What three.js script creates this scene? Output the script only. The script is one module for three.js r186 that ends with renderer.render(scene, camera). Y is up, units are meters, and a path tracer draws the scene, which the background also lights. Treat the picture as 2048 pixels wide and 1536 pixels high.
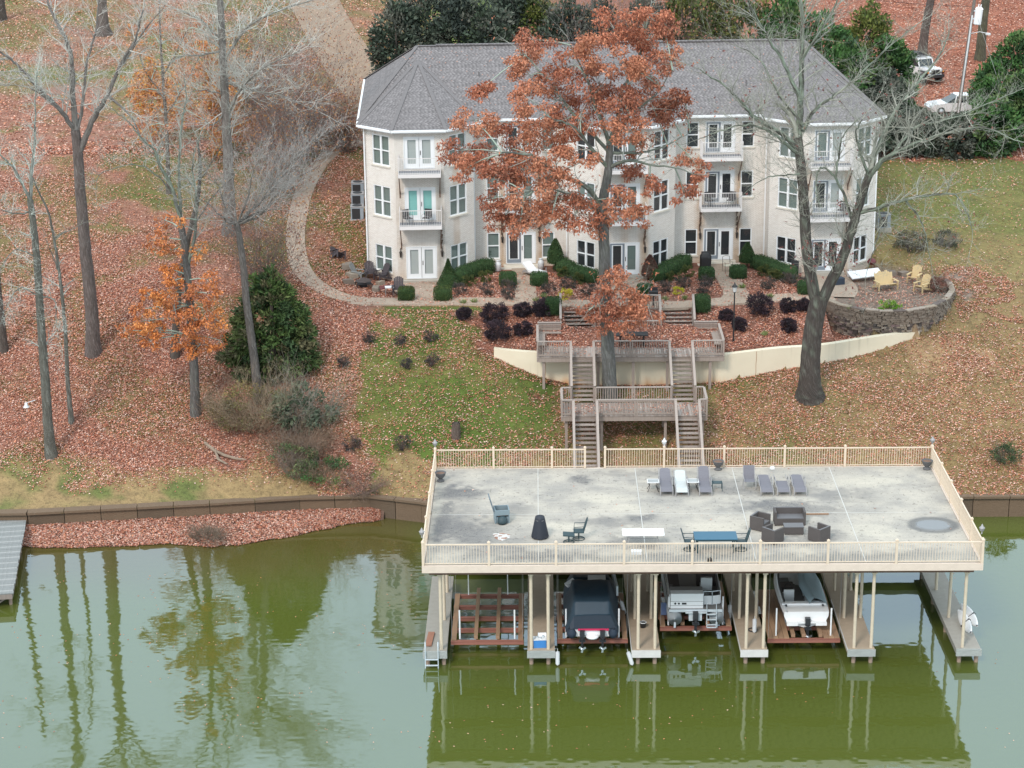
import * as THREE from 'three';
import { mergeGeometries } from 'three/addons/utils/BufferGeometryUtils.js';

// ---------- camera ----------
const scene = new THREE.Scene();
const camera = new THREE.PerspectiveCamera(21.02, 4 / 3, 1, 900);
{
  const p = 0.315, yw = 0.0131, r = 0.0103;
  const fw = new THREE.Vector3(-Math.sin(yw) * Math.cos(p), -Math.sin(p), -Math.cos(yw) * Math.cos(p));
  const rt = new THREE.Vector3(Math.cos(yw), 0, -Math.sin(yw));
  const up = new THREE.Vector3().crossVectors(rt, fw);
  const ur = up.clone().multiplyScalar(Math.cos(r)).addScaledVector(rt, Math.sin(r));
  camera.position.set(0, 42.75, 88.09);
  camera.up.copy(ur);
  camera.lookAt(camera.position.clone().add(fw));
}
// ---------- sky: an even, pale overcast, a little brighter overhead ----------
const SKY = [0.75, 0.88, 0.97];
function skyTexture() {
  const w = 64, h = 32, d = new Float32Array(w * h * 4);
  for (let j = 0; j < h; j++) for (let i = 0; i < w; i++) {
    const el = ((j + 0.5) / h - 0.5) * Math.PI, s = Math.max(0, Math.sin(el));
    const k = 1.0 + 0.35 * s, o = (j * w + i) * 4;
    for (let c = 0; c < 3; c++) d[o + c] = SKY[c] * k * 1.0;
    d[o + 3] = 1;
  }
  const t = new THREE.DataTexture(d, w, h, THREE.RGBAFormat, THREE.FloatType);
  t.mapping = THREE.EquirectangularReflectionMapping; t.magFilter = THREE.LinearFilter; t.minFilter = THREE.LinearFilter;
  t.wrapS = THREE.RepeatWrapping; t.needsUpdate = true; return t;
}
scene.background = skyTexture();
scene.environment = scene.background;
const sun = new THREE.DirectionalLight(0xfff3e8, 1.5);
sun.position.set(-42, 95, 52); sun.target.position.set(0, 5, -35);
sun.castShadow = true; sun.shadow.radius = 22; sun.shadow.mapSize.set(4096, 4096);
Object.assign(sun.shadow.camera, { left: -70, right: 70, top: 80, bottom: -80, near: 1, far: 320 });
scene.add(sun, sun.target);
const renderer = new THREE.WebGLRenderer({ antialias: true });
renderer.toneMapping = THREE.LinearToneMapping;
renderer.toneMappingExposure = 1.5;
renderer.shadowMap.enabled = true;

// ---------- helpers ----------
const V = (x, y, z) => new THREE.Vector3(x, y, z);
const lerp = (a, b, t) => a + (b - a) * t, clamp = (x, a, b) => Math.max(a, Math.min(b, x));
const smooth = (a, b, x) => { const t = clamp((x - a) / (b - a), 0, 1); return t * t * (3 - 2 * t); };
function RNG(s) { return () => { s |= 0; s = s + 0x6D2B79F5 | 0; let t = Math.imul(s ^ s >>> 15, 1 | s); t = t + Math.imul(t ^ t >>> 7, 61 | t) ^ t; return ((t ^ t >>> 14) >>> 0) / 4294967296; }; }
const rnd = RNG(7);
function hash2(x, y) { let h = Math.imul(x | 0, 374761393) + Math.imul(y | 0, 668265263); h = Math.imul(h ^ h >>> 13, 1274126177); return ((h ^ h >>> 16) >>> 0) / 4294967296; }
function noise(x, y) { const xi = Math.floor(x), yi = Math.floor(y), u = smooth(0, 1, x - xi), v = smooth(0, 1, y - yi); return lerp(lerp(hash2(xi, yi), hash2(xi + 1, yi), u), lerp(hash2(xi, yi + 1), hash2(xi + 1, yi + 1), u), v); }
function fbm(x, y, o = 4) { let s = 0, a = 0.5, n = 0; for (let i = 0; i < o; i++) { s += a * noise(x, y); n += a; x = x * 2.03 + 17.1; y = y * 2.03 + 9.7; a *= 0.5; } return s / n; }
function tnoise(x, y, px, py) { // tileable value noise
  const xi = Math.floor(x), yi = Math.floor(y), u = smooth(0, 1, x - xi), v = smooth(0, 1, y - yi), m = (a, n) => ((a % n) + n) % n;
  const h = (a, b) => hash2(m(a, px) + 311, m(b, py) + 97);
  return lerp(lerp(h(xi, yi), h(xi + 1, yi), u), lerp(h(xi, yi + 1), h(xi + 1, yi + 1), u), v);
}
function tfbm(x, y, p, o = 4) { let s = 0, a = 0.5, n = 0, f = 1; for (let i = 0; i < o; i++) { s += a * tnoise(x * p * f, y * p * f, p * f, p * f); n += a; a *= 0.5; f *= 2; } return s / n; }
const names = new Map();
function numbered(n) { const k = names.get(n) || 0; names.set(n, k + 1); return k ? `${n}_${String(k).padStart(3, '0')}` : n; }
function shade(o) { o.castShadow = true; o.receiveShadow = true; return o; }
function thing(name, label, category, pos = [0, 0, 0], ry = 0, group) {
  const o = new THREE.Group(); o.name = numbered(name); o.position.set(...pos); o.rotation.y = ry;
  o.userData = { label, category }; if (group) o.userData.group = group; scene.add(o); return o;
}
function part(name, geo, mat, parent) { const m = shade(new THREE.Mesh(geo.isGB ? geo.geo() : geo, mat)); m.name = name; parent.add(m); return m; }
function single(name, geo, mat, label, category, group, kind) {
  const m = part(numbered(name), geo, mat, scene); m.userData = {};
  if (label) m.userData.label = label; if (category) m.userData.category = category; if (group) m.userData.group = group; if (kind) m.userData.kind = kind; return m;
}
function structure(name, geo, mat) { const m = part(numbered(name), geo, mat, scene); m.userData = { kind: 'structure' }; return m; }
function copyOf(o, pos, ry, label, group, s = 1) { const c = o.clone(); c.name = numbered(o.name.replace(/_\d\d\d$/, '')); c.position.set(...pos); c.rotation.y = ry; c.scale.setScalar(s); c.userData = { ...o.userData }; if (label) c.userData.label = label; if (group) c.userData.group = group; scene.add(c); return c; }

class GB { // geometry builder
  constructor() { this.isGB = true; this.p = []; this.n = []; this.t = []; this.c = null; this.i = []; this.col = null; }
  color(r, g, b) { this.col = [r, g, b]; if (!this.c) { this.c = []; for (let k = 0; k < this.p.length / 3; k++) this.c.push(1, 1, 1); } return this; }
  v(x, y, z, nx, ny, nz, u, w) { this.p.push(x, y, z); this.n.push(nx, ny, nz); this.t.push(u, w); if (this.c) this.c.push(...this.col); return this.p.length / 3 - 1; }
  quad(a, b, c, d, uv) {
    const e1 = [b[0] - a[0], b[1] - a[1], b[2] - a[2]], e2 = [d[0] - a[0], d[1] - a[1], d[2] - a[2]];
    let n = [e1[1] * e2[2] - e1[2] * e2[1], e1[2] * e2[0] - e1[0] * e2[2], e1[0] * e2[1] - e1[1] * e2[0]]; const l = Math.hypot(...n) || 1; n = n.map(q => q / l);
    const L1 = Math.hypot(...e1), L2 = Math.hypot(...e2); uv = uv || [0, 0, L1, 0, L1, L2, 0, L2];
    const k = this.v(...a, ...n, uv[0], uv[1]); this.v(...b, ...n, uv[2], uv[3]); this.v(...c, ...n, uv[4], uv[5]); this.v(...d, ...n, uv[6], uv[7]);
    this.i.push(k, k + 1, k + 2, k, k + 2, k + 3); return this;
  }
  tri(a, b, c, uv) {
    const e1 = [b[0] - a[0], b[1] - a[1], b[2] - a[2]], e2 = [c[0] - a[0], c[1] - a[1], c[2] - a[2]];
    let n = [e1[1] * e2[2] - e1[2] * e2[1], e1[2] * e2[0] - e1[0] * e2[2], e1[0] * e2[1] - e1[1] * e2[0]]; const l = Math.hypot(...n) || 1; n = n.map(q => q / l);
    uv = uv || [0, 0, 1, 0, 0, 1];
    const k = this.v(...a, ...n, uv[0], uv[1]); this.v(...b, ...n, uv[2], uv[3]); this.v(...c, ...n, uv[4], uv[5]); this.i.push(k, k + 1, k + 2); return this;
  }
  hexa(b) { // eight corners: 0-3 bottom ccw from above (x-z-, x+z-, x+z+, x-z+), 4-7 top
    const q = (i, j, k, l) => this.quad(b[i], b[j], b[k], b[l]);
    q(3, 2, 6, 7); q(1, 0, 4, 5); q(2, 1, 5, 6); q(0, 3, 7, 4); q(7, 6, 5, 4); q(0, 1, 2, 3); return this;
  }
  box(x, y, z, sx, sy, sz, ry = 0, rx = 0, rz = 0) {
    const e = new THREE.Euler(rx, ry, rz, 'YXZ'), b = [];
    for (const dy of [-1, 1]) for (const [dx, dz] of [[-1, -1], [1, -1], [1, 1], [-1, 1]]) { const q = V(dx * sx / 2, dy * sy / 2, dz * sz / 2).applyEuler(e); b.push([x + q.x, y + q.y, z + q.z]); }
    return this.hexa(b);
  }
  bx(x0, y0, z0, x1, y1, z1) { return this.box((x0 + x1) / 2, (y0 + y1) / 2, (z0 + z1) / 2, x1 - x0, y1 - y0, z1 - z0); }
  bar(a, b, w, h, upv = [0, 1, 0]) { // a box from a to b, w across, h along up
    const A = V(...a), B = V(...b), d = B.clone().sub(A).normalize(); let s = new THREE.Vector3().crossVectors(d, V(...upv)); if (s.lengthSq() < 1e-6) s.set(1, 0, 0); s.normalize(); const u = new THREE.Vector3().crossVectors(s, d);
    const c = [], add = (P, i, j) => c.push([P.x + s.x * i * w / 2 + u.x * j * h / 2, P.y + s.y * i * w / 2 + u.y * j * h / 2, P.z + s.z * i * w / 2 + u.z * j * h / 2]);
    for (const j of [-1, 1]) { add(B, -1, j); add(B, 1, j); add(A, 1, j); add(A, -1, j); }
    return this.hexa(c);
  }
  tube(pts, rad, sides = 6, cap = true) { // pts: [[x,y,z]...], rad: number or list
    const N = pts.length, R = i => Array.isArray(rad) ? rad[i] : rad; let prev = null, len = 0; const base = this.p.length / 3;
    for (let i = 0; i < N; i++) {
      const a = pts[Math.max(0, i - 1)], b = pts[Math.min(N - 1, i + 1)]; const d = V(b[0] - a[0], b[1] - a[1], b[2] - a[2]).normalize();
      let s; if (!prev) { s = Math.abs(d.y) < 0.9 ? new THREE.Vector3().crossVectors(d, V(0, 1, 0)) : new THREE.Vector3().crossVectors(d, V(1, 0, 0)); } else s = prev.clone().addScaledVector(d, -prev.dot(d));
      s.normalize(); prev = s; const u = new THREE.Vector3().crossVectors(s, d);
      if (i) len += Math.hypot(pts[i][0] - pts[i - 1][0], pts[i][1] - pts[i - 1][1], pts[i][2] - pts[i - 1][2]);
      const r = R(i);
      for (let k = 0; k <= sides; k++) { const th = k / sides * Math.PI * 2, cx = Math.cos(th), sx = Math.sin(th), nx = s.x * cx + u.x * sx, ny = s.y * cx + u.y * sx, nz = s.z * cx + u.z * sx; this.v(pts[i][0] + nx * r, pts[i][1] + ny * r, pts[i][2] + nz * r, nx, ny, nz, th * Math.max(r, 0.02), len); }
    }
    for (let i = 0; i < N - 1; i++) for (let k = 0; k < sides; k++) { const a = base + i * (sides + 1) + k, b = a + sides + 1; this.i.push(a, b + 1, a + 1, a, b, b + 1); }
    if (cap) for (const e of [0, N - 1]) { const d = V(...pts[e]).sub(V(...pts[e ? N - 2 : 1])).normalize(); const c = this.v(...pts[e], d.x, d.y, d.z, 0, 0); for (let k = 0; k < sides; k++) { const q = base + e * (sides + 1) + k; e ? this.i.push(c, q + 1, q) : this.i.push(c, q, q + 1); } }
    return this;
  }
  cyl(x, y0, z, y1, r, sides = 10, r1) { return this.tube([[x, y0, z], [x, y1, z]], r1 === undefined ? r : [r, r1], sides); }
  lathe(x, y, z, prof, sides = 12) { // prof: [[r, y]...]
    const base = this.p.length / 3;
    prof.forEach(([r, h], i) => { const a = prof[Math.max(0, i - 1)], b = prof[Math.min(prof.length - 1, i + 1)], dr = b[0] - a[0], dh = b[1] - a[1], l = Math.hypot(dr, dh) || 1; for (let k = 0; k <= sides; k++) { const t = k / sides * Math.PI * 2, c = Math.cos(t), s = Math.sin(t); this.v(x + c * r, y + h, z + s * r, c * dh / l, -dr / l, s * dh / l, t * r, h); } });
    for (let i = 0; i < prof.length - 1; i++) for (let k = 0; k < sides; k++) { const a = base + i * (sides + 1) + k, b = a + sides + 1; this.i.push(a, b, b + 1, a, b + 1, a + 1); }
    return this;
  }
  geo() {
    const g = new THREE.BufferGeometry(); g.setAttribute('position', new THREE.Float32BufferAttribute(this.p, 3)); g.setAttribute('normal', new THREE.Float32BufferAttribute(this.n, 3)); g.setAttribute('uv', new THREE.Float32BufferAttribute(this.t, 2));
    if (this.c) g.setAttribute('color', new THREE.Float32BufferAttribute(this.c, 3)); g.setIndex(this.i); return g;
  }
}
const G = () => new GB();

// ---------- textures ----------
function tex(w, h, fn, { srgb = true, rx = 1, ry = 1 } = {}) { // fn(u, v) -> linear [r,g,b] (0..1) or scalar
  const d = new Uint8Array(w * h * 4), enc = c => { c = clamp(c, 0, 1); return 255 * (srgb ? (c <= 0.0031308 ? 12.92 * c : 1.055 * Math.pow(c, 1 / 2.4) - 0.055) : c); };
  for (let j = 0; j < h; j++) for (let i = 0; i < w; i++) { let c = fn((i + 0.5) / w, (j + 0.5) / h, i, j); if (typeof c === 'number') c = [c, c, c]; const o = (j * w + i) * 4; d[o] = enc(c[0]); d[o + 1] = enc(c[1]); d[o + 2] = enc(c[2]); d[o + 3] = 255; }
  const t = new THREE.DataTexture(d, w, h); t.wrapS = t.wrapT = THREE.RepeatWrapping; t.magFilter = THREE.LinearFilter; t.minFilter = THREE.LinearMipmapLinearFilter; t.generateMipmaps = true; t.repeat.set(rx, ry);
  if (srgb) t.colorSpace = THREE.SRGBColorSpace; t.needsUpdate = true; return t;
}
const mix3 = (a, b, t) => [lerp(a[0], b[0], t), lerp(a[1], b[1], t), lerp(a[2], b[2], t)], mul3 = (a, k) => [a[0] * k, a[1] * k, a[2] * k];
function mat(o) { const { rgb, ...r } = o; const m = new THREE.MeshPhysicalMaterial({ roughness: 0.8, ...r }); if (rgb) m.color.setRGB(...rgb); return m; }
const grain = tex(256, 256, (u, v) => 0.72 + 0.28 * (0.55 * tfbm(u, v, 8, 5) + 0.45 * tnoise(u * 128, v * 128, 128, 128)) * 1.0, { rx: 1 / 1.5, ry: 1 / 1.5 });
const grainBump = tex(256, 256, (u, v) => tfbm(u, v, 32, 3), { srgb: false, rx: 1, ry: 1 });
// painted brick: 0.2 x 0.0667 m courses, tile 1.6 x 1.6 m
function brickAt(u, v) { const row = Math.floor(v * 24), x = u * 8 + (row & 1) * 0.5, col = Math.floor(x), fx = x - col, fy = v * 24 - row; const mort = fx < 0.05 || fx > 0.95 || fy < 0.14 || fy > 0.9; return { mort, h: hash2(((col % 8) + 8) % 8 + 50, row) }; }
const brickMap = tex(512, 512, (u, v) => { const b = brickAt(u, v), n = tfbm(u, v, 6, 4); const base = b.mort ? [0.56, 0.5, 0.44] : mix3([0.88, 0.84, 0.79], [0.79, 0.735, 0.675], Math.pow(b.h, 1.5) * 0.9); return mul3(base, 0.94 + 0.1 * n); }, { rx: 1 / 1.6, ry: 1 / 1.6 });
const brickBump = tex(512, 512, (u, v) => brickAt(u, v).mort ? 0 : 0.85 + 0.15 * tnoise(u * 64, v * 64, 64, 64), { srgb: false, rx: 1 / 1.6, ry: 1 / 1.6 });
// architectural shingles: courses 0.14 m, tile 2.24 m
function shingleAt(u, v) { const row = Math.floor(v * 16), off = hash2(row, 3) * 7; const x = (u * 9 + off), col = Math.floor(x), fx = x - col, c = ((col % 9) + 9) % 9, cut = 0.35 + 0.3 * hash2(c, row + 40); return { tab: fx < cut ? 1 : 0, h: hash2(c + 20, row), fy: v * 16 - row }; }
const shingleMap = tex(512, 512, (u, v) => { const s = shingleAt(u, v), n = tfbm(u, v, 5, 4), g = tnoise(u * 256, v * 256, 256, 256); let k = (s.tab ? 0.8 : 1.12) * (0.8 + 0.4 * s.h); return mul3([0.168, 0.153, 0.153], k * (0.75 + 0.35 * n + 0.25 * g)); }, { rx: 1 / 2.24, ry: 1 / 2.24 });
const shingleBump = tex(512, 512, (u, v) => { const s = shingleAt(u, v); return (1 - s.fy) * 0.55 + s.tab * 0.35 + 0.1 * tnoise(u * 128, v * 128, 128, 128); }, { srgb: false, rx: 1 / 2.24, ry: 1 / 2.24 });
const woodMap = tex(256, 512, (u, v) => { const g = tfbm(u * 1, v * 0.25, 16, 3), s = tnoise(u * 64, v * 3, 64, 3); return 0.66 + 0.34 * (0.5 * g + 0.5 * s); }, { rx: 1 / 0.6, ry: 1 / 2.4 });
const barkMap = tex(256, 512, (u, v) => { const r = Math.abs(tfbm(u, v * 0.22, 14, 4) - 0.5) * 2, n = tfbm(u, v, 5, 4), f = tnoise(u * 64, v * 64, 64, 64); return mul3(mix3([0.5, 0.47, 0.43], [1, 1, 0.98], clamp(r * 1.6, 0, 1)), 0.65 + 0.45 * n + 0.15 * f); }, { rx: 1 / 0.9, ry: 1 / 1.8 });
const barkBump = tex(256, 512, (u, v) => clamp(Math.abs(tfbm(u, v * 0.22, 14, 4) - 0.5) * 3.2, 0, 1), { srgb: false, rx: 1 / 0.9, ry: 1 / 1.8 });

const M = {
  brick: mat({ map: brickMap, vertexColors: true, bumpMap: brickBump, bumpScale: 0.012, roughness: 0.85 }),
  shingle: mat({ map: shingleMap, bumpMap: shingleBump, bumpScale: 0.014, roughness: 0.95 }),
  hipcap: mat({ rgb: [0.185, 0.17, 0.17], map: grain, roughness: 0.95 }),
  white: mat({ rgb: [0.8, 0.81, 0.82], roughness: 0.45 }),
  whiteDull: mat({ rgb: [0.74, 0.75, 0.76], map: grain, roughness: 0.6 }),
  glass: mat({ rgb: [0.95, 0.97, 0.97], transmission: 1, thickness: 0, roughness: 0.02, ior: 1.5 }),
  window_backing: mat({ rgb: [0.16, 0.2, 0.185], roughness: 0.8 }),
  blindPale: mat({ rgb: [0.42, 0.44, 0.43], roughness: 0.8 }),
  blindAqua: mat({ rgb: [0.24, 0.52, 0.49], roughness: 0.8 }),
  dark: mat({ rgb: [0.02, 0.022, 0.026], roughness: 0.8 }),  // room darkness painted as a near-black plane behind bare windows
  screen: mat({ rgb: [0.2, 0.235, 0.275], roughness: 0.6 }),
  bronze: mat({ rgb: [0.05, 0.04, 0.035], roughness: 0.5, metalness: 0.4 }),
  rust: mat({ rgb: [0.2, 0.12, 0.085], map: grain, roughness: 0.9 }),
  railPink: mat({ rgb: [0.72, 0.68, 0.66], roughness: 0.55 }),
  railTan: mat({ rgb: [0.77, 0.63, 0.49], map: grain, roughness: 0.5 }),
  column: mat({ rgb: [0.68, 0.58, 0.44], map: grain, roughness: 0.6 }),
  pile: mat({ rgb: [0.36, 0.26, 0.2], map: grain, roughness: 0.9 }),
  fascia: mat({ rgb: [0.74, 0.62, 0.52], map: grain, roughness: 0.7 }),
  joint: mat({ rgb: [0.54, 0.53, 0.5], roughness: 0.8 }),
  greyWood: mat({ rgb: [0.36, 0.295, 0.255], map: woodMap, roughness: 0.9 }),
  greyWood2: mat({ rgb: [0.29, 0.235, 0.205], map: woodMap, roughness: 0.9 }),
  greyWood3: mat({ rgb: [0.43, 0.365, 0.325], map: woodMap, roughness: 0.9 }),
  oldWood: mat({ rgb: [0.26, 0.27, 0.265], map: woodMap, roughness: 0.95 }),
  oldWood2: mat({ rgb: [0.34, 0.345, 0.335], map: woodMap, roughness: 0.95 }),
  brownWood: mat({ rgb: [0.42, 0.265, 0.16], map: woodMap, roughness: 0.8 }),
  brownWood2: mat({ rgb: [0.35, 0.215, 0.13], map: woodMap, roughness: 0.8 }),
  redSteel: mat({ rgb: [0.33, 0.13, 0.095], map: grain, roughness: 0.7 }),
  catwalk: mat({ rgb: [0.36, 0.34, 0.3], map: grain, roughness: 0.95 }),
  catwalkWarm: mat({ rgb: [0.44, 0.35, 0.26], map: grain, roughness: 0.95 }),
  concrete: mat({ rgb: [0.5, 0.46, 0.4], map: grain, roughness: 0.95 }),
  seawall: mat({ rgb: [0.185, 0.125, 0.08], map: grain, bumpMap: grainBump, bumpScale: 0.02, roughness: 0.95 }),
  seawall2: mat({ rgb: [0.14, 0.098, 0.065], map: grain, bumpMap: grainBump, bumpScale: 0.02, roughness: 0.95 }),
  black: mat({ rgb: [0.018, 0.018, 0.02], roughness: 0.5 }),
  blackMatte: mat({ rgb: [0.03, 0.03, 0.033], roughness: 0.9 }),
  navyCover: mat({ rgb: [0.018, 0.032, 0.055], map: grain, roughness: 0.75, sheen: 0.3 }),
  gelcoat: mat({ rgb: [0.8, 0.81, 0.82], roughness: 0.25, clearcoat: 0.5 }),
  alu: mat({ rgb: [0.56, 0.62, 0.66], roughness: 0.4, metalness: 0.15 }),
  chrome: mat({ rgb: [0.8, 0.82, 0.84], roughness: 0.2, metalness: 0.9 }),
  greyVinyl: mat({ rgb: [0.22, 0.21, 0.205], roughness: 0.7 }),
  darkVinyl: mat({ rgb: [0.07, 0.055, 0.05], roughness: 0.7 }),
  motor: mat({ rgb: [0.03, 0.032, 0.036], roughness: 0.35 }),
  rattan: mat({ rgb: [0.1, 0.088, 0.085], map: grain, roughness: 0.85 }),
  rattanTop: mat({ rgb: [0.14, 0.138, 0.145], roughness: 0.6 }),
  sling: mat({ rgb: [0.19, 0.185, 0.21], map: grain, roughness: 0.85 }),
  slingFrame: mat({ rgb: [0.3, 0.29, 0.29], roughness: 0.5 }),
  greenIron: mat({ rgb: [0.03, 0.06, 0.07], roughness: 0.5 }),
  tealTop: mat({ rgb: [0.035, 0.12, 0.19], roughness: 0.4 }),
  chairBrown: mat({ rgb: [0.062, 0.05, 0.056], roughness: 0.75 }),
  cedarChair: mat({ rgb: [0.7, 0.52, 0.28], map: woodMap, roughness: 0.8 }),
  endWorn: mat({ rgb: [0.4, 0.42, 0.4], map: grain, bumpMap: grainBump, bumpScale: 0.03, roughness: 0.95 }),
  endWhite: mat({ rgb: [0.66, 0.65, 0.62], map: grain, roughness: 0.8 }),
  rust2: mat({ rgb: [0.36, 0.17, 0.11], map: grain, roughness: 0.9 }),
  glassy: mat({ rgb: [0.6, 0.62, 0.64], roughness: 0.15 }),
  cream: mat({ rgb: [0.72, 0.66, 0.52], map: grain, roughness: 0.9 }),
};
const PATHL = [[-12.7, -62.6], [-14, -61.4], [-15.1, -59], [-16, -53.4], [-16.1, -48], [-15.7, -42.8], [-14.6, -38.9], [-12.5, -36.5], [-10.4, -35.5]];
const DRIVE = [[-22.5, -118], [-20.8, -108], [-19, -99], [-16.4, -88], [-13.8, -78], [-11.5, -71], [-9, -65]];

// ---------- terrain ----------
const ZR = [-19, -23, -28, -31, -34, -38, -42, -46, -50, -58, -66, -75, -90, -108, -140, -260];
const XC = [-60, -30, -20, -15, -11, -4, -1, 2, 9, 13, 16, 20, 23, 27, 60];
const LEFT = [10.1, 10.8, 12.1, 12.8, 13.8, 15.3, 17, 19.5, 25], MIDB = [10.4, 10.8, 12, 12.6, 13.2, 14.6, 16.6, 19.5, 25], RIGHT = [9, 9.7, 10.9, 11.3, 11.7, 13.1, 16.1, 19.5, 25];
const HT = [
  [1.15, 2.5, 4.6, 5.9, 7.2, 8.4, 9.3, ...LEFT], [1.15, 2.5, 4.6, 5.9, 7.2, 8.4, 9.3, ...LEFT], [1.15, 2.6, 4.9, 6.3, 7.6, 8.6, 9.4, ...LEFT], [1.15, 2.8, 5.4, 6.8, 7.85, 8.5, 9.2, ...LEFT],
  [1.15, 2.9, 5.7, 7.1, 7.85, 7.9, 8.1, 10.5, ...LEFT.slice(1)], [1.15, 2.9, 5.6, 7, 7.85, 7.9, 8, ...MIDB], [1.15, 2.9, 5.2, 6.2, 7.2, 7.9, 8, ...MIDB], [1.15, 2.9, 4.6, 5, 5.6, 7.9, 8, ...MIDB],
  [1.15, 3, 4.8, 5.3, 5.8, 7.9, 8, ...MIDB], [1.15, 3, 5, 5.6, 6, 7.9, 8, ...MIDB], [1.15, 3.3, 5.2, 5.6, 6.1, 7.4, 8, ...MIDB], [1.15, 3.2, 5, 5.6, 6.3, 7.4, 8.1, ...MIDB],
  [1.15, 3.1, 4.8, 5.8, 6.8, 7.5, 8.2, ...RIGHT], [1.15, 3, 4.7, 5.7, 6.7, 7.75, 8.3, ...RIGHT], [1.15, 3, 4.7, 5.7, 6.7, 7.75, 8.3, ...RIGHT]];
function seg(A, x) { let i = 0; while (i < A.length - 2 && (A[0] < A[A.length - 1] ? x > A[i + 1] : x < A[i + 1])) i++; return [i, clamp((x - A[i]) / (A[i + 1] - A[i]), 0, 1)]; }
function low0(x, z) { const [i, a] = seg(XC, x), [j, b] = seg(ZR, z); return lerp(lerp(HT[i][j], HT[i][j + 1], b), lerp(HT[i + 1][j], HT[i + 1][j + 1], b), a); }
function low(x, z) { let s = 0; for (const dx of [-1.2, 0, 1.2]) for (const dz of [-1, 0, 1]) s += low0(x + dx, z + dz) * (dx ? 1 : 2) * (dz ? 1 : 2); return s / 16; }
function poly(P, x) { for (let i = 0; i < P.length - 1; i++) if (x <= P[i + 1][0] || i === P.length - 2) return lerp(P[i][1], P[i + 1][1], (x - P[i][0]) / (P[i + 1][0] - P[i][0])); }
const WALL = [[-2.5, -29.7], [0, -28.8], [5, -28.4], [10.9, -28.3], [16.2, -29.8], [19.7, -31.2], [23.1, -32.7]], EDGE = [[-11, -34.8], [-2, -34.6], [2.4, -33.7], [8.4, -33.2], [13, -34.7], [17.8, -35.3]];
const STONE = [[17.8, -35.3], [18.5, -33.95], [19.5, -33.05], [20.9, -32.5], [22.4, -32.55], [24, -33.45], [25.2, -35.1], [25.95, -37], [26.1, -38.8], [25.9, -40.1]];
function inside(P, x, z) { let c = false; for (let i = 0, j = P.length - 1; i < P.length; j = i++) if ((P[i][1] > z) !== (P[j][1] > z) && x < (P[j][0] - P[i][0]) * (z - P[i][1]) / (P[j][1] - P[i][1]) + P[i][0]) c = !c; return c; }
const PATIO = [...STONE, [24.5, -41.5], [22, -43], [17.8, -43]];
const HOUSE_TURN = 0.0497, HOUSE = [-7.38, -40.19];
function toHouse(x, z) { const dx = x - HOUSE[0], dz = z - HOUSE[1], c = Math.cos(HOUSE_TURN), s = Math.sin(HOUSE_TURN); return [dx * c - dz * s, dx * s + dz * c]; }
function ground(x, z) {
  if (z > -33.4 && z < -31.75 && (Math.abs(x - 2.42) < 0.8 || Math.abs(x - 8.45) < 0.8)) return 6.2;  // hollow shaped under the upper flights to darken the gaps between treads
  const [hx, hz] = toHouse(x, z); if (hx > -3.3 && hx < 29.3 && hz > -18.3 && hz < -1.5) return 7.9;
  if (inside(PATIO, x, z)) return 7.75;
  if (x > -2.5 && x < 23.1 && z > -45) {
    const w = poly(WALL, x);
    if (z < w - 0.3) { if (x > 17.8) { const k = smooth(0, 3, w - z); return lerp(6.5, low(x, z), k); } const e = poly(EDGE, x); return z < e ? 7.9 : lerp(6.5, 7.88, clamp((w - z) / (w - e), 0, 1)); }
  }
  if (hx > -3.6 && hx < 29.6 && hz > -4 && z < -34.5) return lerp(low(x, z), 7.9, smooth(-3.6, -2.6, hx) * (1 - smooth(29.3, 29.6, hx)));
  return Math.min(low(x, z), 1.17 + 0.6 * Math.max(0, (x < -4.6 ? poly(SHORE.slice(0, 7), x) : -19) - z));
}
const SHORE = [[-70, -17], [-28, -17.3], [-18.2, -18.6], [-13.3, -19.4], [-9.4, -19.6], [-6.4, -18.6], [-4.6, -17.6], [-4.5, -10.85], [14.9, -10.85], [15, -19], [22, -19], [80, -19]];
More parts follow.
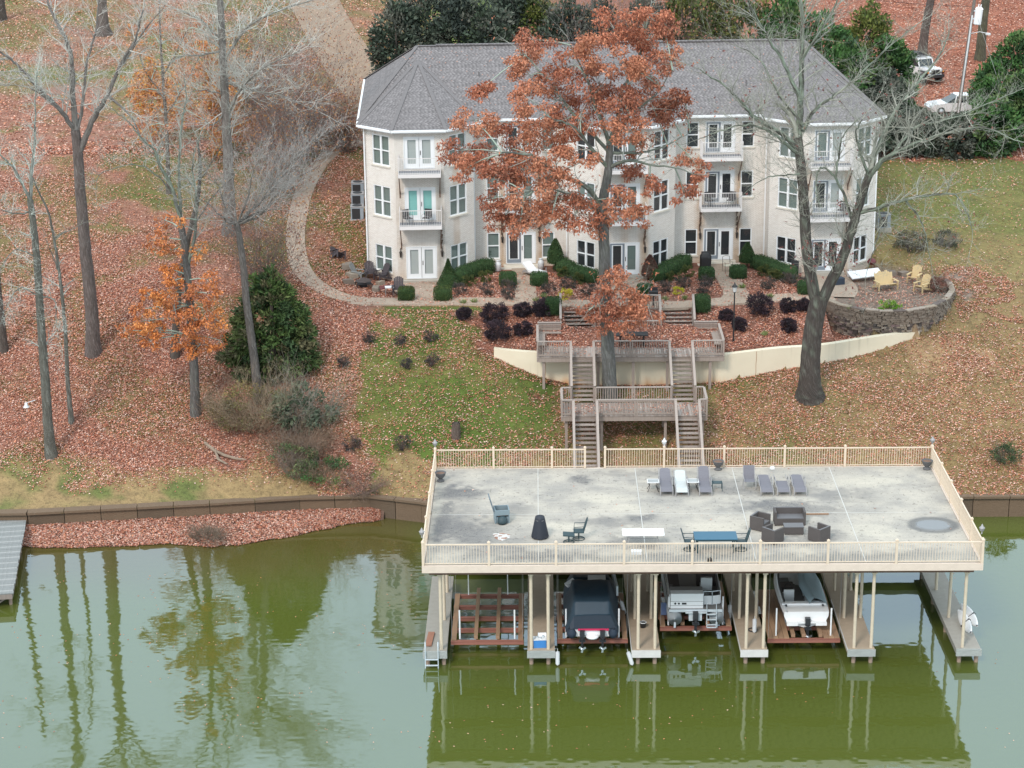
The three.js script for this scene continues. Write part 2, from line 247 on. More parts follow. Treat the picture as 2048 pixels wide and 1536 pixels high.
// how leafy the ground is, 0..1
const warp = (x, z, k) => [x + k * (fbm(x * 0.4 + 3, z * 0.4, 3) - 0.5), z + k * (fbm(x * 0.4, z * 0.4 + 50, 3) - 0.5)];
function leafy(x, z) { if (!(x > -3 && x < 26 && z < -27 && z > -46)) [x, z] = warp(x, z, 5);
  const n = fbm(x * 0.23 + 40, z * 0.23, 3), n2 = fbm(x * 0.9, z * 0.9 + 30, 2); let d;
  if (z < -84) d = x > 10 ? 0.95 : 0.62;
  else if (x < -9.5) { d = 0.92 * smooth(-19.5, -22.6, z - (x + 20) * 0.06); if (z < -34) d = 0.7; if (z < -50) d = 0.6; d *= 0.55 + 0.6 * smooth(0.36, 0.6, fbm(x * 0.11 + 9, z * 0.11, 3)); if (z < -40 && x < -22 && n > 0.52) d *= 0.5; if (x > -13.2 && z > -22.8) d = x > -10.4 ? 0.75 : 1; if (x > -15.5 && z < -31 && z > -60) d = 0.8; }
  else if (x < 0.8 && z > poly([[-9.5, -31], [0.8, -27]], x)) { d = 0.33; if (z > -21.2) d = 0.12; if (x > -5.2 && z > -23.2 && z < -20.5) d = 0.95; d += 0.5 * (n - 0.5); if (z < -30.5) d = 0.14; }
  else if (z < -28 && x < 17.9 && z > -45) d = (x < -2.5 && z > -35 ? 0.5 : 0.66);
  else if (x >= 0.8 && x < 60 && z > -33) { d = 0.55 + 0.9 * (n - 0.5); if (x > 1 && x < 10 && z < -22) d = 0.55; if (z < -26 && x < 24) d *= 0.75; }
  else { d = 0.16 + 0.4 * (n - 0.45); if (x > 26 && x < 31 && z > -41 && z < -34 && n2 > 0.42) d = 0.95; if (z < -62) d = 0.75; }
  const drift = smooth(0.3, 0.66, fbm(x * 0.55 + 12, z * 0.55 + 7, 3)); return clamp(d * (0.35 + 0.5 * n2 + (d > 0.85 ? 0.6 : 0.85) * drift), 0, 1);
}
function soil(x, z) { // grass, dirt or mulch underneath the leaves
  if (!(x > -3.4 && x < 26 && z < -27 && z > -46) && !(x > -10.9 && x < 0 && z < -33.8 && z > -46)) [x, z] = warp(x, z, 6);
  const n = fbm(x * 0.35, z * 0.35 + 11, 4), m = fbm(x * 1.7 + 5, z * 1.7, 3), f = fbm(x * 0.12 + 70, z * 0.12, 3);
  const green = [0.085, 0.125, 0.018], olive = [0.145, 0.14, 0.036], tan = [0.3, 0.205, 0.095], dirt = [0.33, 0.155, 0.105], mulch = [0.24, 0.105, 0.07]; let c;
  const lush = smooth(0.4, 0.62, n);
  if (inside(PATIO, x, z)) c = mix3([0.28, 0.22, 0.17], [0.2, 0.14, 0.11], m);
  else if (x > -3.5 && x < 19.5 && z < poly(WALL, clamp(x, -2.5, 23)) && z > -45) c = mul3(mulch, 0.8 + 0.5 * m);
  else if (x > -10.9 && x < -3 && z < -34.6 && z > -45) c = mul3(mulch, 0.8 + 0.5 * m);
  else if (x < -9.5) { c = mix3(mix3(dirt, [0.27, 0.125, 0.085], m), olive, lush * 0.7); if (z > -22.4 + (x + 20) * 0.06) c = mix3(tan, [0.13, 0.15, 0.04], smooth(0.42, 0.6, n)); if (z < -40) c = mix3(c, mix3(olive, green, m), smooth(0.48, 0.62, f) * 0.8); }
  else if (x < 1) { c = mix3(mix3(olive, green, lush), tan, smooth(0.55, 0.7, f) * 0.5); if (z > -21.4) c = mix3(tan, olive, 0.3 * m); if (z < -31) c = mix3(green, olive, 0.25 * m); }
  else if (z < -62) c = mul3([0.3, 0.11, 0.065], 0.8 + 0.4 * m);
  else if (z < -40) c = mix3(mix3(olive, green, 0.5 * lush), tan, 0.5 * smooth(-52, -40, z) + 0.2 * m);
  else { c = mix3(mix3(olive, dirt, 0.35), tan, 0.65 * smooth(0.4, 0.65, f) + 0.2 * m); c = mix3(c, green, 0.55 * lush * smooth(20, 12, x)); if (x > 22 && z > -32.5 && z < -29 && x < 27) c = mix3(c, [0.42, 0.27, 0.15], 0.6 * m + 0.2); }
  return mul3(c, 0.82 + 0.36 * noise(x * 5.1, z * 5.1));
}
const turfMap = tex(1024, 1024, (u, v) => { const a = tnoise(u * 256, v * 256, 256, 256), b = tnoise(u * 96, v * 96, 96, 96), c = tfbm(u, v, 9, 4), s = tnoise(u * 500, v * 170, 500, 170); return clamp(0.3 + 0.3 * a + 0.3 * b + 0.2 * c + 0.2 * (s - 0.5) + 0.42 * tnoise(u * 44, v * 44, 44, 44), 0, 1); }, { rx: 1 / 7, ry: 1 / 7 });
const turfBump = tex(512, 512, (u, v) => 0.5 * tnoise(u * 128, v * 128, 128, 128) + 0.5 * tnoise(u * 48, v * 48, 48, 48), { srgb: false, rx: 1 / 4, ry: 1 / 4 });
const FIELD = { x0: -46, z0: -84, step: 0.4, nx: 230, nz: 170, y: null };
function groundSheet(x0, x1, z0, z1, step, hole, keep) {
  const g = new GB(); g.c = []; const nx = Math.round((x1 - x0) / step), nz = Math.round((z1 - z0) / step), H = [];
  for (let j = 0; j <= nz; j++) for (let i = 0; i <= nx; i++) { const x = x0 + i * step, z = z0 + j * step; H.push(ground(x, z) + 0.05 * (fbm(x * 0.8, z * 0.8, 2) - 0.5)); }
  const at = (i, j) => H[clamp(j, 0, nz) * (nx + 1) + clamp(i, 0, nx)];
  for (let j = 0; j <= nz; j++) for (let i = 0; i <= nx; i++) { const x = x0 + i * step, z = z0 + j * step; g.col = soil(x, z); const n = V(at(i - 1, j) - at(i + 1, j), 2 * step, at(i, j - 1) - at(i, j + 1)).normalize(); if (n.y < 0.6) n.set(0, 1, 0); g.v(x, at(i, j), z, n.x, n.y, n.z, x, -z); }
  for (let j = 0; j < nz; j++) for (let i = 0; i < nx; i++) { const a = j * (nx + 1) + i, x = x0 + (i + 0.5) * step, z = z0 + (j + 0.5) * step; if (hole(x, z)) continue; g.i.push(a, a + nx + 1, a + nx + 2, a, a + nx + 2, a + 1); }
  if (keep) FIELD.y = H;
  return g;
}
function surface(x, z) { // height of the lawn sheet itself
  const { x0, z0, step, nx, nz, y } = FIELD, fx = (x - x0) / step, fz = (z - z0) / step; if (fx < 0 || fz < 0 || fx >= nx || fz >= nz) return ground(x, z);
  const i = Math.floor(fx), j = Math.floor(fz), a = fx - i, b = fz - j, k = j * (nx + 1) + i; return b > a ? y[k] + (y[k + nx + 2] - y[k + nx + 1]) * a + (y[k + nx + 1] - y[k]) * b : y[k] + (y[k + 1] - y[k]) * a + (y[k + nx + 2] - y[k + 1]) * b;
}
function landward(x, z) { if (x > -4.5 && x < 15) return z < -17.2; return z < poly(SHORE.filter(p => p[1] < -16), x) + 0.14; }
const turf = new THREE.MeshPhysicalMaterial({ vertexColors: true, map: turfMap, bumpMap: turfBump, bumpScale: 0.05, roughness: 1 });
structure('lawn', groundSheet(-46, 46, -84, -16, 0.4, (x, z) => !landward(x, z), true), turf);
structure('hillside', (() => { const g = groundSheet(-150, 150, -300, -16, 2, (x, z) => (x > -46 && x < 46 && z > -84 && z < -16) || z > -18); return g; })(), turf);

// ---------- lake ----------
{
  const wb = tex(1024, 1024, (u, v) => 0.75 * tfbm(u, v, 8, 3) + 0.25 * tnoise(u * 50, v * 70, 50, 70), { srgb: false, rx: 1 / 16, ry: 1 / 16 });
  const g = new GB(); g.c = []; const st = 2.5; const xs = []; for (let x = -150; x <= 150; x += st) xs.push(x); const zs = []; for (let z = -30; z <= 110; z += st) zs.push(z);
  for (const z of zs) for (const x of xs) { const sh = x < -4.5 ? poly(SHORE.slice(0, 7), x) : -19; const d = clamp((z - sh - 3) / 9, 0, 1); const shal = (x < -6 ? 1 - smooth(0, 1, d) : 0) * (0.6 + 0.5 * fbm(x * 0.4, z * 0.4, 2)); g.col = mix3([0.082, 0.1, 0.018], [0.09, 0.066, 0.02], clamp(shal, 0, 1)); g.v(x, 0, z, 0, 1, 0, x, -z); }
  const nx = xs.length; for (let j = 0; j < zs.length - 1; j++) for (let i = 0; i < nx - 1; i++) { const a = j * nx + i; g.i.push(a, a + nx, a + nx + 1, a, a + nx + 1, a + 1); }
  structure('lake_water', g, new THREE.MeshPhysicalMaterial({ vertexColors: true, roughness: 0.04, ior: 2.35, specularIntensity: 1, specularColor: new THREE.Color().setRGB(0.66, 0.82, 1), bumpMap: wb, bumpScale: 0.009 }));
}

// ---------- walkways and terrace ----------
function ribbon(pts, w, lift = 0.06, sub = 6) { // pts: [x, z, width?] along the middle
  const c = new THREE.CatmullRomCurve3(pts.map(p => V(p[0], p[2] || w, p[1]))), n = pts.length * sub, g = new GB(); let L = 0, pv = null;
  for (let i = 0; i <= n; i++) {
    const p = c.getPoint(i / n), t = c.getTangent(i / n); t.y = 0; t.normalize(); const s = [-t.z, t.x]; if (pv) L += Math.hypot(p.x - pv.x, p.z - pv.z); pv = p;
    for (const k of [-1, -0.5, 0, 0.5, 1]) { const x = p.x + s[0] * k * p.y / 2, z = p.z + s[1] * k * p.y / 2; g.v(x, Math.max(ground(x, z), ground(p.x, p.z)) + lift, z, 0, 1, 0, k * p.y / 2, L); }
    for (const k of [-1, 1]) { const x = p.x + s[0] * k * p.y / 2, z = p.z + s[1] * k * p.y / 2; g.v(x, ground(x, z) - 0.1, z, s[0] * k, 0, s[1] * k, k, L); }
  }
  for (let i = 0; i < n; i++) { const a = i * 7, b = a + 7; for (let k = 0; k < 4; k++) g.i.push(a + k, a + k + 1, b + k + 1, a + k, b + k + 1, b + k); g.i.push(a, b, b + 5, a, b + 5, a + 5, a + 4, a + 6, b + 6, a + 4, b + 6, b + 4); }
  return g;
}
const pathMap = tex(512, 512, (u, v) => { const n = tfbm(u, v, 5, 5), f = tnoise(u * 128, v * 128, 128, 128), l = tnoise(u * 60, v * 60, 60, 60) > 0.86 ? 0.6 : 1; return mul3(mix3([0.46, 0.37, 0.29], [0.36, 0.265, 0.2], n), (0.8 + 0.3 * f) * l); }, { rx: 1 / 4, ry: 1 / 4 });
M.path = mat({ map: pathMap, roughness: 0.95 });
M.drive = mat({ map: pathMap, rgb: [0.66, 0.58, 0.5], roughness: 0.95 });
structure('path', ribbon(PATHL, 1.25), M.path);
structure('path', ribbon([[-11.5, -35.6], [-8, -35.4], [-4, -35.4], [0, -35.1], [3, -34.6], [8.4, -34.2], [12, -35.1], [15, -35.7], [18.4, -36.3]], 1.5), M.path);
structure('patio', ribbon([[-7.5, -40.3, 3.2], [-7.5, -38.5, 3.2], [-7.4, -36.3, 2.4], [-7.4, -35.4, 2.6]], 3, 0.052), M.path);
structure('path', ribbon([[-1.0, -43.2], [-0.8, -39.5], [-0.7, -36], [-0.7, -35.3]], 1.35, 0.052), M.path);
structure('patio', ribbon([[5.6, -40.6, 3], [5.6, -38, 2.6], [5.6, -34.6, 2.6]], 2.6, 0.052), M.path);
structure('path', ribbon([[11.9, -44, 1.5], [12.3, -39.5, 1.5], [12.4, -36.5, 1.6], [12.2, -35.3, 1.8]], 1.5, 0.052), M.path);
structure('patio', ribbon([[18.5, -41.2, 3], [18.5, -38, 3.4], [18.3, -36.2, 2.8]], 3, 0.075), M.path);
structure('driveway', ribbon(DRIVE, 4.6, 0.09, 10), M.drive);

// ---------- concrete seawall, one panel after another ----------
{
  const w = thing('seawall', 'stained brown concrete seawall of long panels along the lake shore', 'seawall');
  const run = (pts, len) => {
    const P = []; for (let i = 0; i < pts.length - 1; i++) { const [a, b] = [pts[i], pts[i + 1]], L = Math.hypot(b[0] - a[0], b[1] - a[1]), n = Math.max(1, Math.round(L / len)); for (let k = 0; k < n; k++) P.push([lerp(a[0], b[0], k / n), lerp(a[1], b[1], k / n)]); } P.push(pts[pts.length - 1]);
    for (let i = 0; i < P.length - 1; i++) {
      const [a, b] = [P[i], P[i + 1]], L = Math.hypot(b[0] - a[0], b[1] - a[1]), dx = (b[0] - a[0]) / L, dz = (b[1] - a[1]) / L, q = 0.02, g = G();
      g.bar([a[0] + dx * q, 0.06, a[1] + dz * q], [b[0] - dx * q, 0.06, b[1] - dz * q], 0.32, 2.1); part('panel', g, i % 3 ? M.seawall : M.seawall2, w);
      part('cap', G().bar([a[0] + dx * q, 1.19, a[1] + dz * q], [b[0] - dx * q, 1.19, b[1] - dz * q], 0.64, 0.13), M.seawall, w);
    }
  };
  run([[-52, -16.9], [-28, -17.3], [-18.2, -18.6], [-13.3, -19.4], [-9.4, -19.6], [-6.4, -18.6], [-4.7, -17.7]], 2.05);
  run([[15.2, -19], [22, -19], [60, -19]], 2.05);
}
structure('slip_floor', G().bx(-4.7, 0.2, -17.75, 14.9, 0.95, -11).bx(14.9, 0.2, -19, 15.1, 1.1, -11), M.catwalk);
// beach of drifted leaves in front of the seawall
const BANK = [[-28.6, -15.2], [-25, -14.9], [-22, -15.05], [-20, -15.5], [-18, -14.9], [-16.2, -15.1], [-14, -16.2], [-12, -17.3], [-10.5, -18.1], [-8.6, -18.9]];
function bankY(x, z) { const f = poly(BANK, x) + 0.25 * (noise(x * 1.3, 3) - 0.5), s = poly(SHORE.slice(0, 7), x) + 0.15; return z > f ? -0.15 : -0.04 + 0.5 * Math.pow(clamp((f - z) / Math.max(0.3, f - s), 0, 1), 0.8) + 0.1 * (fbm(x * 2, z * 2, 2) - 0.5); }
{
  const g = new GB(); g.c = []; const nx = 120, nz = 18;
  for (let i = 0; i <= nx; i++) for (let j = 0; j <= nz; j++) { const x = lerp(-28.6, -8.6, i / nx), f = poly(BANK, x) + 0.35, s = poly(SHORE.slice(0, 7), x), z = lerp(s, f, j / nz); g.col = mul3([0.16, 0.095, 0.07], 0.7 + 0.6 * noise(x * 4, z * 4)); g.v(x, bankY(x, z), z, 0, 1, 0, x, -z); }
  for (let i = 0; i < nx; i++) for (let j = 0; j < nz; j++) { const a = i * (nz + 1) + j; g.i.push(a, a + 1, a + nz + 2, a, a + nz + 2, a + nz + 1); }
  const geo = g.geo(); geo.computeVertexNormals(); structure('shore_bank', geo, turf);
}
// ---------- cream retaining wall ----------
{
  const stainMap = tex(1024, 128, (u, v) => { const n = fbm(u * 60, v * 2.2, 3), m = fbm(u * 14, v * 3, 3), streak = smooth(0.62, 0.8, fbm(u * 120 + 9, v * 0.7, 2)); const rust = (smooth(0.45, 0.7, fbm(u * 22 + 4, 2.5, 3)) + (u < 0.52 && u > 0.03 ? 0.55 : 0)) * smooth(0.62 + 0.3 * (n - 0.5), 0.22, v) ; let c = mix3([0.75, 0.68, 0.53], [0.64, 0.57, 0.43], m); c = mix3(c, [0.45, 0.4, 0.3], streak * 0.45); c = mix3(c, [0.55, 0.27, 0.1], clamp(rust * 0.9 * (0.6 + 0.6 * n), 0, 0.85)); return c; });
  const t = thing('retaining_wall', 'long smooth cream retaining wall holding back the leafy planting bed', 'retaining wall');
  const m = mat({ map: stainMap, roughness: 0.9 }); const X = []; for (let x = -2.6; x <= 23.15; x += 0.35) X.push(x); X.push(23.2);
  const topY = x => 6.62 + 0.04 * Math.sin(x), g = G(), z0 = x => poly(WALL, x) + 0.12;
  for (let i = 0; i < X.length - 1; i++) { const a = X[i], b = X[i + 1], y0 = 3.6, u0 = (a + 2.6) / 25.8, u1 = (b + 2.6) / 25.8; g.quad([a, y0, z0(a)], [b, y0, z0(b)], [b, topY(b), z0(b)], [a, topY(a), z0(a)], [u0, 0, u1, 0, u1, 1, u0, 1]); g.quad([a, topY(a), z0(a)], [b, topY(b), z0(b)], [b, topY(b), z0(b) - 0.42], [a, topY(a), z0(a) - 0.42], [u0, 0.97, u1, 0.97, u1, 0.99, u0, 0.99]); g.quad([b, y0, z0(b) - 0.42], [a, y0, z0(a) - 0.42], [a, topY(a), z0(a) - 0.42], [b, topY(b), z0(b) - 0.42], [u1, 0, u0, 0, u0, 1, u1, 1]); }
  part('wall_face', g, m, t);
  const cr = mat({ rgb: [0.36, 0.17, 0.08], roughness: 1 });
  for (const [x, h] of [[0.45, 1.0], [12.9, 1.0]]) { const pts = []; for (let k = 0; k <= 9; k++) pts.push([x + 0.05 * (hash2(k, x * 7) - 0.5), lerp(4.2, 6.6, k / 9), z0(x) + 0.004]); part('crack', G().tube(pts, 0.012, 4), cr, t); }
}
// ---------- dry-stacked stone wall round the patio, stone by stone ----------
{
  const t = thing('stone_wall', 'curved dry stacked fieldstone wall round the patio with yellow chairs', 'stone wall');
  const tones = [[0.3, 0.24, 0.19], [0.23, 0.18, 0.15], [0.38, 0.31, 0.24], [0.17, 0.135, 0.12], [0.42, 0.35, 0.29], [0.28, 0.2, 0.19], [0.12, 0.1, 0.09]].map(c => mat({ rgb: c, map: grain, bumpMap: grainBump, bumpScale: 0.03, roughness: 0.95 }));
  const C = []; let L = 0; const S = STONE.map((p, i) => { if (i) L += Math.hypot(p[0] - STONE[i - 1][0], p[1] - STONE[i - 1][1]); return [L, ...p]; });
  const at = s => { for (let i = 0; i < S.length - 1; i++) if (s <= S[i + 1][0] || i === S.length - 2) { const k = (s - S[i][0]) / (S[i + 1][0] - S[i][0]); const dx = S[i + 1][1] - S[i][1], dz = S[i + 1][2] - S[i][2], l = Math.hypot(dx, dz); return [lerp(S[i][1], S[i + 1][1], k), lerp(S[i][2], S[i + 1][2], k), dx / l, dz / l]; } };
  const stoneGeo = []; for (let k = 0; k < 5; k++) { const r = RNG(90 + k), g = G(), j = () => 0.82 + 0.3 * r(), b = []; for (const dy of [-1, 1]) for (const [dx, dz] of [[-1, -1], [1, -1], [1, 1], [-1, 1]]) b.push([dx * 0.5 * j(), dy * 0.5 * j(), dz * 0.5 * j()]); g.hexa(b); stoneGeo.push(g.geo()); }
  let n = 0; const rest = [];
  const bodyTop = 7.92;
  for (let y = 6.15; y < bodyTop;) {
    const h = 0.07 + 0.075 * rnd(); let s = rnd() * 0.3;
    while (s < L) {
      const w = 0.14 + 0.42 * rnd() * rnd() + 0.05 * rnd(), [x, z, dx, dz] = at(Math.min(L, s + w / 2)); const gy = low(x, z + 0.5) - 0.35;
      if (y > gy) { const gi = Math.floor(rnd() * 5), ti = Math.floor(rnd() * tones.length), m = new THREE.Object3D(); m.scale.set(w * 1.04, h * (0.85 + 0.3 * rnd()), 0.26 + 0.14 * rnd()); m.position.set(x, y + h / 2, z + 0.07 * (rnd() - 0.3)); m.rotation.set(0.1 * (rnd() - 0.5), -Math.atan2(dz, dx) + 0.2 * (rnd() - 0.5), 0.08 * (rnd() - 0.5)); if (n < 298) { const q = shade(new THREE.Mesh(stoneGeo[gi], tones[ti])); q.name = 'stone'; q.position.copy(m.position); q.rotation.copy(m.rotation); q.scale.copy(m.scale); t.add(q); n++; } else { m.updateMatrix(); rest.push(stoneGeo[gi].clone().applyMatrix4(m.matrix)); } }
      s += w + 0.015;
    }
    y += h + 0.01;
  }
  if (rest.length) part('packed_stone', mergeGeometries(rest), tones[0], t).userData.kind = 'stuff';
  const cap = G(); let s = 0; while (s < L) { const w = 0.45 + 0.5 * rnd(); const [x, z, dx, dz] = at(Math.min(L, s + w / 2)); const m = part('cap_stone', G().box(0, 0, 0, w, 0.07, 0.36), tones[2 + Math.floor(rnd() * 3)], t); m.position.set(x, 7.97, z); m.rotation.y = -Math.atan2(dz, dx); s += w + 0.03; }
  const core = G(); for (let q = 0; q < L - 0.3; q += 0.3) { const [x, z, dx, dz] = at(q), [x2, z2] = at(q + 0.3); core.bar([x - dz * -0.14, 6.9, z - dx * 0.16], [x2 - dz * -0.14, 6.9, z2 - dx * 0.16], 0.16, 1.9); } part('core', core, tones[6], t);
}
// ---------- the house ----------
const house = thing('apartment_house', 'three storey cream painted brick house with bay fronts, balconies and grey shingle roof', 'house', [HOUSE[0], 0, HOUSE[1]], HOUSE_TURN);
{
  const Y0 = 6.6, YT = 17.62, DOORS = [[8.1, 10.22], [11.95, 14.07], [15.28, 17.32]];
  const BAYS = [0, 13, 26];
  // wall(a, b, openings): openings [s0, s1, y0, y1] along the wall
  const wallGeo = G().color(1, 1, 1);
  // rust below the balcony braces, mildew beside the first bay's doors, grime at the foot: matter on the paint
  const streaks = []; for (const cx of BAYS) for (const [dx, k] of [[-1.26, 0.35], [1.26, 0.6]]) streaks.push([cx + dx, 0, k, cx === 0 && dx > 0 ? 1 : 0]); for (const cx of [6.5, 19.5]) for (const dx of [-1.26, 1.26]) streaks.push([cx + dx, -3.35, 0.7, 0]); streaks.push([2.3, -0.76, 0.45, 0], [13, 0, 0.5, 0]);
  function stainAt(x, y, z) { let c = [1, 1, 1]; for (const [sx, sz, k, mil] of streaks) { if (Math.abs(z - sz) > 0.2 || y > 15.2) continue; const w = 0.16 + 0.22 * fbm(y * 1.1 + sx, sx, 2), d = Math.abs(x - sx + 0.16 * (fbm(y * 0.9, sx * 3, 2) - 0.5)) / w; if (d < 1.6) { const t = k * smooth(1.6, 0.2, d) * (0.35 + 1.1 * fbm(x * 3 + 7, y * 1.3, 3)) * (y > 10.9 && y < 11.7 ? 0.7 : 1); c = mix3(c, mil ? [0.25, 0.22, 0.18] : [0.62, 0.43, 0.27], clamp(t, 0, 0.85)); } } const g = smooth(9.0, 7.9, y + 0.9 * (fbm(x * 1.4, z * 3 + 2, 3) - 0.5)); c = mix3(c, [0.8, 0.66, 0.52], 0.55 * g); const n = fbm(x * 0.5 + 30, y * 0.45, 4); return mul3(c, 0.97 + 0.05 * n); }
  function patch(P, s0, s1, y0, y1, off) { const nx = Math.max(1, Math.ceil((s1 - s0) / 0.2)), ny = Math.max(1, Math.ceil((y1 - y0) / 0.25)); for (let i = 0; i < nx; i++) for (let j = 0; j < ny; j++) { const a = lerp(s0, s1, i / nx), b = lerp(s0, s1, (i + 1) / nx), c = lerp(y0, y1, j / ny), d = lerp(y0, y1, (j + 1) / ny), q = [P(a, c), P(b, c), P(b, d), P(a, d)], k = wallGeo.c.length; wallGeo.quad(...q, [a + off, c, b + off, c, b + off, d, a + off, d]); q.forEach((p, t) => { const s = stainAt(...p); for (let m = 0; m < 3; m++) wallGeo.c[k + t * 3 + m] = s[m]; }); } }
  function wall(a, b, ops, y0 = Y0) {
    const L = Math.hypot(b[0] - a[0], b[1] - a[1]), dx = (b[0] - a[0]) / L, dz = (b[1] - a[1]) / L, nx = -dz, nz = dx; // outward normal to the right of travel is (-dz, dx) for x+ travel => +z
    const P = (s, y, d = 0) => [a[0] + dx * s - nx * d, y, a[1] + dz * s - nz * d];
    const xs = [...new Set([0, L, ...ops.flatMap(o => [o[0], o[1]])])].sort((p, q) => p - q), ys = [...new Set([y0, YT, ...ops.flatMap(o => [o[2], o[3]])])].sort((p, q) => p - q);
    for (let i = 0; i < xs.length - 1; i++) for (let j = 0; j < ys.length - 1; j++) { const mx = (xs[i] + xs[i + 1]) / 2, my = (ys[j] + ys[j + 1]) / 2; if (ops.some(o => mx > o[0] && mx < o[1] && my > o[2] && my < o[3])) continue; patch(P, xs[i], xs[i + 1], ys[j], ys[j + 1], a[0]); }
    for (const [s0, s1, u0, u1] of ops) { const D = 0.16; wallGeo.quad(P(s0, u0), P(s0, u0, D), P(s0, u1, D), P(s0, u1)); wallGeo.quad(P(s1, u0, D), P(s1, u0), P(s1, u1), P(s1, u1, D)); wallGeo.quad(P(s0, u0, D), P(s0, u0), P(s1, u0), P(s1, u0, D)); wallGeo.quad(P(s0, u1), P(s0, u1, D), P(s1, u1, D), P(s1, u1)); }
    return { P, ang: Math.atan2(-dz, dx), a, L };
  }
  function frameAt(W, s0, s1, y0, d = 0) { const o = new THREE.Group(); const p = W.P((s0 + s1) / 2, y0, d); o.position.set(...p); o.rotation.y = W.ang; house.add(o); return o; }
  const shared = {};
  function windowUnit(W, s0, s1, y0, y1, cols, window_backing) {
    const o = frameAt(W, s0, s1, y0, 0.07), w = s1 - s0, h = y1 - y0; o.name = 'window';
    const k = cols + (h > 1.9 ? 'a' : 'b') + w.toFixed(1) + h.toFixed(2);
    if (!shared[k]) {
      const f = G(), e = 0.07, m = 0.075; f.bx(-w / 2, 0, -0.04, -w / 2 + e, h, 0.05).bx(w / 2 - e, 0, -0.04, w / 2, h, 0.05).bx(-w / 2 + e, h - e, -0.04, w / 2 - e, h, 0.05).bx(-w / 2 + e, 0, -0.04, w / 2 - e, e, 0.05);
      f.bx(-w / 2 + e, h / 2 - 0.035, -0.035, w / 2 - e, h / 2 + 0.035, 0.045); if (cols === 2) { f.bx(-m, e, -0.034, m, h / 2 - 0.035, 0.052); f.bx(-m, h / 2 + 0.035, -0.034, m, h - e, 0.052); }
      const panes = []; for (let c = 0; c < cols; c++) for (const r of [0, 1]) { const x0 = cols === 1 ? -w / 2 + e : c ? m : -w / 2 + e, x1 = cols === 1 ? w / 2 - e : c ? w / 2 - e : -m; panes.push(G().quad([x0, r ? h / 2 + 0.035 : e, 0.005 - r * 0.0], [x1, r ? h / 2 + 0.035 : e, 0.005], [x1, r ? h - e : h / 2 - 0.035, 0.005], [x0, r ? h - e : h / 2 - 0.035, 0.005]).geo()); }
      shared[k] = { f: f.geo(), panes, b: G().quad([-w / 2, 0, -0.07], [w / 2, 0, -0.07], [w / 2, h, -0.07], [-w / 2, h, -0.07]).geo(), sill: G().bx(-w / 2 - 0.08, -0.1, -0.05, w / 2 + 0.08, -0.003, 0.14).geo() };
    }
    const S = shared[k]; part('frame', S.f, M.white, o); for (const p of S.panes) part('pane', p, M.glass, o); part('window_backing', S.b, window_backing, o); part('sill', S.sill, M.sill, o);  // with DK this plane is painted room darkness, otherwise a blind
  }
  function doorUnit(W, s0, s1, y0, y1, panes, screened) {
    const o = frameAt(W, s0, s1, y0, 0.06), w = s1 - s0, h = y1 - y0; o.name = 'french_door';
    const key = 'door' + h.toFixed(2); if (!shared[key]) {
      const f = G().bx(-w / 2, 0, -0.04, -w / 2 + 0.06, h, 0.07).bx(w / 2 - 0.06, 0, -0.04, w / 2, h, 0.07).bx(-w / 2 + 0.06, h - 0.06, -0.04, w / 2 - 0.06, h, 0.07).bx(-w / 2 + 0.06, 0, -0.04, w / 2 - 0.06, 0.04, 0.1).geo();
      const leaf = s => { const a = s < 0 ? -w / 2 + 0.065 : 0.012, b = s < 0 ? -0.012 : w / 2 - 0.065, i = 0.19; return [G().bx(a, 0.05, -0.02, a + i, h - 0.07, 0.035).bx(b - i, 0.05, -0.02, b, h - 0.07, 0.035).bx(a + i, 0.05, -0.02, b - i, 0.3, 0.035).bx(a + i, h - 0.22, -0.02, b - i, h - 0.07, 0.035).geo(), G().quad([a + i, 0.3, 0.004], [b - i, 0.3, 0.004], [b - i, h - 0.22, 0.004], [a + i, h - 0.22, 0.004]).geo(), G().quad([a + i - 0.02, 0.28, -0.06], [b - i + 0.02, 0.28, -0.06], [b - i + 0.02, h - 0.2, -0.06], [a + i - 0.02, h - 0.2, -0.06]).geo(), G().bx(a, 0.05, 0.045, b, h - 0.07, 0.06).geo(), G().bx(s < 0 ? b - 0.09 : a + 0.05, h * 0.42, 0.036, s < 0 ? b - 0.05 : a + 0.09, h * 0.42 + 0.28, 0.07).geo()]; };
      shared[key] = { f, l: leaf(-1), r: leaf(1), sc: (() => { const a = -w / 2 + 0.065, b = -0.012; return G().bx(a, 0.05, 0.045, a + 0.1, h - 0.07, 0.07).bx(b - 0.1, 0.05, 0.045, b, h - 0.07, 0.07).bx(a + 0.1, 0.05, 0.045, b - 0.1, 0.28, 0.07).bx(a + 0.1, h - 0.15, 0.045, b - 0.1, h - 0.07, 0.07).geo(); })() };
    }
    const S = shared[key]; part('frame', S.f, M.white, o);
    for (const [side, i] of [['l', 0], ['r', 1]]) { const q = S[side]; part('door_leaf', q[0], M.white, o); part('pane', q[1], M.glass, o); part('window_backing', q[2], panes[i], o); if (i) part('handle', q[4], M.bronze, o); }  // DK door panes get a painted dark room behind the glass
    if (screened) part('screen_frame', S.sc, M.screen, o);
  }
  M.sill = mat({ rgb: [0.74, 0.69, 0.6], map: grain, roughness: 0.85 });
  M.rail2 = mat({ rgb: [0.72, 0.69, 0.68], roughness: 0.5 }); M.balFloor = mat({ rgb: [0.2, 0.215, 0.24], map: grain, roughness: 0.8 });
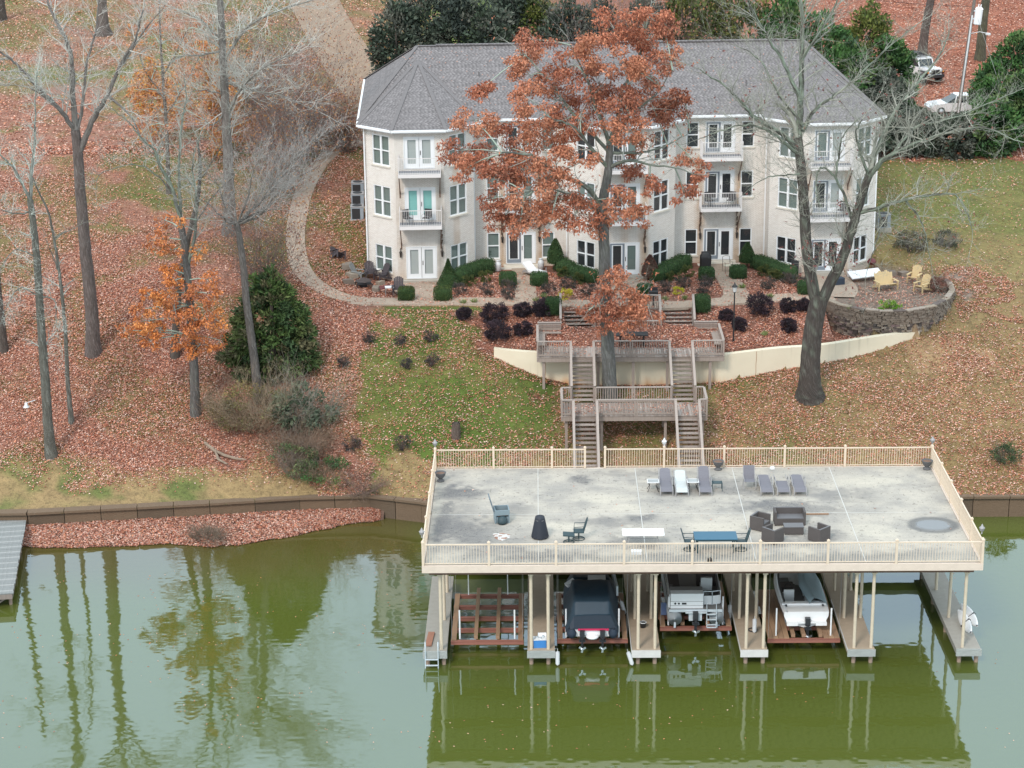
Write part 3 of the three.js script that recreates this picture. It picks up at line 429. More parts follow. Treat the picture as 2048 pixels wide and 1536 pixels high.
  const bw = 2.62, bd = 1.25; const balGeo = (() => {
    const floor = G().bx(-bw / 2, -0.12, -0.03, bw / 2, -0.003, bd - 0.05), edge = G().bx(-bw / 2 - 0.03, -0.2, bd - 0.05, bw / 2 + 0.03, 0.03, bd).bx(-bw / 2 - 0.03, -0.2, 0, -bw / 2, 0.03, bd - 0.05).bx(bw / 2, -0.2, 0, bw / 2 + 0.03, 0.03, bd - 0.05), rail = G(), H = 1.05;
    rail.bx(-bw / 2 - 0.02, H - 0.04, bd - 0.055, bw / 2 + 0.02, H, bd - 0.01); rail.bx(-bw / 2 + 0.03, 0.07, bd - 0.045, bw / 2 - 0.03, 0.1, bd - 0.02);
    for (const s of [-1, 1]) { rail.bx(s * bw / 2 - 0.02, H - 0.04, 0, s * bw / 2 + 0.02, H, bd - 0.055); rail.bx(s * bw / 2 - 0.022, 0.03, bd - 0.056, s * bw / 2 + 0.022, H + 0.02, bd - 0.009); for (let k = 1; k < 11; k++) rail.bx(s * bw / 2 - 0.007, 0.03, k * 0.11 - 0.007, s * bw / 2 + 0.007, H - 0.04, k * 0.11 + 0.007); }
    for (let k = 1; k < 24; k++) { const x = -bw / 2 + k * bw / 24; rail.bx(x - 0.0085, 0.03, bd - 0.042, x + 0.0085, H - 0.04, bd - 0.025); }
    const brace = s => G().bar([s * (bw / 2 - 0.02), -0.2, bd - 0.12], [s * (bw / 2 - 0.06), -1.45, 0.04], 0.06, 0.06).bx(s * (bw / 2 - 0.05) - 0.04, -1.75, 0, s * (bw / 2 - 0.05) + 0.04, -1.3, 0.03).geo();
    return { floor: floor.geo(), edge: edge.geo(), rail: rail.geo(), bl: brace(-1), br: brace(1) };
  })();
  function balcony(W, sm, y) { const o = frameAt(W, sm, sm, y - 0.14); o.name = 'balcony'; part('floor', balGeo.floor, M.balFloor, o); part('edge_beam', balGeo.edge, M.rail2, o); part('railing', balGeo.rail, M.rail2, o); part('brace', balGeo.bl, M.rust, o); part('brace', balGeo.br, M.rust, o); }
  const lantern = G().lathe(0, 0, 0.12, [[0.001, -0.22], [0.05, -0.2], [0.07, 0], [0.075, 0.1], [0.11, 0.13], [0.03, 0.22], [0.001, 0.28]], 8).bx(-0.03, 0.1, 0, 0.03, 0.4, 0.03).bar([0, 0.36, 0.02], [0, 0.27, 0.12], 0.03, 0.03).geo();
  const vine = (() => { const g = G(), r = RNG(5); for (let k = 0; k < 26; k++) { const y = 0.45 + 1.3 * r(); g.box(0.09 * (r() - 0.5), y, 0.03 + 0.06 * r(), 0.05 + 0.06 * r(), 0.03 + 0.09 * r(), 0.02, r() * 3, r(), r() * 3); } return g.geo(); })();
  function lamp(W, s, y, withVine) { const o = part('wall_lantern', lantern, M.bronze, house); o.position.set(...W.P(s, y)); o.rotation.y = W.ang; if (withVine) { const q = part('dead_vine', vine, M.vine, house); q.position.set(...W.P(s, y - 0.1)); q.rotation.y = W.ang; } }
  M.vine = mat({ rgb: [0.13, 0.095, 0.07], roughness: 1 });
  const B = M.window_backing, PL = M.blindPale, AQ = M.blindAqua, DK = M.dark;
  const doorPanes = { 0: [[PL, PL], [AQ, AQ], [PL, PL]], 1: [[DK, M.window_backing], [DK, B], [DK, B]], 2: [[DK, DK], [DK, PL], [B, PL]], r0: [[DK, B], [DK, B], [DK, B]], r1: [[DK, DK], [DK, DK], [DK, DK]] };
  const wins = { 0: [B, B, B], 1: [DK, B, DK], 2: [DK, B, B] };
  BAYS.forEach((cx, b) => {
    const F = [[cx - 3.44, -1.9], [cx - 1.54, 0], [cx + 1.54, 0], [cx + 3.44, -1.9]], s = Math.SQRT2, wy = [[8.4, 10.15], [12.05, 14.03], [15.35, 17.3]];
    const lo = wy.map(([y0, y1]) => [0.46 * s, 1.56 * s, y0, y1]), ro = wy.map(([y0, y1]) => [0.34 * s, 1.44 * s, y0, y1]), fo = DOORS.map(([y0, y1]) => [0.56, 2.52, y0, y1]);
    const WL = wall(F[0], F[1], lo), WF = wall(F[1], F[2], fo), WR = wall(F[2], F[3], ro);
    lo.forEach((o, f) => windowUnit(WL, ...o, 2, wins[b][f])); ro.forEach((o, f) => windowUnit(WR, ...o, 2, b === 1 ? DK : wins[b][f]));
    fo.forEach((o, f) => { doorUnit(WF, ...o, doorPanes[b][f], b > 0); if (f) balcony(WF, 1.54, o[2]); });
    lamp(WF, 0.22, 9.75); lamp(WF, 2.86, 9.75, true); if (b < 2) { }
    part('door_step', G().bx(cx - 1.2, 7.7, 0, cx + 1.2, 8.06, 0.35), M.concrete, house);
  });
  [6.5, 19.5].forEach((cx, i) => {
    const so = cx - 3.06, dOps = DOORS.map(([y0, y1]) => [2.07, 4.05, y0, y1]), wo = DOORS.flatMap(([y0, y1]) => [[0.85, 1.67, y0 + 0.33, y1 - 0.02], [4.45, 5.27, y0 + 0.33, y1 - 0.02]]);
    const W = wall([cx - 3.06, -3.35], [cx + 3.06, -3.35], [...dOps, ...wo]); wall([cx - 3.06, -1.9], [cx - 3.06, -3.35], []); wall([cx + 3.06, -3.35], [cx + 3.06, -1.9], []);
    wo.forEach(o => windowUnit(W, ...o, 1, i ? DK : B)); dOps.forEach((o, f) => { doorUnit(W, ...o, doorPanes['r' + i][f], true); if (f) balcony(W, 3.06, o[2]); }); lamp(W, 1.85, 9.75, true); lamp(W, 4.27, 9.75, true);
    part('door_step', G().bx(cx - 1.15, 7.7, -3.35, cx + 1.15, 8.06, -3.0).bx(cx - 1.4, 7.7, -3.0, cx + 1.4, 7.95, -2.5), M.sill, house);
  });
  wall([-3.44, -18.5], [-3.44, -1.9], [[12.5, 13.6, 12.1, 14]]); wall([29.44, -1.9], [29.44, -18.5], []); wall([29.44, -18.5], [-3.44, -18.5], []);
  part('wall', wallGeo, M.brick, house);
  // eaves: outline of the roof edge
  const e = 0.42, EY = 17.8, k = e * Math.tan(Math.PI / 8);
  const edge = [[-3.44 - e, -18.95], [-3.44 - e, -1.9 + k]]; for (const cx of BAYS) { if (cx) edge.push([cx - 3.44 - e, -2.93], [cx - 3.44 - e, -1.9 + k]); edge.push([cx - 1.54 - k, e], [cx + 1.54 + k, e], [cx + 3.44 + e, -1.9 + k]); if (cx < 26) edge.push([cx + 3.44 + e, -2.93]); } edge.push([29.44 + e, -18.95]);
  // roof planes
  const roof = G(), R = (a, b, c) => { const A = V(...a), u = V(...b).sub(A), n = new THREE.Vector3().crossVectors(u, V(...c).sub(A)).normalize(); if (n.y < 0) n.negate(); const h = new THREE.Vector3().crossVectors(V(0, 1, 0), n); if (h.lengthSq() < 1e-6) h.set(1, 0, 0); h.normalize(); const s = new THREE.Vector3().crossVectors(n, h); const uv = q => { const P = V(...q); return [P.dot(h), P.dot(s)]; }; roof.tri(a, b, c, [...uv(a), ...uv(b), ...uv(c)]); };
  const zf = -2.93, zb = -18.95, zr = -10.95, yr = 21.3, xl = -3.44 - e, xr = 29.44 + e;
  R([xl, EY, zf], [xr, EY, zf], [26.05, yr, zr]); R([xl, EY, zf], [26.05, yr, zr], [-0.05, yr, zr]); R([xr, EY, zb], [xl, EY, zb], [-0.05, yr, zr]); R([xr, EY, zb], [-0.05, yr, zr], [26.05, yr, zr]); R([xl, EY, zb], [xl, EY, zf], [-0.05, yr, zr]); R([xr, EY, zf], [xr, EY, zb], [26.05, yr, zr]);
  const hips = G(), hip = (a, b) => hips.bar([a[0], a[1] + 0.025, a[2]], [b[0], b[1] + 0.025, b[2]], 0.24, 0.045);
  for (const cx of BAYS) { const ap = [cx, 20.6, -9.35], q = [[cx - 3.44 - e, EY, -4.4], [cx - 3.44 - e, EY, -1.9 + k], [cx - 1.54 - k, EY, e], [cx + 1.54 + k, EY, e], [cx + 3.44 + e, EY, -1.9 + k], [cx + 3.44 + e, EY, -4.4]]; for (let i = 0; i < 5; i++) R(q[i], q[i + 1], ap); for (let i = 1; i < 5; i++) hip(q[i], ap); }
  hip([-0.05, yr, zr], [26.05, yr, zr]); hip([xl, EY, zb], [-0.05, yr, zr]); hip([xr, EY, zb], [26.05, yr, zr]); hip([xl, EY, zf], [-0.05, yr, zr]); hip([xr, EY, zf], [26.05, yr, zr]);
  const rf = part('roof', roof, M.shingle, house); part('hip_cap', hips, M.hipcap, rf);
  part('vent_pipe', G().cyl(4, 19.6, -7.5, 20.1, 0.05, 8).cyl(21.5, 19, -6, 19.5, 0.05, 8), M.hipcap, rf);
  const ridgeVent = part('ridge_vent', G().bx(1.2, yr + 0.05, zr - 0.14, 25, yr + 0.11, zr + 0.14), M.shingle, rf);
  // soffit, gutters
  const sof = G(), gut = G();
  for (let i = 0; i < edge.length - 1; i++) { const a = edge[i], b = edge[i + 1]; const L = Math.hypot(b[0] - a[0], b[1] - a[1]), nx = -(b[1] - a[1]) / L, nz = (b[0] - a[0]) / L; gut.bar([a[0] + nx * 0.05, 17.74, a[1] + nz * 0.05], [b[0] + nx * 0.05, 17.74, b[1] + nz * 0.05], 0.13, 0.13); gut.bar([a[0] - nx * 0.03, 17.67, a[1] - nz * 0.03], [b[0] - nx * 0.03, 17.67, b[1] - nz * 0.03], 0.03, 0.16); sof.quad([a[0], 17.6, a[1]], [b[0], 17.6, b[1]], [b[0] - nx * 0.9, 17.6, b[1] - nz * 0.9], [a[0] - nx * 0.9, 17.6, a[1] - nz * 0.9]); }
  part('gutter', gut, M.white, house); part('soffit', sof, M.whiteDull, house);
  for (const [x, z, y0] of [[-3.5, -1.78, 8.1], [3.5, -3.2, 8.0], [9.5, -3.2, 8], [16.5, -3.2, 8], [22.5, -3.2, 8], [29.5, -1.95, 8]]) part('downspout', G().bx(x - 0.045, y0, z - 0.04, x + 0.045, 17.45, z + 0.05).bar([x, 17.45, z], [x, 17.7, z + 0.35], 0.08, 0.08), M.white, house);
  part('foundation', G().bx(-3.3, 7.0, -18.3, 29.3, 7.7, -3.5), M.concrete, house);
  // plain rooms behind the glass so that nothing shows through the house
  part('inner_floor', G().bx(-3.2, 11.6, -18.2, 29.2, 11.75, -3.6).bx(-3.2, 14.9, -18.2, 29.2, 15.05, -3.6), M.whiteDull, house);
}
// rust and mildew streaks run down the painted brick below the balcony brackets

// ---------- boathouse with its roof deck ----------
const DY = 5.26, DX0 = -5.4, DX1 = 20.42, DZ1 = -12.87;
const boathouse = thing('boathouse', 'boathouse on slim cream columns with a stained concrete roof deck', 'boathouse');
{
  const stains = [[-2.6, -2.2, 3.2, 1.5, 0.4], [-4.2, -6.5, 1.6, 4.5, 0.32], [8.2, -10.4, 3.6, 1.4, 0.38], [12.6, -6.6, 3.2, 1.2, 0.4], [6, -0.8, 6, 0.7, 0.35], [14, -0.7, 5, 0.6, 0.3], [3.2, -5.2, 2.6, 0.8, 0.35], [-3.7, -9.36, 1.5, 1.1, 0.75], [2.25, -11.04, 0.82, 0.8, 0.8], [-3.3, -4.0, 2.2, 1.9, 0.5], [5.18, -5.84, 0.97, 0.7, 0.55], [4.56, -2.97, 1.9, 1.1, 0.45], [11.9, -7.4, 2.2, 0.9, 0.5], [13.4, -3.5, 1.5, 0.9, 0.5], [0, -1.1, 3.2, 1.1, 0.5], [10.1, -9.2, 1.6, 0.9, 0.4], [15.5, -8.7, 2, 1.2, 0.3], [-4.6, -6, 0.5, 5, 0.45], [7, -9.2, 1.6, 1, 0.35], [12, -2.6, 1.8, 0.8, 0.4], [17, -1.2, 3, 0.6, 0.3], [-1.2, -6.9, 1.2, 1, 0.3], [6, -12, 5, 0.6, 0.25]];
  const pale = [[3.06, -8.4, 1.7, 0.9], [8.5, -4.6, 2.2, 1.1], [16.8, -10.6, 2.4, 1], [4.2, -7.3, 0.9, 0.6], [15.8, -4, 1.6, 1.2], [1.2, -4.9, 1.4, 0.6]];
  const deckMap = tex(2048, 1024, (u, v) => {
    const x = lerp(DX0, DX1, u), z = -12.87 * v, w = fbm(x * 0.9, z * 0.9, 4) - 0.5, w2 = fbm(x * 2.3 + 8, z * 2.3, 3) - 0.5, fine = noise(x * 34, z * 34), sw = noise(x * 1.2, z * 22);
    let c = mix3([0.455, 0.415, 0.355], [0.285, 0.27, 0.25], clamp(0.34 + 1.5 * w + 0.5 * w2, 0, 1));
    for (const [a, b, rx, rz] of pale) { const d = Math.hypot((x - a) / rx + w2 * 0.9, (z - b) / rz + w * 1.2); c = mix3(c, [0.52, 0.475, 0.395], 0.7 * smooth(1.1, 0.3, d)); }
    for (const [a, b, rx, rz, k] of stains) { const d = Math.hypot((x - a) / rx + w * 1.1, (z - b) / rz + w2 * 1.5); c = mix3(c, [0.11, 0.11, 0.115], Math.min(0.92, k * 1.7) * smooth(1.1, 0.3, d) * (0.75 + 0.8 * (fine - 0.5))); }
    { const d = Math.hypot((x - 18.96) / 1.12 + w2 * 0.15, (z + 4.66) / 0.95 + w * 0.1); c = mix3(c, [0.1, 0.105, 0.11], 0.75 * smooth(1.25, 0.95, d) * smooth(0.45, 0.8, d)); c = mix3(c, [0.2, 0.21, 0.22], 0.8 * smooth(0.85, 0.6, d)); }
    { const d = Math.hypot((x + 1.75) / 0.5 + w2, (z + 3.5) / 0.55 + w2); if (d < 0.8) c = mix3(c, noise(x * 7, z * 7) > 0.5 ? [0.6, 0.58, 0.56] : [0.3, 0.15, 0.1], 0.9); }
    const spot = noise(x * 9.1, z * 9.1); if (spot > 0.86) c = mul3(c, 0.72);
    return mul3(c, 0.86 + 0.2 * fine + 0.12 * (sw - 0.5));
  });
  const dm = mat({ map: deckMap, bumpMap: grainBump, bumpScale: 0.004, roughness: 0.85 });
  const XJ = [DX0 + 0.12, -0.02, 5.01, 10.04, 15.07, DX1 - 0.12], ZJ = [-0.12, -6.36, DZ1 + 0.12];
  for (let i = 0; i < 5; i++) for (let j = 0; j < 2; j++) {
    const a = XJ[i] + 0.025, b = XJ[i + 1] - 0.025, c = ZJ[j] - 0.025, d = ZJ[j + 1] + 0.025, U = x => (x - DX0) / (DX1 - DX0), W = z => z / DZ1;
    const g = G().bx(a, DY - 0.28, d, b, DY - 0.02, c); g.quad([a, DY, c], [b, DY, c], [b, DY, d], [a, DY, d], [U(a), W(c), U(b), W(c), U(b), W(d), U(a), W(d)]);
    for (const [p, q] of [[[a, c], [b, c]], [[b, c], [b, d]], [[b, d], [a, d]], [[a, d], [a, c]]]) g.quad([p[0], DY - 0.02, p[1]], [q[0], DY - 0.02, q[1]], [q[0], DY, q[1]], [p[0], DY, p[1]], [U(p[0]), W(p[1]), U(q[0]), W(q[1]), U(q[0]), W(q[1]), U(p[0]), W(p[1])]);
    part('slab_panel', g, dm, boathouse);
  }
  const jt = G(); for (const x of XJ.slice(1, 5)) jt.bx(x - 0.02, DY - 0.2, DZ1 + 0.15, x + 0.02, DY - 0.003, -0.15); jt.bx(DX0 + 0.15, DY - 0.2, -6.383, DX1 - 0.15, DY - 0.006, -6.337); part('joint_sealant', jt, M.joint, boathouse);
  part('edge_beam', G().bx(DX0, DY - 0.36, -0.12, DX1, DY - 0.02, 0.04).bx(DX0, DY - 0.36, DZ1 - 0.04, DX1, DY - 0.02, DZ1 + 0.12).bx(DX0, DY - 0.36, DZ1 + 0.12, DX0 + 0.12, DY - 0.02, -0.12).bx(DX1 - 0.12, DY - 0.36, DZ1 + 0.12, DX1, DY - 0.02, -0.12), M.fascia, boathouse);
  for (const z of [-0.55, -3.9, -7.2, -10.6]) part('cross_beam', G().bx(DX0 + 0.3, DY - 0.66, z - 0.1, DX1 - 0.3, DY - 0.3, z + 0.1), M.rust, boathouse);
  const colG = G().cyl(0, 0.76, 0, DY - 0.66, 0.078, 12).bx(-0.12, DY - 0.72, -0.12, 0.12, DY - 0.665, 0.12).geo(), pileG = G().tube([[0, 0.45, 0], [0, -0.05, 0], [0.0, -0.15, 0], [0, -2, 0]], [0.1, 0.1, 0.115, 0.115], 10).geo();
  const docks = [[-5.45, -4.35, [-4.6], -9.2], [-0.56, 0.72, [-0.38, 0.42], -10.7], [4.33, 5.66, [4.63, 5.42], -10.7], [9.43, 10.68, [9.69, 10.5], -10.7], [14.43, 15.7, [14.75, 15.55], -10.7], [19.5, 20.65, [19.82], -11.3]];
  const dockLabels = ['narrow grey concrete catwalk with a ladder and a rusty plank on it', 'concrete catwalk with a blue cooler between its two columns', 'concrete catwalk with white edge strip between covered boat and pontoon boat', 'tan concrete catwalk between the pontoon boat and the white runabout', 'tan concrete catwalk between the runabout and the empty slip', 'long grey concrete catwalk carrying the two white paddleboards'];
  docks.forEach(([x0, x1, cx, zb], i) => {
    const d = thing('catwalk', dockLabels[i], 'dock', [0, 0, 0], 0, 'catwalks between the boat slips');
    part('deck_slab', G().bx(x0, 0.5, zb, x1, 0.76, -0.3), i === 0 || i === 5 ? M.catwalk : M.catwalkWarm, d); part('end_face', G().bx(x0 - 0.02, 0.44, -0.3, x1 + 0.02, 0.79, -0.22), i < 2 || i > 3 ? M.endWorn : M.endWhite, d);
    if (i > 1 && i < 5) part('edge_strip', G().bx(x0 - 0.03, 0.7, -6, x0, 0.8, -0.25), M.endWhite, d);
    for (const z of [-0.55, -3.9, -7.2, -10.4]) { if (z < zb) continue; const px = cx.length > 1 ? cx : [x0 + 0.2, x1 - 0.15]; for (const x of px) { const p = part('pile', pileG, M.pile, d); p.position.set(x, 0, z); } for (const x of cx) { const c = part('column', colG, M.column, boathouse); c.position.set(x, 0, z); } }
  });
  const back = thing('catwalk', 'cross catwalk closing the back of the empty slip', 'dock', [0, 0, 0], 0, 'catwalks between the boat slips'); part('deck_slab', G().bx(15.72, 0.5, -11, 19.48, 0.74, -10), M.catwalk, back);
}
// ---------- cream aluminium railings ----------
const balG = G().bx(-0.011, 0.1, -0.011, 0.011, 1.0, 0.011).geo(), postG = G().bx(-0.055, -0.02, -0.055, 0.055, 1.12, 0.055).bx(-0.07, 1.12, -0.07, 0.07, 1.15, 0.07).lathe(0, 1.15, 0, [[0.05, 0], [0.055, 0.03], [0.001, 0.07]], 8).geo();
function railing(label, a, b, posts) { // posts: distances along
  const L = Math.hypot(b[0] - a[0], b[1] - a[1]), dx = (b[0] - a[0]) / L, dz = (b[1] - a[1]) / L, o = thing('deck_railing', label, 'railing', [a[0], DY, a[1]], Math.atan2(-dz, dx), 'railings round the boathouse roof deck');
  for (const s of posts) { const p = part('post', postG, M.railTan, o); p.position.x = s; }
  for (let i = 0; i < posts.length - 1; i++) {
    const s0 = posts[i] + 0.055, s1 = posts[i + 1] - 0.055; part('top_rail', G().bx(s0, 1.0, -0.032, s1, 1.055, 0.032), M.railTan, o); part('bottom_rail', G().bx(s0, 0.065, -0.022, s1, 0.1, 0.022), M.railTan, o);
    const n = Math.round((s1 - s0) / 0.125); for (let k = 1; k < n; k++) { const q = part('baluster', balG, M.railTan, o); q.position.x = s0 + (s1 - s0) * k / n; }
  }
  return o;
}
{
  const X = [-5.34, -2.3, 0.79, 3.92, 7.05, 10.17, 13.28, 16.42, 20.36].map(x => x + 5.34);
  railing('long cream baluster railing along the lake side above the boat slips', [-5.34, -0.02], [20.36, -0.02], X);
  railing('short cream railing on the lawn side between deck corner and stair gap', [-5.34, -12.8], [2.42, -12.8], [0, 3.02, 6.05, 7.76]);
  railing('long cream railing on the lawn side behind the loungers', [3.46, -12.8], [20.36, -12.8], [0, 3.06, 6.17, 9.3, 12.42, 16.9]);
  railing('cream railing along the deck edge over the ladder catwalk', [-5.34, -12.74], [-5.34, -0.08], [0.06, 3.2, 6.3, 9.5, 12.6]);
  railing('cream railing along the deck edge over the paddleboard catwalk', [20.36, -12.74], [20.36, -0.08], [0.06, 2.6, 5.1, 7.6, 10.1, 12.6]);
  const lg = G().cyl(0, 0, 0, 0.12, 0.035, 8).lathe(0, 0.12, 0, [[0.04, 0], [0.1, 0.05], [0.12, 0.16], [0.14, 0.18], [0.06, 0.26], [0.03, 0.34], [0.001, 0.38]], 10).geo();
  const L5 = ['weathered post lantern on the deck corner by the dark floor stain', 'pale post lantern on the railing in front of the wooden stair', 'post lantern on the deck corner beside the stone planter', 'post lantern on the deck corner above the ladder', 'post lantern on the deck corner above the paddleboards'];
  [[-5.34, -12.8], [6.52, -12.8], [20.36, -12.8], [-5.4, -0.6], [20.42, -0.7]].forEach(([x, z], i) => { const m = single('post_lantern', lg, i === 1 ? M.whiteDull : M.slingFrame, L5[i], 'lantern', 'lanterns on the deck railing'); m.position.set(x, DY + 1.15, z); });
}
// ---------- boat lifts ----------
function lift(label, x0, x1, z0, z1, planksL, planksR, bunks) {
  const o = thing('boat_lift', label, 'boat lift', [0, 0, 0], 0, 'boat lifts in the slips');
  const n = 5; for (let k = 0; k < n; k++) { const z = lerp(z0, z1, k / (n - 1)); part('cross_beam', G().bx(x0, 0.55, z - 0.07, x1, 0.72, z + 0.07).bx(x0, 0.72, z - 0.1, x1, 0.735, z + 0.1), M.redSteel, o); }
  for (const [s, c] of [[1, planksL], [-1, planksR]]) for (let k = 0; k < c; k++) { const e = s > 0 ? x0 : x1, a = e + s * (0.02 + k * 0.255), b = a + s * 0.24; part('plank', G().bx(Math.min(a, b), 0.74, z1 - 0.05, Math.max(a, b), 0.79, z0 + 0.0), k % 2 ? M.brownWood : M.brownWood2, o); }
  for (const x of bunks) part('bunk', G().bx(x - 0.09, 0.74, z1 - 0.5, x + 0.09, 0.9, z0 - 0.15), M.brownWood2, o);
  for (const x of [x0 + 0.42, x1 - 0.42]) part('guide_post', G().cyl(x, 0.72, z0 - 0.25, 2.2, 0.04, 8), M.white, o);
  for (const x of [x0 + 0.04, x1 - 0.04]) for (const z of [z0 - 0.1, z1 + 0.1]) part('cable', G().cyl(x, 0.7, z, DY - 0.4, 0.008, 4), M.slingFrame, o);
  return o;
}
const l1 = lift('empty boat lift of red steel beams with bare wooden bunks', -4.2, -0.75, -1.55, -6.9, 1, 1, [-3.02, -1.98]);
for (const x of [-3.5, -1.55]) part('hanging_pole', G().bar([x, 1.0, -6.3], [x - 0.05, DY - 0.5, -7.6], 0.05, 0.05), M.whiteDull, l1);
lift('boat lift under the navy covered boat', 0.85, 4.2, -1.65, -6.9, 1, 1, [1.9, 3.1]);
lift('boat lift under the pontoon boat', 5.8, 9.25, -3.0, -8.3, 1, 1, [6.9, 8.1]);
lift('boat lift with broad brown plank sides under the white runabout', 10.82, 14.25, -1.6, -7.2, 4, 3, [12.05, 12.55, 13.35]);

// ---------- boats ----------
function loft(rings, closed = true) { // rings of equal length of points
  const g = new THREE.BufferGeometry(), p = [], t = [], ix = [], n = rings[0].length; rings.forEach((r, i) => r.forEach((q, k) => { p.push(...q); t.push(k * 0.2, i * 0.4); }));
  for (let i = 0; i < rings.length - 1; i++) for (let k = 0; k < n - (closed ? 0 : 1); k++) { const a = i * n + k, b = i * n + (k + 1) % n; ix.push(a, b, b + n, a, b + n, a + n); }
  g.setAttribute('position', new THREE.Float32BufferAttribute(p, 3)); g.setAttribute('uv', new THREE.Float32BufferAttribute(t, 2)); g.setIndex(ix); g.computeVertexNormals(); return g;
}
// hull outline: half width at station s (0 stern .. 1 bow)
const halfW = (s, W) => W * (s < 0.45 ? 0.94 + 0.06 * Math.sin(s / 0.45 * 1.57) : Math.sqrt(Math.max(0, 1 - Math.pow((s - 0.45) / 0.56, 2.4))));
function hullRings(W, L, keel, gun, bowLift) { const R = []; for (let i = 0; i <= 20; i++) { const s = i / 20, z = -s * L, w = Math.max(0.012, halfW(s, W)), k = keel + Math.pow(s, 4) * (gun - keel) * 0.85, g = gun + bowLift * s * s, ch = lerp(k, g, 0.42); R.push([[-w, g, z], [-w * 0.97, lerp(ch, g, 0.5), z], [-w * 0.86, ch, z], [-w * 0.4, lerp(k, ch, 0.45), z], [0, k, z], [w * 0.4, lerp(k, ch, 0.45), z], [w * 0.86, ch, z], [w * 0.97, lerp(ch, g, 0.5), z], [w, g, z]]); } return R; }
function stern(R) { const a = R[0], g = G(); for (let k = 1; k < a.length - 1; k++) g.tri(a[0], a[k], a[k + 1]); return g; }
function outdrive(parent, x, y, z, s = 1) {
  const d = new THREE.Group(); d.name = 'outdrive'; d.position.set(x, y, z); d.scale.setScalar(s); parent.add(d);
  part('housing', G().bx(-0.13, -0.1, -0.02, 0.13, 0.3, 0.22).box(0, -0.3, 0.2, 0.12, 0.55, 0.2, 0, 0.12).box(0, -0.22, 0.25, 0.34, 0.03, 0.34), M.motor, d);
  part('gearcase', G().tube([[0, -0.58, 0.02], [0, -0.58, 0.18], [0, -0.58, 0.36], [0, -0.58, 0.48]], [0.03, 0.075, 0.075, 0.04], 8).box(0, -0.72, 0.2, 0.03, 0.25, 0.18), M.motor, d);
  const pr = G(); for (let k = 0; k < 3; k++) { const a = k * 2.094 + 0.4; pr.box(Math.cos(a) * 0.11, -0.58 + Math.sin(a) * 0.11, 0.5, 0.18, 0.11, 0.02, 0.35, 0, a); } pr.tube([[0, -0.58, 0.44], [0, -0.58, 0.6]], [0.045, 0.015], 8); part('propeller', pr, M.chrome, d); return d;
}
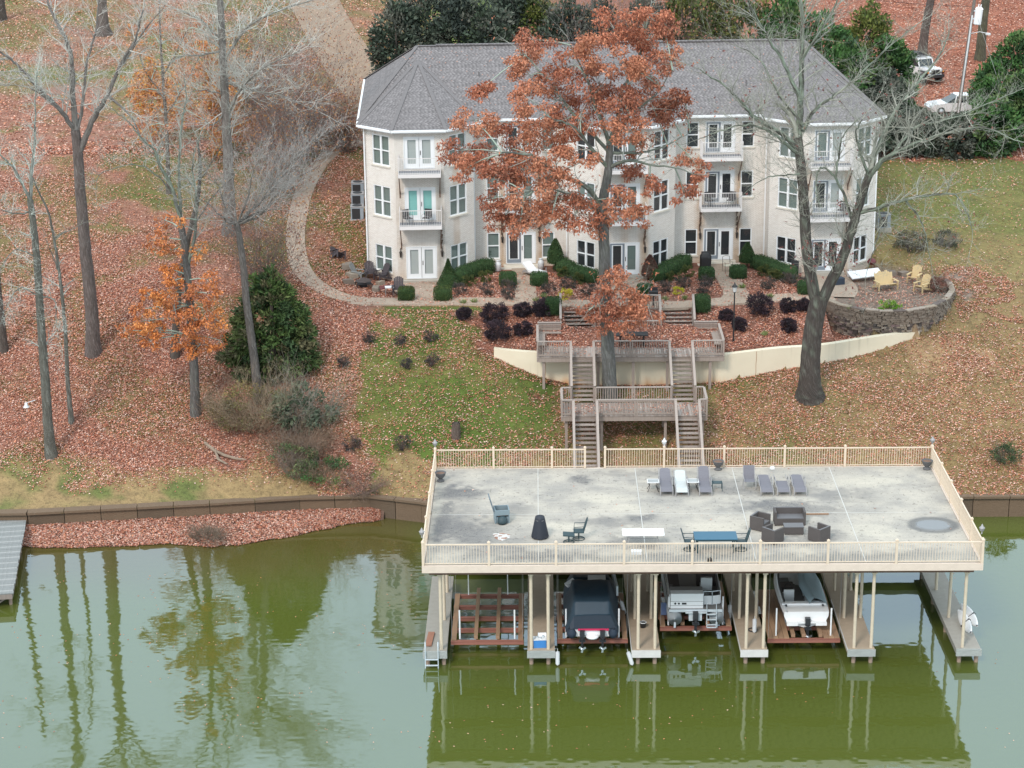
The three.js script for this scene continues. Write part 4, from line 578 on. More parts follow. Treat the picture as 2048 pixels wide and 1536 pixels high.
// white runabout
{
  const o = thing('runabout_boat', 'open white runabout with grey seats and a half drawn blue cover', 'boat', [12.72, 0, -2.35], 0.015);
  const R = hullRings(1.14, 5.6, 0.93, 1.75, 0.3); part('hull', mergeGeometries([loft(R, false), stern(R).geo()].map(g => g.toNonIndexed ? g.index ? g.toNonIndexed() : g : g)), M.gelcoat, o);
  const deck = []; for (let i = 0; i <= 20; i++) { const s = i / 20, w = Math.max(0.012, halfW(s, 1.14)), y = 1.752 + 0.3 * s * s, iw = Math.max(0.004, Math.min(w - 0.17, w * 0.84)); deck.push([[-w * 1.02, y - 0.03, -s * 5.6], [-w, y + 0.03, -s * 5.6], [-iw, y + 0.05, -s * 5.6], [-iw, y - 0.1, -s * 5.6]], null); }
  const dk = deck.filter(Boolean), dkR = dk.map(r => r.map(([x, y, z]) => [-x, y, z]).reverse()); part('gunwale', mergeGeometries([loft(dk, false), loft(dkR, false)]), M.gelcoat, o);
  part('rub_stripe', mergeGeometries([-1, 1].map(s => loft(Array.from({ length: 18 }, (_, i) => { const q = i / 20, w = halfW(q, 1.15), y = 1.66 + 0.3 * q * q; return [[s * w * 1.012, y - 0.09, -q * 5.6], [s * w * 1.012, y, -q * 5.6]]; }), false))), M.darkVinyl, o);
  part('floor', G().bx(-0.92, 1.2, -4.6, 0.92, 1.24, -0.95), M.darkVinyl, o); part('coaming_trim', mergeGeometries([-1, 1].map(s => loft(Array.from({ length: 19 }, (_, i) => { const q = 0.1 + 0.045 * i, w = halfW(q, 1.14) * 0.84, y = 1.81 + 0.3 * q * q; return [[s * w, y, -q * 5.6], [s * (w - 0.09), y + 0.004, -q * 5.6]]; }), false))), mat({ rgb: [0.05, 0.05, 0.055], roughness: 0.5, side: THREE.DoubleSide }), o);
  part('stern_deck', G().bx(-1.06, 1.55, -0.95, 1.06, 1.78, -0.02).bx(-1.06, 1.78, -0.95, 1.06, 1.86, -0.8), M.gelcoat, o);
  part('swim_platform', G().bx(-0.95, 1.18, -0.02, -0.42, 1.32, 0.28).bx(0.42, 1.18, -0.02, 0.95, 1.32, 0.28).bx(-0.42, 1.26, -0.02, 0.42, 1.34, 0.2), M.gelcoat, o);
  part('rear_seat', G().bx(-0.9, 1.24, -1.6, 0.9, 1.55, -0.98).bx(-0.9, 1.5, -1.08, 0.9, 1.86, -0.96), M.gelcoat, o); part('seat_pad', G().bx(-0.2, 1.552, -1.58, 0.5, 1.6, -1.1), M.greyVinyl, o);
  part('helm_seat', G().box(-0.55, 1.45, -2.4, 0.5, 0.4, 0.5).box(-0.55, 1.78, -2.18, 0.5, 0.4, 0.1), M.gelcoat, o); part('side_seat', G().box(0.5, 1.45, -2.4, 0.5, 0.4, 0.5).box(0.5, 1.78, -2.18, 0.5, 0.4, 0.1), M.gelcoat, o);
  part('helm_console', G().box(-0.55, 1.6, -3.1, 0.62, 0.62, 0.4, 0, 0.25), M.darkVinyl, o); part('passenger_console', G().box(0.55, 1.6, -3.1, 0.62, 0.6, 0.4), M.gelcoat, o);
  part('walkway_mat', G().bx(-0.24, 1.242, -4.4, 0.24, 1.26, -1.65), M.greyVinyl, o);
  part('windscreen', G().quad([-0.95, 1.85, -3.25], [-0.3, 1.85, -3.45], [-0.3, 2.12, -3.3], [-0.95, 2.1, -3.1]).quad([0.3, 1.85, -3.45], [0.95, 1.85, -3.25], [0.95, 2.1, -3.1], [0.3, 2.12, -3.3]), M.glass, o);
  part('bow_cushion', G().bx(-0.72, 1.3, -4.6, -0.28, 1.56, -3.45).bx(0.28, 1.3, -4.6, 0.72, 1.56, -3.45), M.greyVinyl, o);
  const wheel = part('steering_wheel', new THREE.TorusGeometry(0.16, 0.018, 6, 16), M.black, o); wheel.position.set(-0.5, 1.85, -2.85); wheel.rotation.x = -0.7;
  // half-drawn cover on the right side
  const cv = []; for (let i = 0; i <= 24; i++) { const s = 0.12 + 0.82 * i / 24, w = halfW(s, 1.15), y = 1.8 + 0.3 * s * s, r = []; for (let k = 0; k <= 10; k++) { const t = k / 10, f = 0.1 * (fbm(s * 9, t * 3, 3) - 0.5); const inx = lerp(0.02, 0.32, Math.abs(s - 0.5) * 2) * (w / 1.15); r.push([lerp(w * 1.03, inx, t), y + 0.04 + 0.34 * Math.sin(t * 1.9) * (1 - 0.5 * s) + f - (t > 0.85 ? (t - 0.85) * 1.8 : 0) - (k === 0 ? 0.14 : 0), -s * 5.6]); } cv.push(r); } part('boat_cover', loft(cv, false), mat({ rgb: [0.29, 0.38, 0.42], roughness: 0.75, side: THREE.DoubleSide }), o);
  outdrive(o, 0.05, 1.25, 0.05, 0.95);
}
// pontoon boat
{
  const o = thing('pontoon_boat', 'white panelled pontoon boat with open grey deck and boarding ladder', 'boat', [7.5, 0, -2.95], 0);
  for (const x of [-1.0, 1.0]) { const t = part('pontoon', G().tube([[x, 1.2, 0.1], [x, 1.2, 0.06], [x, 1.2, -6], [x, 1.3, -6.8], [x, 1.45, -7.2]], [0.02, 0.345, 0.345, 0.26, 0.03], 18), M.alu, o); part('keel_fin', G().bx(x - 0.02, 0.76, -6, x + 0.02, 0.88, 0.1).bx(x - 0.05, 0.78, 0.09, x + 0.05, 1.05, 0.16), M.alu, t); }
  part('deck', G().bx(-1.28, 1.56, -7, 1.28, 1.66, 0.02), M.greyVinyl, o); part('deck_trim', G().bx(-1.31, 1.55, -7, -1.28, 1.68, 0.05).bx(1.28, 1.55, -7, 1.31, 1.68, 0.05).bx(-1.31, 1.55, 0.02, 1.31, 1.68, 0.05), M.alu, o);
  part('stern_panel', G().bx(-1.2, 1.67, -0.22, 0.36, 2.22, -0.1).box(-0.42, 2.32, -0.3, 1.56, 0.24, 0.42), M.gelcoat, o);
  part('panel_seam', G().bx(-1.2, 2.03, -0.099, 0.36, 2.045, -0.09).bx(-1.2, 1.82, -0.099, 0.36, 1.835, -0.09), M.greyVinyl, o);
  part('socket', G().tube([[-0.98, 1.93, -0.1], [-0.98, 1.93, -0.085]], 0.05, 10).tube([[-0.8, 1.93, -0.1], [-0.8, 1.93, -0.085]], 0.05, 10).bx(-0.66, 1.88, -0.1, -0.44, 1.97, -0.085), M.black, o);
  part('lounge_seat', G().bx(-1.2, 2.02, -0.95, 0.36, 2.44, -0.51).bx(-1.2, 1.67, -1.25, 0.36, 2.02, -0.51), M.greyVinyl, o); part('bench', G().bx(-1.2, 1.67, -3.4, -0.65, 2.08, -1.3).bx(-1.22, 2.08, -3.4, -1.02, 2.4, -1.3), M.darkVinyl, o);
  part('side_fence', G().bx(-1.26, 1.67, -6.6, -1.22, 2.35, -0.2).bx(1.22, 1.67, -6.6, 1.26, 2.35, -0.75), M.gelcoat, o);
  part('helm', G().bx(0.25, 1.67, -3.3, 1.15, 2.5, -2.75), M.darkVinyl, o); const wl = part('steering_wheel', new THREE.TorusGeometry(0.18, 0.02, 6, 16), M.black, o); wl.position.set(0.62, 2.5, -2.62); wl.rotation.x = -0.6;
  part('helm_chair', G().box(0.62, 2.05, -1.85, 0.55, 0.2, 0.5).lathe(0.62, 1.67, -1.85, [[0.2, 0], [0.05, 0.05], [0.05, 0.3]], 8).box(0.62, 2.4, -1.55, 0.55, 0.5, 0.14), mat({ rgb: [0.5, 0.52, 0.52], roughness: 0.6 }), o);
  const gate = G(); for (const x of [0.4, 0.82]) gate.cyl(x, 1.67, -0.5, 2.38, 0.018, 6); gate.bar([0.4, 2.38, -0.5], [0.82, 2.38, -0.5], 0.035, 0.035).bar([0.82, 2.38, -0.5], [1.24, 2.38, -0.62], 0.035, 0.035); part('gate_rail', gate, M.alu, o); part('gate_panel', G().bx(0.42, 1.7, -0.515, 0.8, 2.15, -0.49).box(1.03, 1.92, -0.56, 0.38, 0.45, 0.02, 0.28), M.gelcoat, o);
  const lad = G(); for (const x of [0.52, 0.98]) lad.tube([[x, 2.05, 0.05], [x, 1.75, 0.14], [x, 0.85, 0.3]], 0.02, 6); for (const y of [1.5, 1.25, 1.0, 0.87]) lad.bx(0.53, y - 0.02, 0.17 + (1.55 - y) * 0.17, 0.97, y + 0.02, 0.25 + (1.55 - y) * 0.17); part('boarding_ladder', lad, M.alu, o);
  part('motor_pod', G().box(-0.02, 1.36, -0.1, 0.62, 0.44, 0.5).bx(-0.5, 1.56, 0.05, 0.5, 1.62, 0.25), M.alu, o); outdrive(o, -0.02, 1.32, 0.12, 1.0);
}
// covered cruiser
{
  const o = thing('covered_boat', 'motor boat wrapped in a navy cover with two stern drives', 'boat', [2.5, 0, -1.35], 0);
  const R = hullRings(1.2, 6.9, 0.92, 1.5, 0.35); part('hull', mergeGeometries([loft(R, false).toNonIndexed(), stern(R).geo().toNonIndexed()]), M.gelcoat, o);
  const cv = []; for (let i = 0; i <= 36; i++) { const s = i / 36 * 0.97, w = halfW(s, 1.28), r = []; const topY = s < 0.03 ? 2.1 : s < 0.42 ? 2.55 + 0.2 * Math.sin(s * 5) : 2.45 - 0.8 * (s - 0.42); for (let k = 0; k <= 16; k++) { const t = k / 16 * 2 - 1, a = Math.sign(t) * Math.pow(Math.abs(t), 0.8); const edge = smooth(0.72, 1, Math.abs(t)); const f = 0.09 * (fbm(s * 16 + 3, t * 4 + 9, 3) - 0.5) + (s > 0.42 && s < 0.55 ? -0.25 * smooth(0.42, 0.46, s) * (1 - edge) : 0); r.push([w * a * (0.9 + 0.14 * edge), lerp(topY, 1.28 + 0.35 * s, edge) + f, -s * 6.9 + (edge < 1 ? 0 : 0)]); } cv.push(r); }
  part('cover', loft(cv, false), mat({ rgb: [0.02, 0.045, 0.07], map: grain, roughness: 0.6, side: THREE.DoubleSide }), o);
  const back = cv[0], sg = G(); for (let k = 0; k < back.length - 1; k++) sg.quad([back[k][0], Math.min(1.45, back[k][1]), 0.1], [back[k + 1][0], Math.min(1.45, back[k + 1][1]), 0.1], back[k + 1], back[k]); part('cover_skirt', sg, mat({ rgb: [0.02, 0.033, 0.052], map: grain, roughness: 0.7, side: THREE.DoubleSide }), o);
  part('stripe', G().bx(-0.68, 1.38, 0.04, 0.78, 1.47, 0.14), mat({ rgb: [0.55, 0.03, 0.1], roughness: 0.5 }), o); part('transom', G().bx(-0.85, 1.05, -0.05, 0.85, 1.37, 0.06).lathe(0, 0.95, 0.06, [[0.001, 0], [0.3, 0.05], [0.34, 0.18], [0.001, 0.26]], 14), M.gelcoat, o);
  part('cushion', G().box(0.3, 2.62, -3.15, 0.85, 0.16, 0.5).box(0.3, 2.45, -3.05, 0.88, 0.16, 0.5), M.whiteDull, o); part('cushion', G().box(-0.98, 2.45, -3.05, 0.5, 0.14, 0.3, 0.5, 0, 0.4), M.whiteDull, o);
  for (const x of [-0.98, 0.98]) part('side_bag', G().lathe(x, 1.0, 0.16, [[0.05, 0], [0.2, 0.12], [0.24, 0.3], [0.12, 0.5]], 9), M.navyCover, o);
  part('cabin_side', G().box(1.18, 2.2, -4.2, 0.1, 0.5, 3.2, 0.06), M.alu, o);
  outdrive(o, -0.48, 1.15, 0.12, 0.9); outdrive(o, 0.48, 1.15, 0.12, 0.9);
}
// things on the catwalks
{
  const b = thing('paddleboard', 'white paddleboard strapped upright against the column', 'paddleboard', [19.98, 0.76, -2.6], 0, 'paddleboards on the end catwalk'); const ring = (x0, h) => { const R = []; for (let i = 0; i <= 14; i++) { const s = i / 14, w = 0.27 * Math.pow(Math.sin(Math.PI * clamp(s * 0.96 + 0.02, 0, 1)), 0.55), z = lerp(-1.25, 1.25, s), r = []; for (let k = 0; k < 10; k++) { const a = k / 10 * 6.283; r.push([x0 + 0.06 * Math.cos(a), h + w * Math.sin(a), z]); } R.push(r); } return loft(R, true); };
  part('board', ring(0, 0.5), M.gelcoat, b); part('strap', G().box(0, 0.5, 0.2, 0.14, 0.56, 0.04), M.black, b); b.rotation.set(0, 0.04, -0.75);
  const c = copyOf(b, [20.3, 0.8, -3.3], 0.12, 'white paddleboard leaning on its twin, on the outer catwalk edge'); c.rotation.set(0, 0.1, -0.85);
  const cool = thing('cooler', 'blue cooler with an open white lid full of cans', 'cooler', [0.02, 0.76, -0.85], 0.05); part('body', G().bx(-0.3, 0, -0.2, 0.3, 0.4, 0.2), mat({ rgb: [0.05, 0.22, 0.55], roughness: 0.4 }), cool); part('rim', G().bx(-0.32, 0.4, -0.22, 0.32, 0.43, 0.22), M.white, cool); part('can', G().cyl(-0.12, 0.4, 0, 0.52, 0.05, 8).cyl(0.03, 0.4, 0.08, 0.5, 0.05, 8).cyl(0.16, 0.4, -0.05, 0.53, 0.05, 8), M.alu, cool); part('lid', G().box(0.12, 0.5, -0.24, 0.4, 0.16, 0.05, 0, -0.3), M.white, cool);
  const lad = thing('dock_ladder', 'aluminium ladder hooked over the catwalk end into the water', 'ladder', [-5.05, 0, -0.18], 0); const g = G(); for (const x of [-0.3, 0.3]) part('rail', G().tube([[x, 0.77, -0.5], [x, 1.25, -0.3], [x, 1.28, -0.05], [x, 0.9, 0.05], [x, -0.9, 0.1]], 0.025, 7), M.alu, lad); for (const y of [0.45, 0.15, -0.15, -0.45]) part('rung', G().bx(-0.3, y - 0.02, 0.04, 0.3, y + 0.02, 0.12), M.alu, lad);
  const pl = single('plank', G().box(0, 0, 0, 0.3, 0.06, 1.5), M.rust2, 'rusty red plank lying on the ladder catwalk', 'plank'); pl.position.set(-5.2, 0.81, -1.6); pl.rotation.y = -0.06;
  const bumper = G().tube([[0, 0.36, 0], [0, 0.32, 0], [0, -0.28, 0], [0, -0.36, 0]], [0.03, 0.1, 0.1, 0.03], 10).cyl(0, 0.36, 0, 0.5, 0.012, 5).geo();
  for (const [x, z, y, l] of [[0.85, -0.25, 0.42, 'white boat fender hanging off the catwalk with the cooler'], [4.25, -0.2, 0.42, 'white boat fender hanging off the catwalk with white edge strip'], [10.25, -2.2, 1.15, 'white boat fender standing on the catwalk by the runabout'], [9.3, -4.6, 0.8, 'white boat fender hanging beside the pontoon boat'], [4.1, -4.9, 0.9, 'grey boat fender hanging beside the covered boat']]) { const m = single('boat_fender', bumper, M.whiteDull, l, 'fender', 'boat fenders'); m.position.set(x, y, z); if (x < 5 && x > 0.7) m.rotation.z = x > 4 ? 0.3 : 0; }
  const bk = thing('bucket', 'dark bucket with a white rim on the catwalk by the covered boat', 'bucket', [4.98, 0.76, -2.9], 0); part('pail', G().lathe(0, 0, 0, [[0.001, 0], [0.12, 0], [0.16, 0.26]], 10), M.black, bk); part('rim', G().lathe(0, 0.26, 0, [[0.16, 0], [0.18, 0.02], [0.15, 0.03]], 10), M.white, bk);
  const rope = single('coiled_rope', new THREE.TorusGeometry(0.2, 0.03, 6, 18), M.blackMatte, 'dark coiled rope at the foot of the column by the runabout', 'rope'); rope.rotation.x = Math.PI / 2; rope.position.set(10.2, 0.79, -2.5);
  const note = single('life_jacket', G().box(0, 0, 0, 0.28, 0.6, 0.1), mat({ rgb: [0.15, 0.2, 0.35], roughness: 0.9 }), 'blue cushion standing on the pontoon boat lift', 'cushion'); note.position.set(6.05, 1.1, -4.3); note.rotation.x = -0.2;
}
// grey plank dock by the leaf bank
{
  const o = thing('wooden_dock', 'old weathered grey plank dock beside the leafy shore', 'dock', [-28.15, 0, -17.9], Math.atan2(-10.55, -1.75) + Math.PI / 2 + Math.PI);
  o.rotation.y = 0.165; // planks run across
  for (let k = 0; k < 44; k++) part('plank', G().bx(-5.2 - 0.1 * hash2(k, 5), 0.74, k * 0.245, -0.02 - 0.06 * hash2(k, 9), 0.79 + 0.012 * hash2(k, 2), k * 0.245 + 0.222), k % 3 ? M.oldWood : M.oldWood2, o);
  part('stringer', G().bx(-0.2, 0.5, 0, -0.08, 0.735, 10.7), M.greyWood2, o); part('stringer', G().bx(-5.0, 0.5, 0, -4.85, 0.735, 10.7), M.greyWood2, o); part('end_beam', G().bx(-5.1, 0.48, 10.7, -0.1, 0.73, 10.78), M.greyWood2, o);
  for (const z of [3.5, 7, 10.3]) for (const x of [-0.25, -4.7]) part('pile', G().cyl(x, -1.5, z, 0.6, 0.09, 8), M.pile, o); part('brace', G().bar([-1.6, -0.3, 10.5], [-0.35, 0.5, 10.5], 0.08, 0.08), M.greyWood2, o);
}

// ---------- timber stairs and landings from the terrace to the boat slips ----------
{
  const o = thing('timber_stairs', 'weathered grey timber stair with twin flights, two landings and baluster railings', 'stairs');
  const W = [M.greyWood, M.greyWood2, M.greyWood3];
  function flight(xc, w, y, z, n, rise, run, rails) { // going down towards +z
    const tg = G().bx(-w / 2, -0.05, -0.02, w / 2, 0, run + 0.03).geo();
    for (let k = 1; k < n; k++) { const t = part('tread', tg, W[Math.floor(hash2(k, xc * 9) * 3)], o); t.position.set(xc, y - k * rise, z + (k - 1) * run); }
    for (const s of [-1, 1]) { part('stringer', G().bar([xc + s * (w / 2 + 0.03), y - 0.12, z - 0.02], [xc + s * (w / 2 + 0.03), y - n * rise - 0.02, z + (n - 1) * run + 0.1], 0.05, 0.28), M.greyWood2, o); }
    for (const s of rails) {
      const x = xc + s * (w / 2 + 0.09), L = (n - 1) * run; part('handrail', G().bar([x, y + 0.95, z - 0.05], [x, y - n * rise + 1.0, z + L], 0.14, 0.045), M.greyWood3, o); part('side_rail', G().bar([x, y + 0.2, z], [x, y - n * rise + 0.25, z + L], 0.045, 0.1), M.greyWood, o);
      const np = Math.max(2, Math.round(L / 1.3)); for (let k = 0; k <= np; k++) { const t = k / np, yy = y - t * n * rise; part('rail_post', G().bx(x - 0.045, yy - 0.3, z + t * L - 0.045, x + 0.045, yy + 0.94, z + t * L + 0.045), M.greyWood, o); }
      const nb = Math.round(L / 0.14); for (let k = 1; k < nb; k++) { const t = k / nb, yy = y - t * n * rise; const q = part('baluster', bal.s, M.greyWood, o); q.position.set(x, yy + 0.2, z + t * L); }
    }
  }
  const bal = { s: G().bx(-0.018, 0, -0.018, 0.018, 0.75, 0.018).geo(), l: G().bx(-0.02, 0.06, -0.02, 0.02, 0.9, 0.02).geo() };
  function rail(a, b, y) { const L = Math.hypot(b[0] - a[0], b[1] - a[1]); part('top_rail', G().bar([a[0], y + 0.94, a[1]], [b[0], y + 0.94, b[1]], 0.14, 0.045), M.greyWood3, o); part('bottom_rail', G().bar([a[0], y + 0.1, a[1]], [b[0], y + 0.1, b[1]], 0.045, 0.09), M.greyWood, o); const n = Math.max(1, Math.round(L / 0.14)); for (let k = 0; k <= n; k++) { const t = k / n, x = lerp(a[0], b[0], t), z = lerp(a[1], b[1], t); if (k === 0 || k === n || (L > 3 && Math.abs(k - n / 2) < 0.6)) part('rail_post', G().bx(x - 0.05, y - 0.2, z - 0.05, x + 0.05, y + 0.92, z + 0.05), M.greyWood, o); else { const q = part('baluster', bal.l, M.greyWood, o); q.position.set(x, y, z); } } }
  function floor(x0, x1, z0, z1, y, name) { const w = 0.145, n = Math.round((x1 - x0) / w); for (let k = 0; k < n; k++) { const x = x0 + k * (x1 - x0) / n; part('deck_board', G().bx(x + 0.005, y - 0.04, z1, x + (x1 - x0) / n - 0.005, y, z0 + 0.02 * hash2(k, 4)), W[Math.floor(hash2(k, y * 10) * 3)], o); } part('rim_joist', G().bx(x0, y - 0.32, z0 - 0.09, x1, y - 0.045, z0 - 0.03).bx(x0, y - 0.32, z1, x1, y - 0.045, z1 + 0.05), M.greyWood, o); part('rim_joist', G().bx(x0, y - 0.32, z1 + 0.05, x0 + 0.05, y - 0.045, z0 - 0.09).bx(x1 - 0.05, y - 0.32, z1 + 0.05, x1, y - 0.045, z0 - 0.09), M.greyWood, o); }
  const XL = 2.6, XR = 8.35, U = 6.75, Mi = 4.85;
  floor(-0.05, 10.9, -27.4, -31.7, U); floor(1.3, 9.55, -22.3, -24.65, Mi);
  flight(2.42, 1.85, 7.93, -33.62, 7, 0.168, 0.28, [-1, 1]); flight(8.45, 1.85, 7.93, -33.2, 7, 0.168, 0.27, [-1, 1]);
  flight(XL, 1.15, U, -27.4, 11, 0.1727, 0.275, [-1, 1]); flight(XR, 1.15, U, -27.4, 11, 0.1727, 0.275, [-1, 1]);
  flight(XL + 0.06, 1.15, Mi, -22.3, 22, 0.176, 0.262, [-1, 1]); flight(XR + 0.05, 1.15, Mi, -22.3, 22, 0.176, 0.262, [-1, 1]);
  const zf = -27.46; rail([0, zf], [XL - 0.7, zf], U); rail([XL + 0.72, zf], [XR - 0.72, zf], U); rail([XR + 0.7, zf], [10.85, zf], U); rail([0, zf - 0.1], [0, -30.9], U); rail([10.85, zf - 0.1], [10.85, -30.9], U); rail([3.45, -31.6], [7.45, -31.6], U); rail([3.5, -33.6], [7.4, -33.2], 7.9);
  const zm = -22.36; rail([1.35, zm], [XL - 0.66, zm], Mi); rail([XL + 0.78, zm], [XR - 0.68, zm], Mi); rail([XR + 0.78, zm], [9.5, zm], Mi); rail([1.35, -24.6], [XL - 0.7, -24.6], Mi); rail([XL + 0.72, -24.6], [XR - 0.72, -24.6], Mi); rail([XR + 0.72, -24.6], [9.5, -24.6], Mi); rail([1.35, zm - 0.1], [1.35, -24.5], Mi); rail([9.5, zm - 0.1], [9.5, -24.5], Mi);
  for (const x of [0.35, 1.9, 3.55, 5.6, 7.6, 10.1]) for (const z of [-27.62]) part('support_post', G().bx(x - 0.08, low(x, z) - 0.3, z - 0.08, x + 0.08, U - 0.33, z + 0.08), M.greyWood, o);
  for (const x of [1.6, 3.6, 7.2, 9.3]) for (const z of [-22.6, -24.4]) part('support_post', G().bx(x - 0.075, low(x, z) - 0.3, z - 0.075, x + 0.075, Mi - 0.33, z + 0.075), M.greyWood, o);
  // benches with solid plank backs at both ends of the upper landing
  for (const [a, b] of [[0.05, 1.42], [9.45, 10.8]]) { for (let k = 0; k < 3; k++) part('bench_back', G().box((a + b) / 2, U + 0.55 + k * 0.16, -31.3 - 0.02 * k, b - a, 0.145, 0.04), W[k], o); part('bench_cap', G().box((a + b) / 2, U + 0.96, -31.32, b - a + 0.1, 0.045, 0.16), M.greyWood3, o); part('bench_seat', G().box((a + b) / 2, U + 0.42, -31.05, b - a, 0.045, 0.42), M.greyWood, o); }
  for (const x of [0.25, 10.6]) part('bench_seat', G().box(x, U + 0.42, -29.6, 0.42, 0.045, 2.4), M.greyWood, o);
}
// ---------- furniture on the roof deck ----------
function at(o, x, z, y = DY) { o.position.set(x, y, z); return o; }
// sling lounger: foot at +z
function lounger(label, back, slingMat, opts = {}) {
  const o = thing('sun_lounger', label, 'sun lounger', [0, DY, 0], 0, opts.group); const w = 0.62, zb = -0.55; // hinge
  const bl = 0.8, by = 0.33 + Math.sin(back) * bl, bz = zb - Math.cos(back) * bl;
  part('seat_sling', loft([[[-w / 2 + 0.03, 0.33, zb], [w / 2 - 0.03, 0.33, zb]], [[-w / 2 + 0.03, 0.3, 0], [w / 2 - 0.03, 0.3, 0]], [[-w / 2 + 0.03, 0.34, 0.42], [w / 2 - 0.03, 0.34, 0.42]], [[-w / 2 + 0.03, 0.3, 0.62], [w / 2 - 0.03, 0.3, 0.62]], [[-w / 2 + 0.03, 0.2, 0.72], [w / 2 - 0.03, 0.2, 0.72]]], false), slingMat, o);
  if (!opts.noBack) part('back_sling', loft([[[-w / 2 + 0.03, 0.33, zb], [w / 2 - 0.03, 0.33, zb]], [[-w / 2 + 0.05, lerp(0.33, by, 0.92), lerp(zb, bz, 0.92)], [w / 2 - 0.05, lerp(0.33, by, 0.92), lerp(zb, bz, 0.92)]], [[-w / 2 + 0.16, by, bz], [w / 2 - 0.16, by, bz]]], false), slingMat, o);
  for (const s of [-1, 1]) { const x = s * w / 2; part('side_frame', G().tube([[x, 0.33, zb], [x, 0.3, 0], [x, 0.34, 0.42], [x, 0.3, 0.62], [x, 0.16, 0.74], [x, 0, 0.76]], 0.022, 6), M.slingFrame, o); part('back_frame', G().tube([[x, 0.33, zb], [x, by, bz]], 0.02, 6), M.slingFrame, o); part('leg', G().tube([[x, 0.33, zb + 0.1], [x, 0, zb - 0.25]], 0.02, 6), M.slingFrame, o); part('arm', G().tube([[x * 1.08, 0.34, 0.1], [x * 1.08, 0.55, -0.05], [x * 1.08, 0.56, -0.6], [x * 1.08, 0.36, -0.68]], 0.02, 6), M.slingFrame, o); }
  return o;
}
M.slingPale = mat({ rgb: [0.55, 0.58, 0.57], map: grain, roughness: 0.8, side: THREE.DoubleSide }); M.sling.side = THREE.DoubleSide;
at(lounger('grey sling lounger between a side table and the white towelled lounger', 0.55, M.sling), 6.42, -9.5); at(lounger('sun lounger covered with a pale towel', 0.42, M.slingPale), 7.18, -9.4); at(lounger('grey sling lounger beside a small round backed stool', 0.9, M.sling), 8.36, -9.4);
at(lounger('grey lounger lying flat, next to the upright sling chair', 0.05, M.sling), 11.42, -9.35); at(lounger('grey lounger lying flat with its torn seat between two others', 0.05, M.sling, { noBack: true }), 12.25, -9.35); at(lounger('grey lounger lying flat at the end of the row by the slab joint', 0.05, M.sling), 13.08, -9.35);
{
  const o = thing('sling_chair', 'upright grey sling armchair at the head of the lounger row', 'chair', [10.64, DY, -9.75], 0); part('seat', loft([[[-0.27, 0.42, -0.25], [0.27, 0.42, -0.25]], [[-0.27, 0.42, 0.25], [0.27, 0.42, 0.25]]], false), M.sling, o); part('backrest', loft([[[-0.27, 0.42, -0.25], [0.27, 0.42, -0.25]], [[-0.27, 1.05, -0.5], [0.27, 1.05, -0.5]]], false), M.sling, o); for (const s of [-1, 1]) { part('arm_frame', G().tube([[s * 0.3, 0, 0.3], [s * 0.3, 0.62, 0.25], [s * 0.3, 0.64, -0.35]], 0.02, 6), M.slingFrame, o); part('leg', G().tube([[s * 0.28, 0, -0.4], [s * 0.28, 0.42, -0.22]], 0.02, 6), M.slingFrame, o); part('back_frame', G().tube([[s * 0.28, 0.42, -0.25], [s * 0.28, 1.06, -0.5]], 0.02, 6), M.slingFrame, o); }
}
function sideTable(label, x, z) { const o = thing('side_table', label, 'side table', [x, DY, z], 0, 'side tables by the loungers'); part('glass_top', G().bx(-0.26, 0.5, -0.22, 0.26, 0.515, 0.22), mat({ rgb: [0.32, 0.34, 0.34], roughness: 0.15 }), o); part('rim', G().bx(-0.3, 0.49, -0.26, 0.3, 0.53, -0.22).bx(-0.3, 0.49, 0.22, 0.3, 0.53, 0.26).bx(-0.3, 0.49, -0.22, -0.26, 0.53, 0.22).bx(0.26, 0.49, -0.22, 0.3, 0.53, 0.22), M.whiteDull, o); for (const [a, b] of [[-1, -1], [1, -1], [1, 1], [-1, 1]]) part('leg', G().tube([[a * 0.25, 0.49, b * 0.2], [a * 0.16, 0.25, b * 0.13], [a * 0.28, 0, b * 0.24]], 0.016, 5), M.black, o); return o; }
sideTable('glass side table at the start of the lounger row', 5.77, -9.5); sideTable('glass side table between two grey and white loungers', 7.77, -9.5);
{ const o = thing('stool', 'small dark wire stool beside the grey lounger', 'stool', [8.99, DY, -9.5]); part('seat', G().bx(-0.26, 0.4, -0.18, 0.26, 0.43, 0.18), M.greenIron, o); for (const s of [-1, 1]) part('leg_frame', G().tube([[s * 0.25, 0, 0.2], [s * 0.25, 0.42, 0.17], [s * 0.2, 0.5, 0], [s * 0.25, 0.42, -0.17], [s * 0.25, 0, -0.2]], 0.018, 6), M.greenIron, o); }
function planter(label, x, z) { const o = thing('planter', label, 'planter', [x, DY, z], 0, 'stone planters on the roof deck'); part('urn', G().lathe(0, 0, 0, [[0.001, 0], [0.2, 0], [0.2, 0.05], [0.1, 0.1], [0.12, 0.16], [0.24, 0.3], [0.28, 0.46], [0.3, 0.48], [0.26, 0.48], [0.22, 0.42], [0.001, 0.42]], 14), mat({ rgb: [0.13, 0.13, 0.135], map: grain, roughness: 0.85 }), o); part('soil', G().lathe(0, 0.43, 0, [[0.23, 0], [0.001, 0.03]], 12), M.rust, o); return o; }
planter('dark urn planter at the deck corner by the bluish stain', -5.0, -11.0); planter('dark urn planter against the railing behind the loungers', 9.3, -12.45); planter('dark urn planter in the deck corner far from the loungers', 20.05, -12.35);
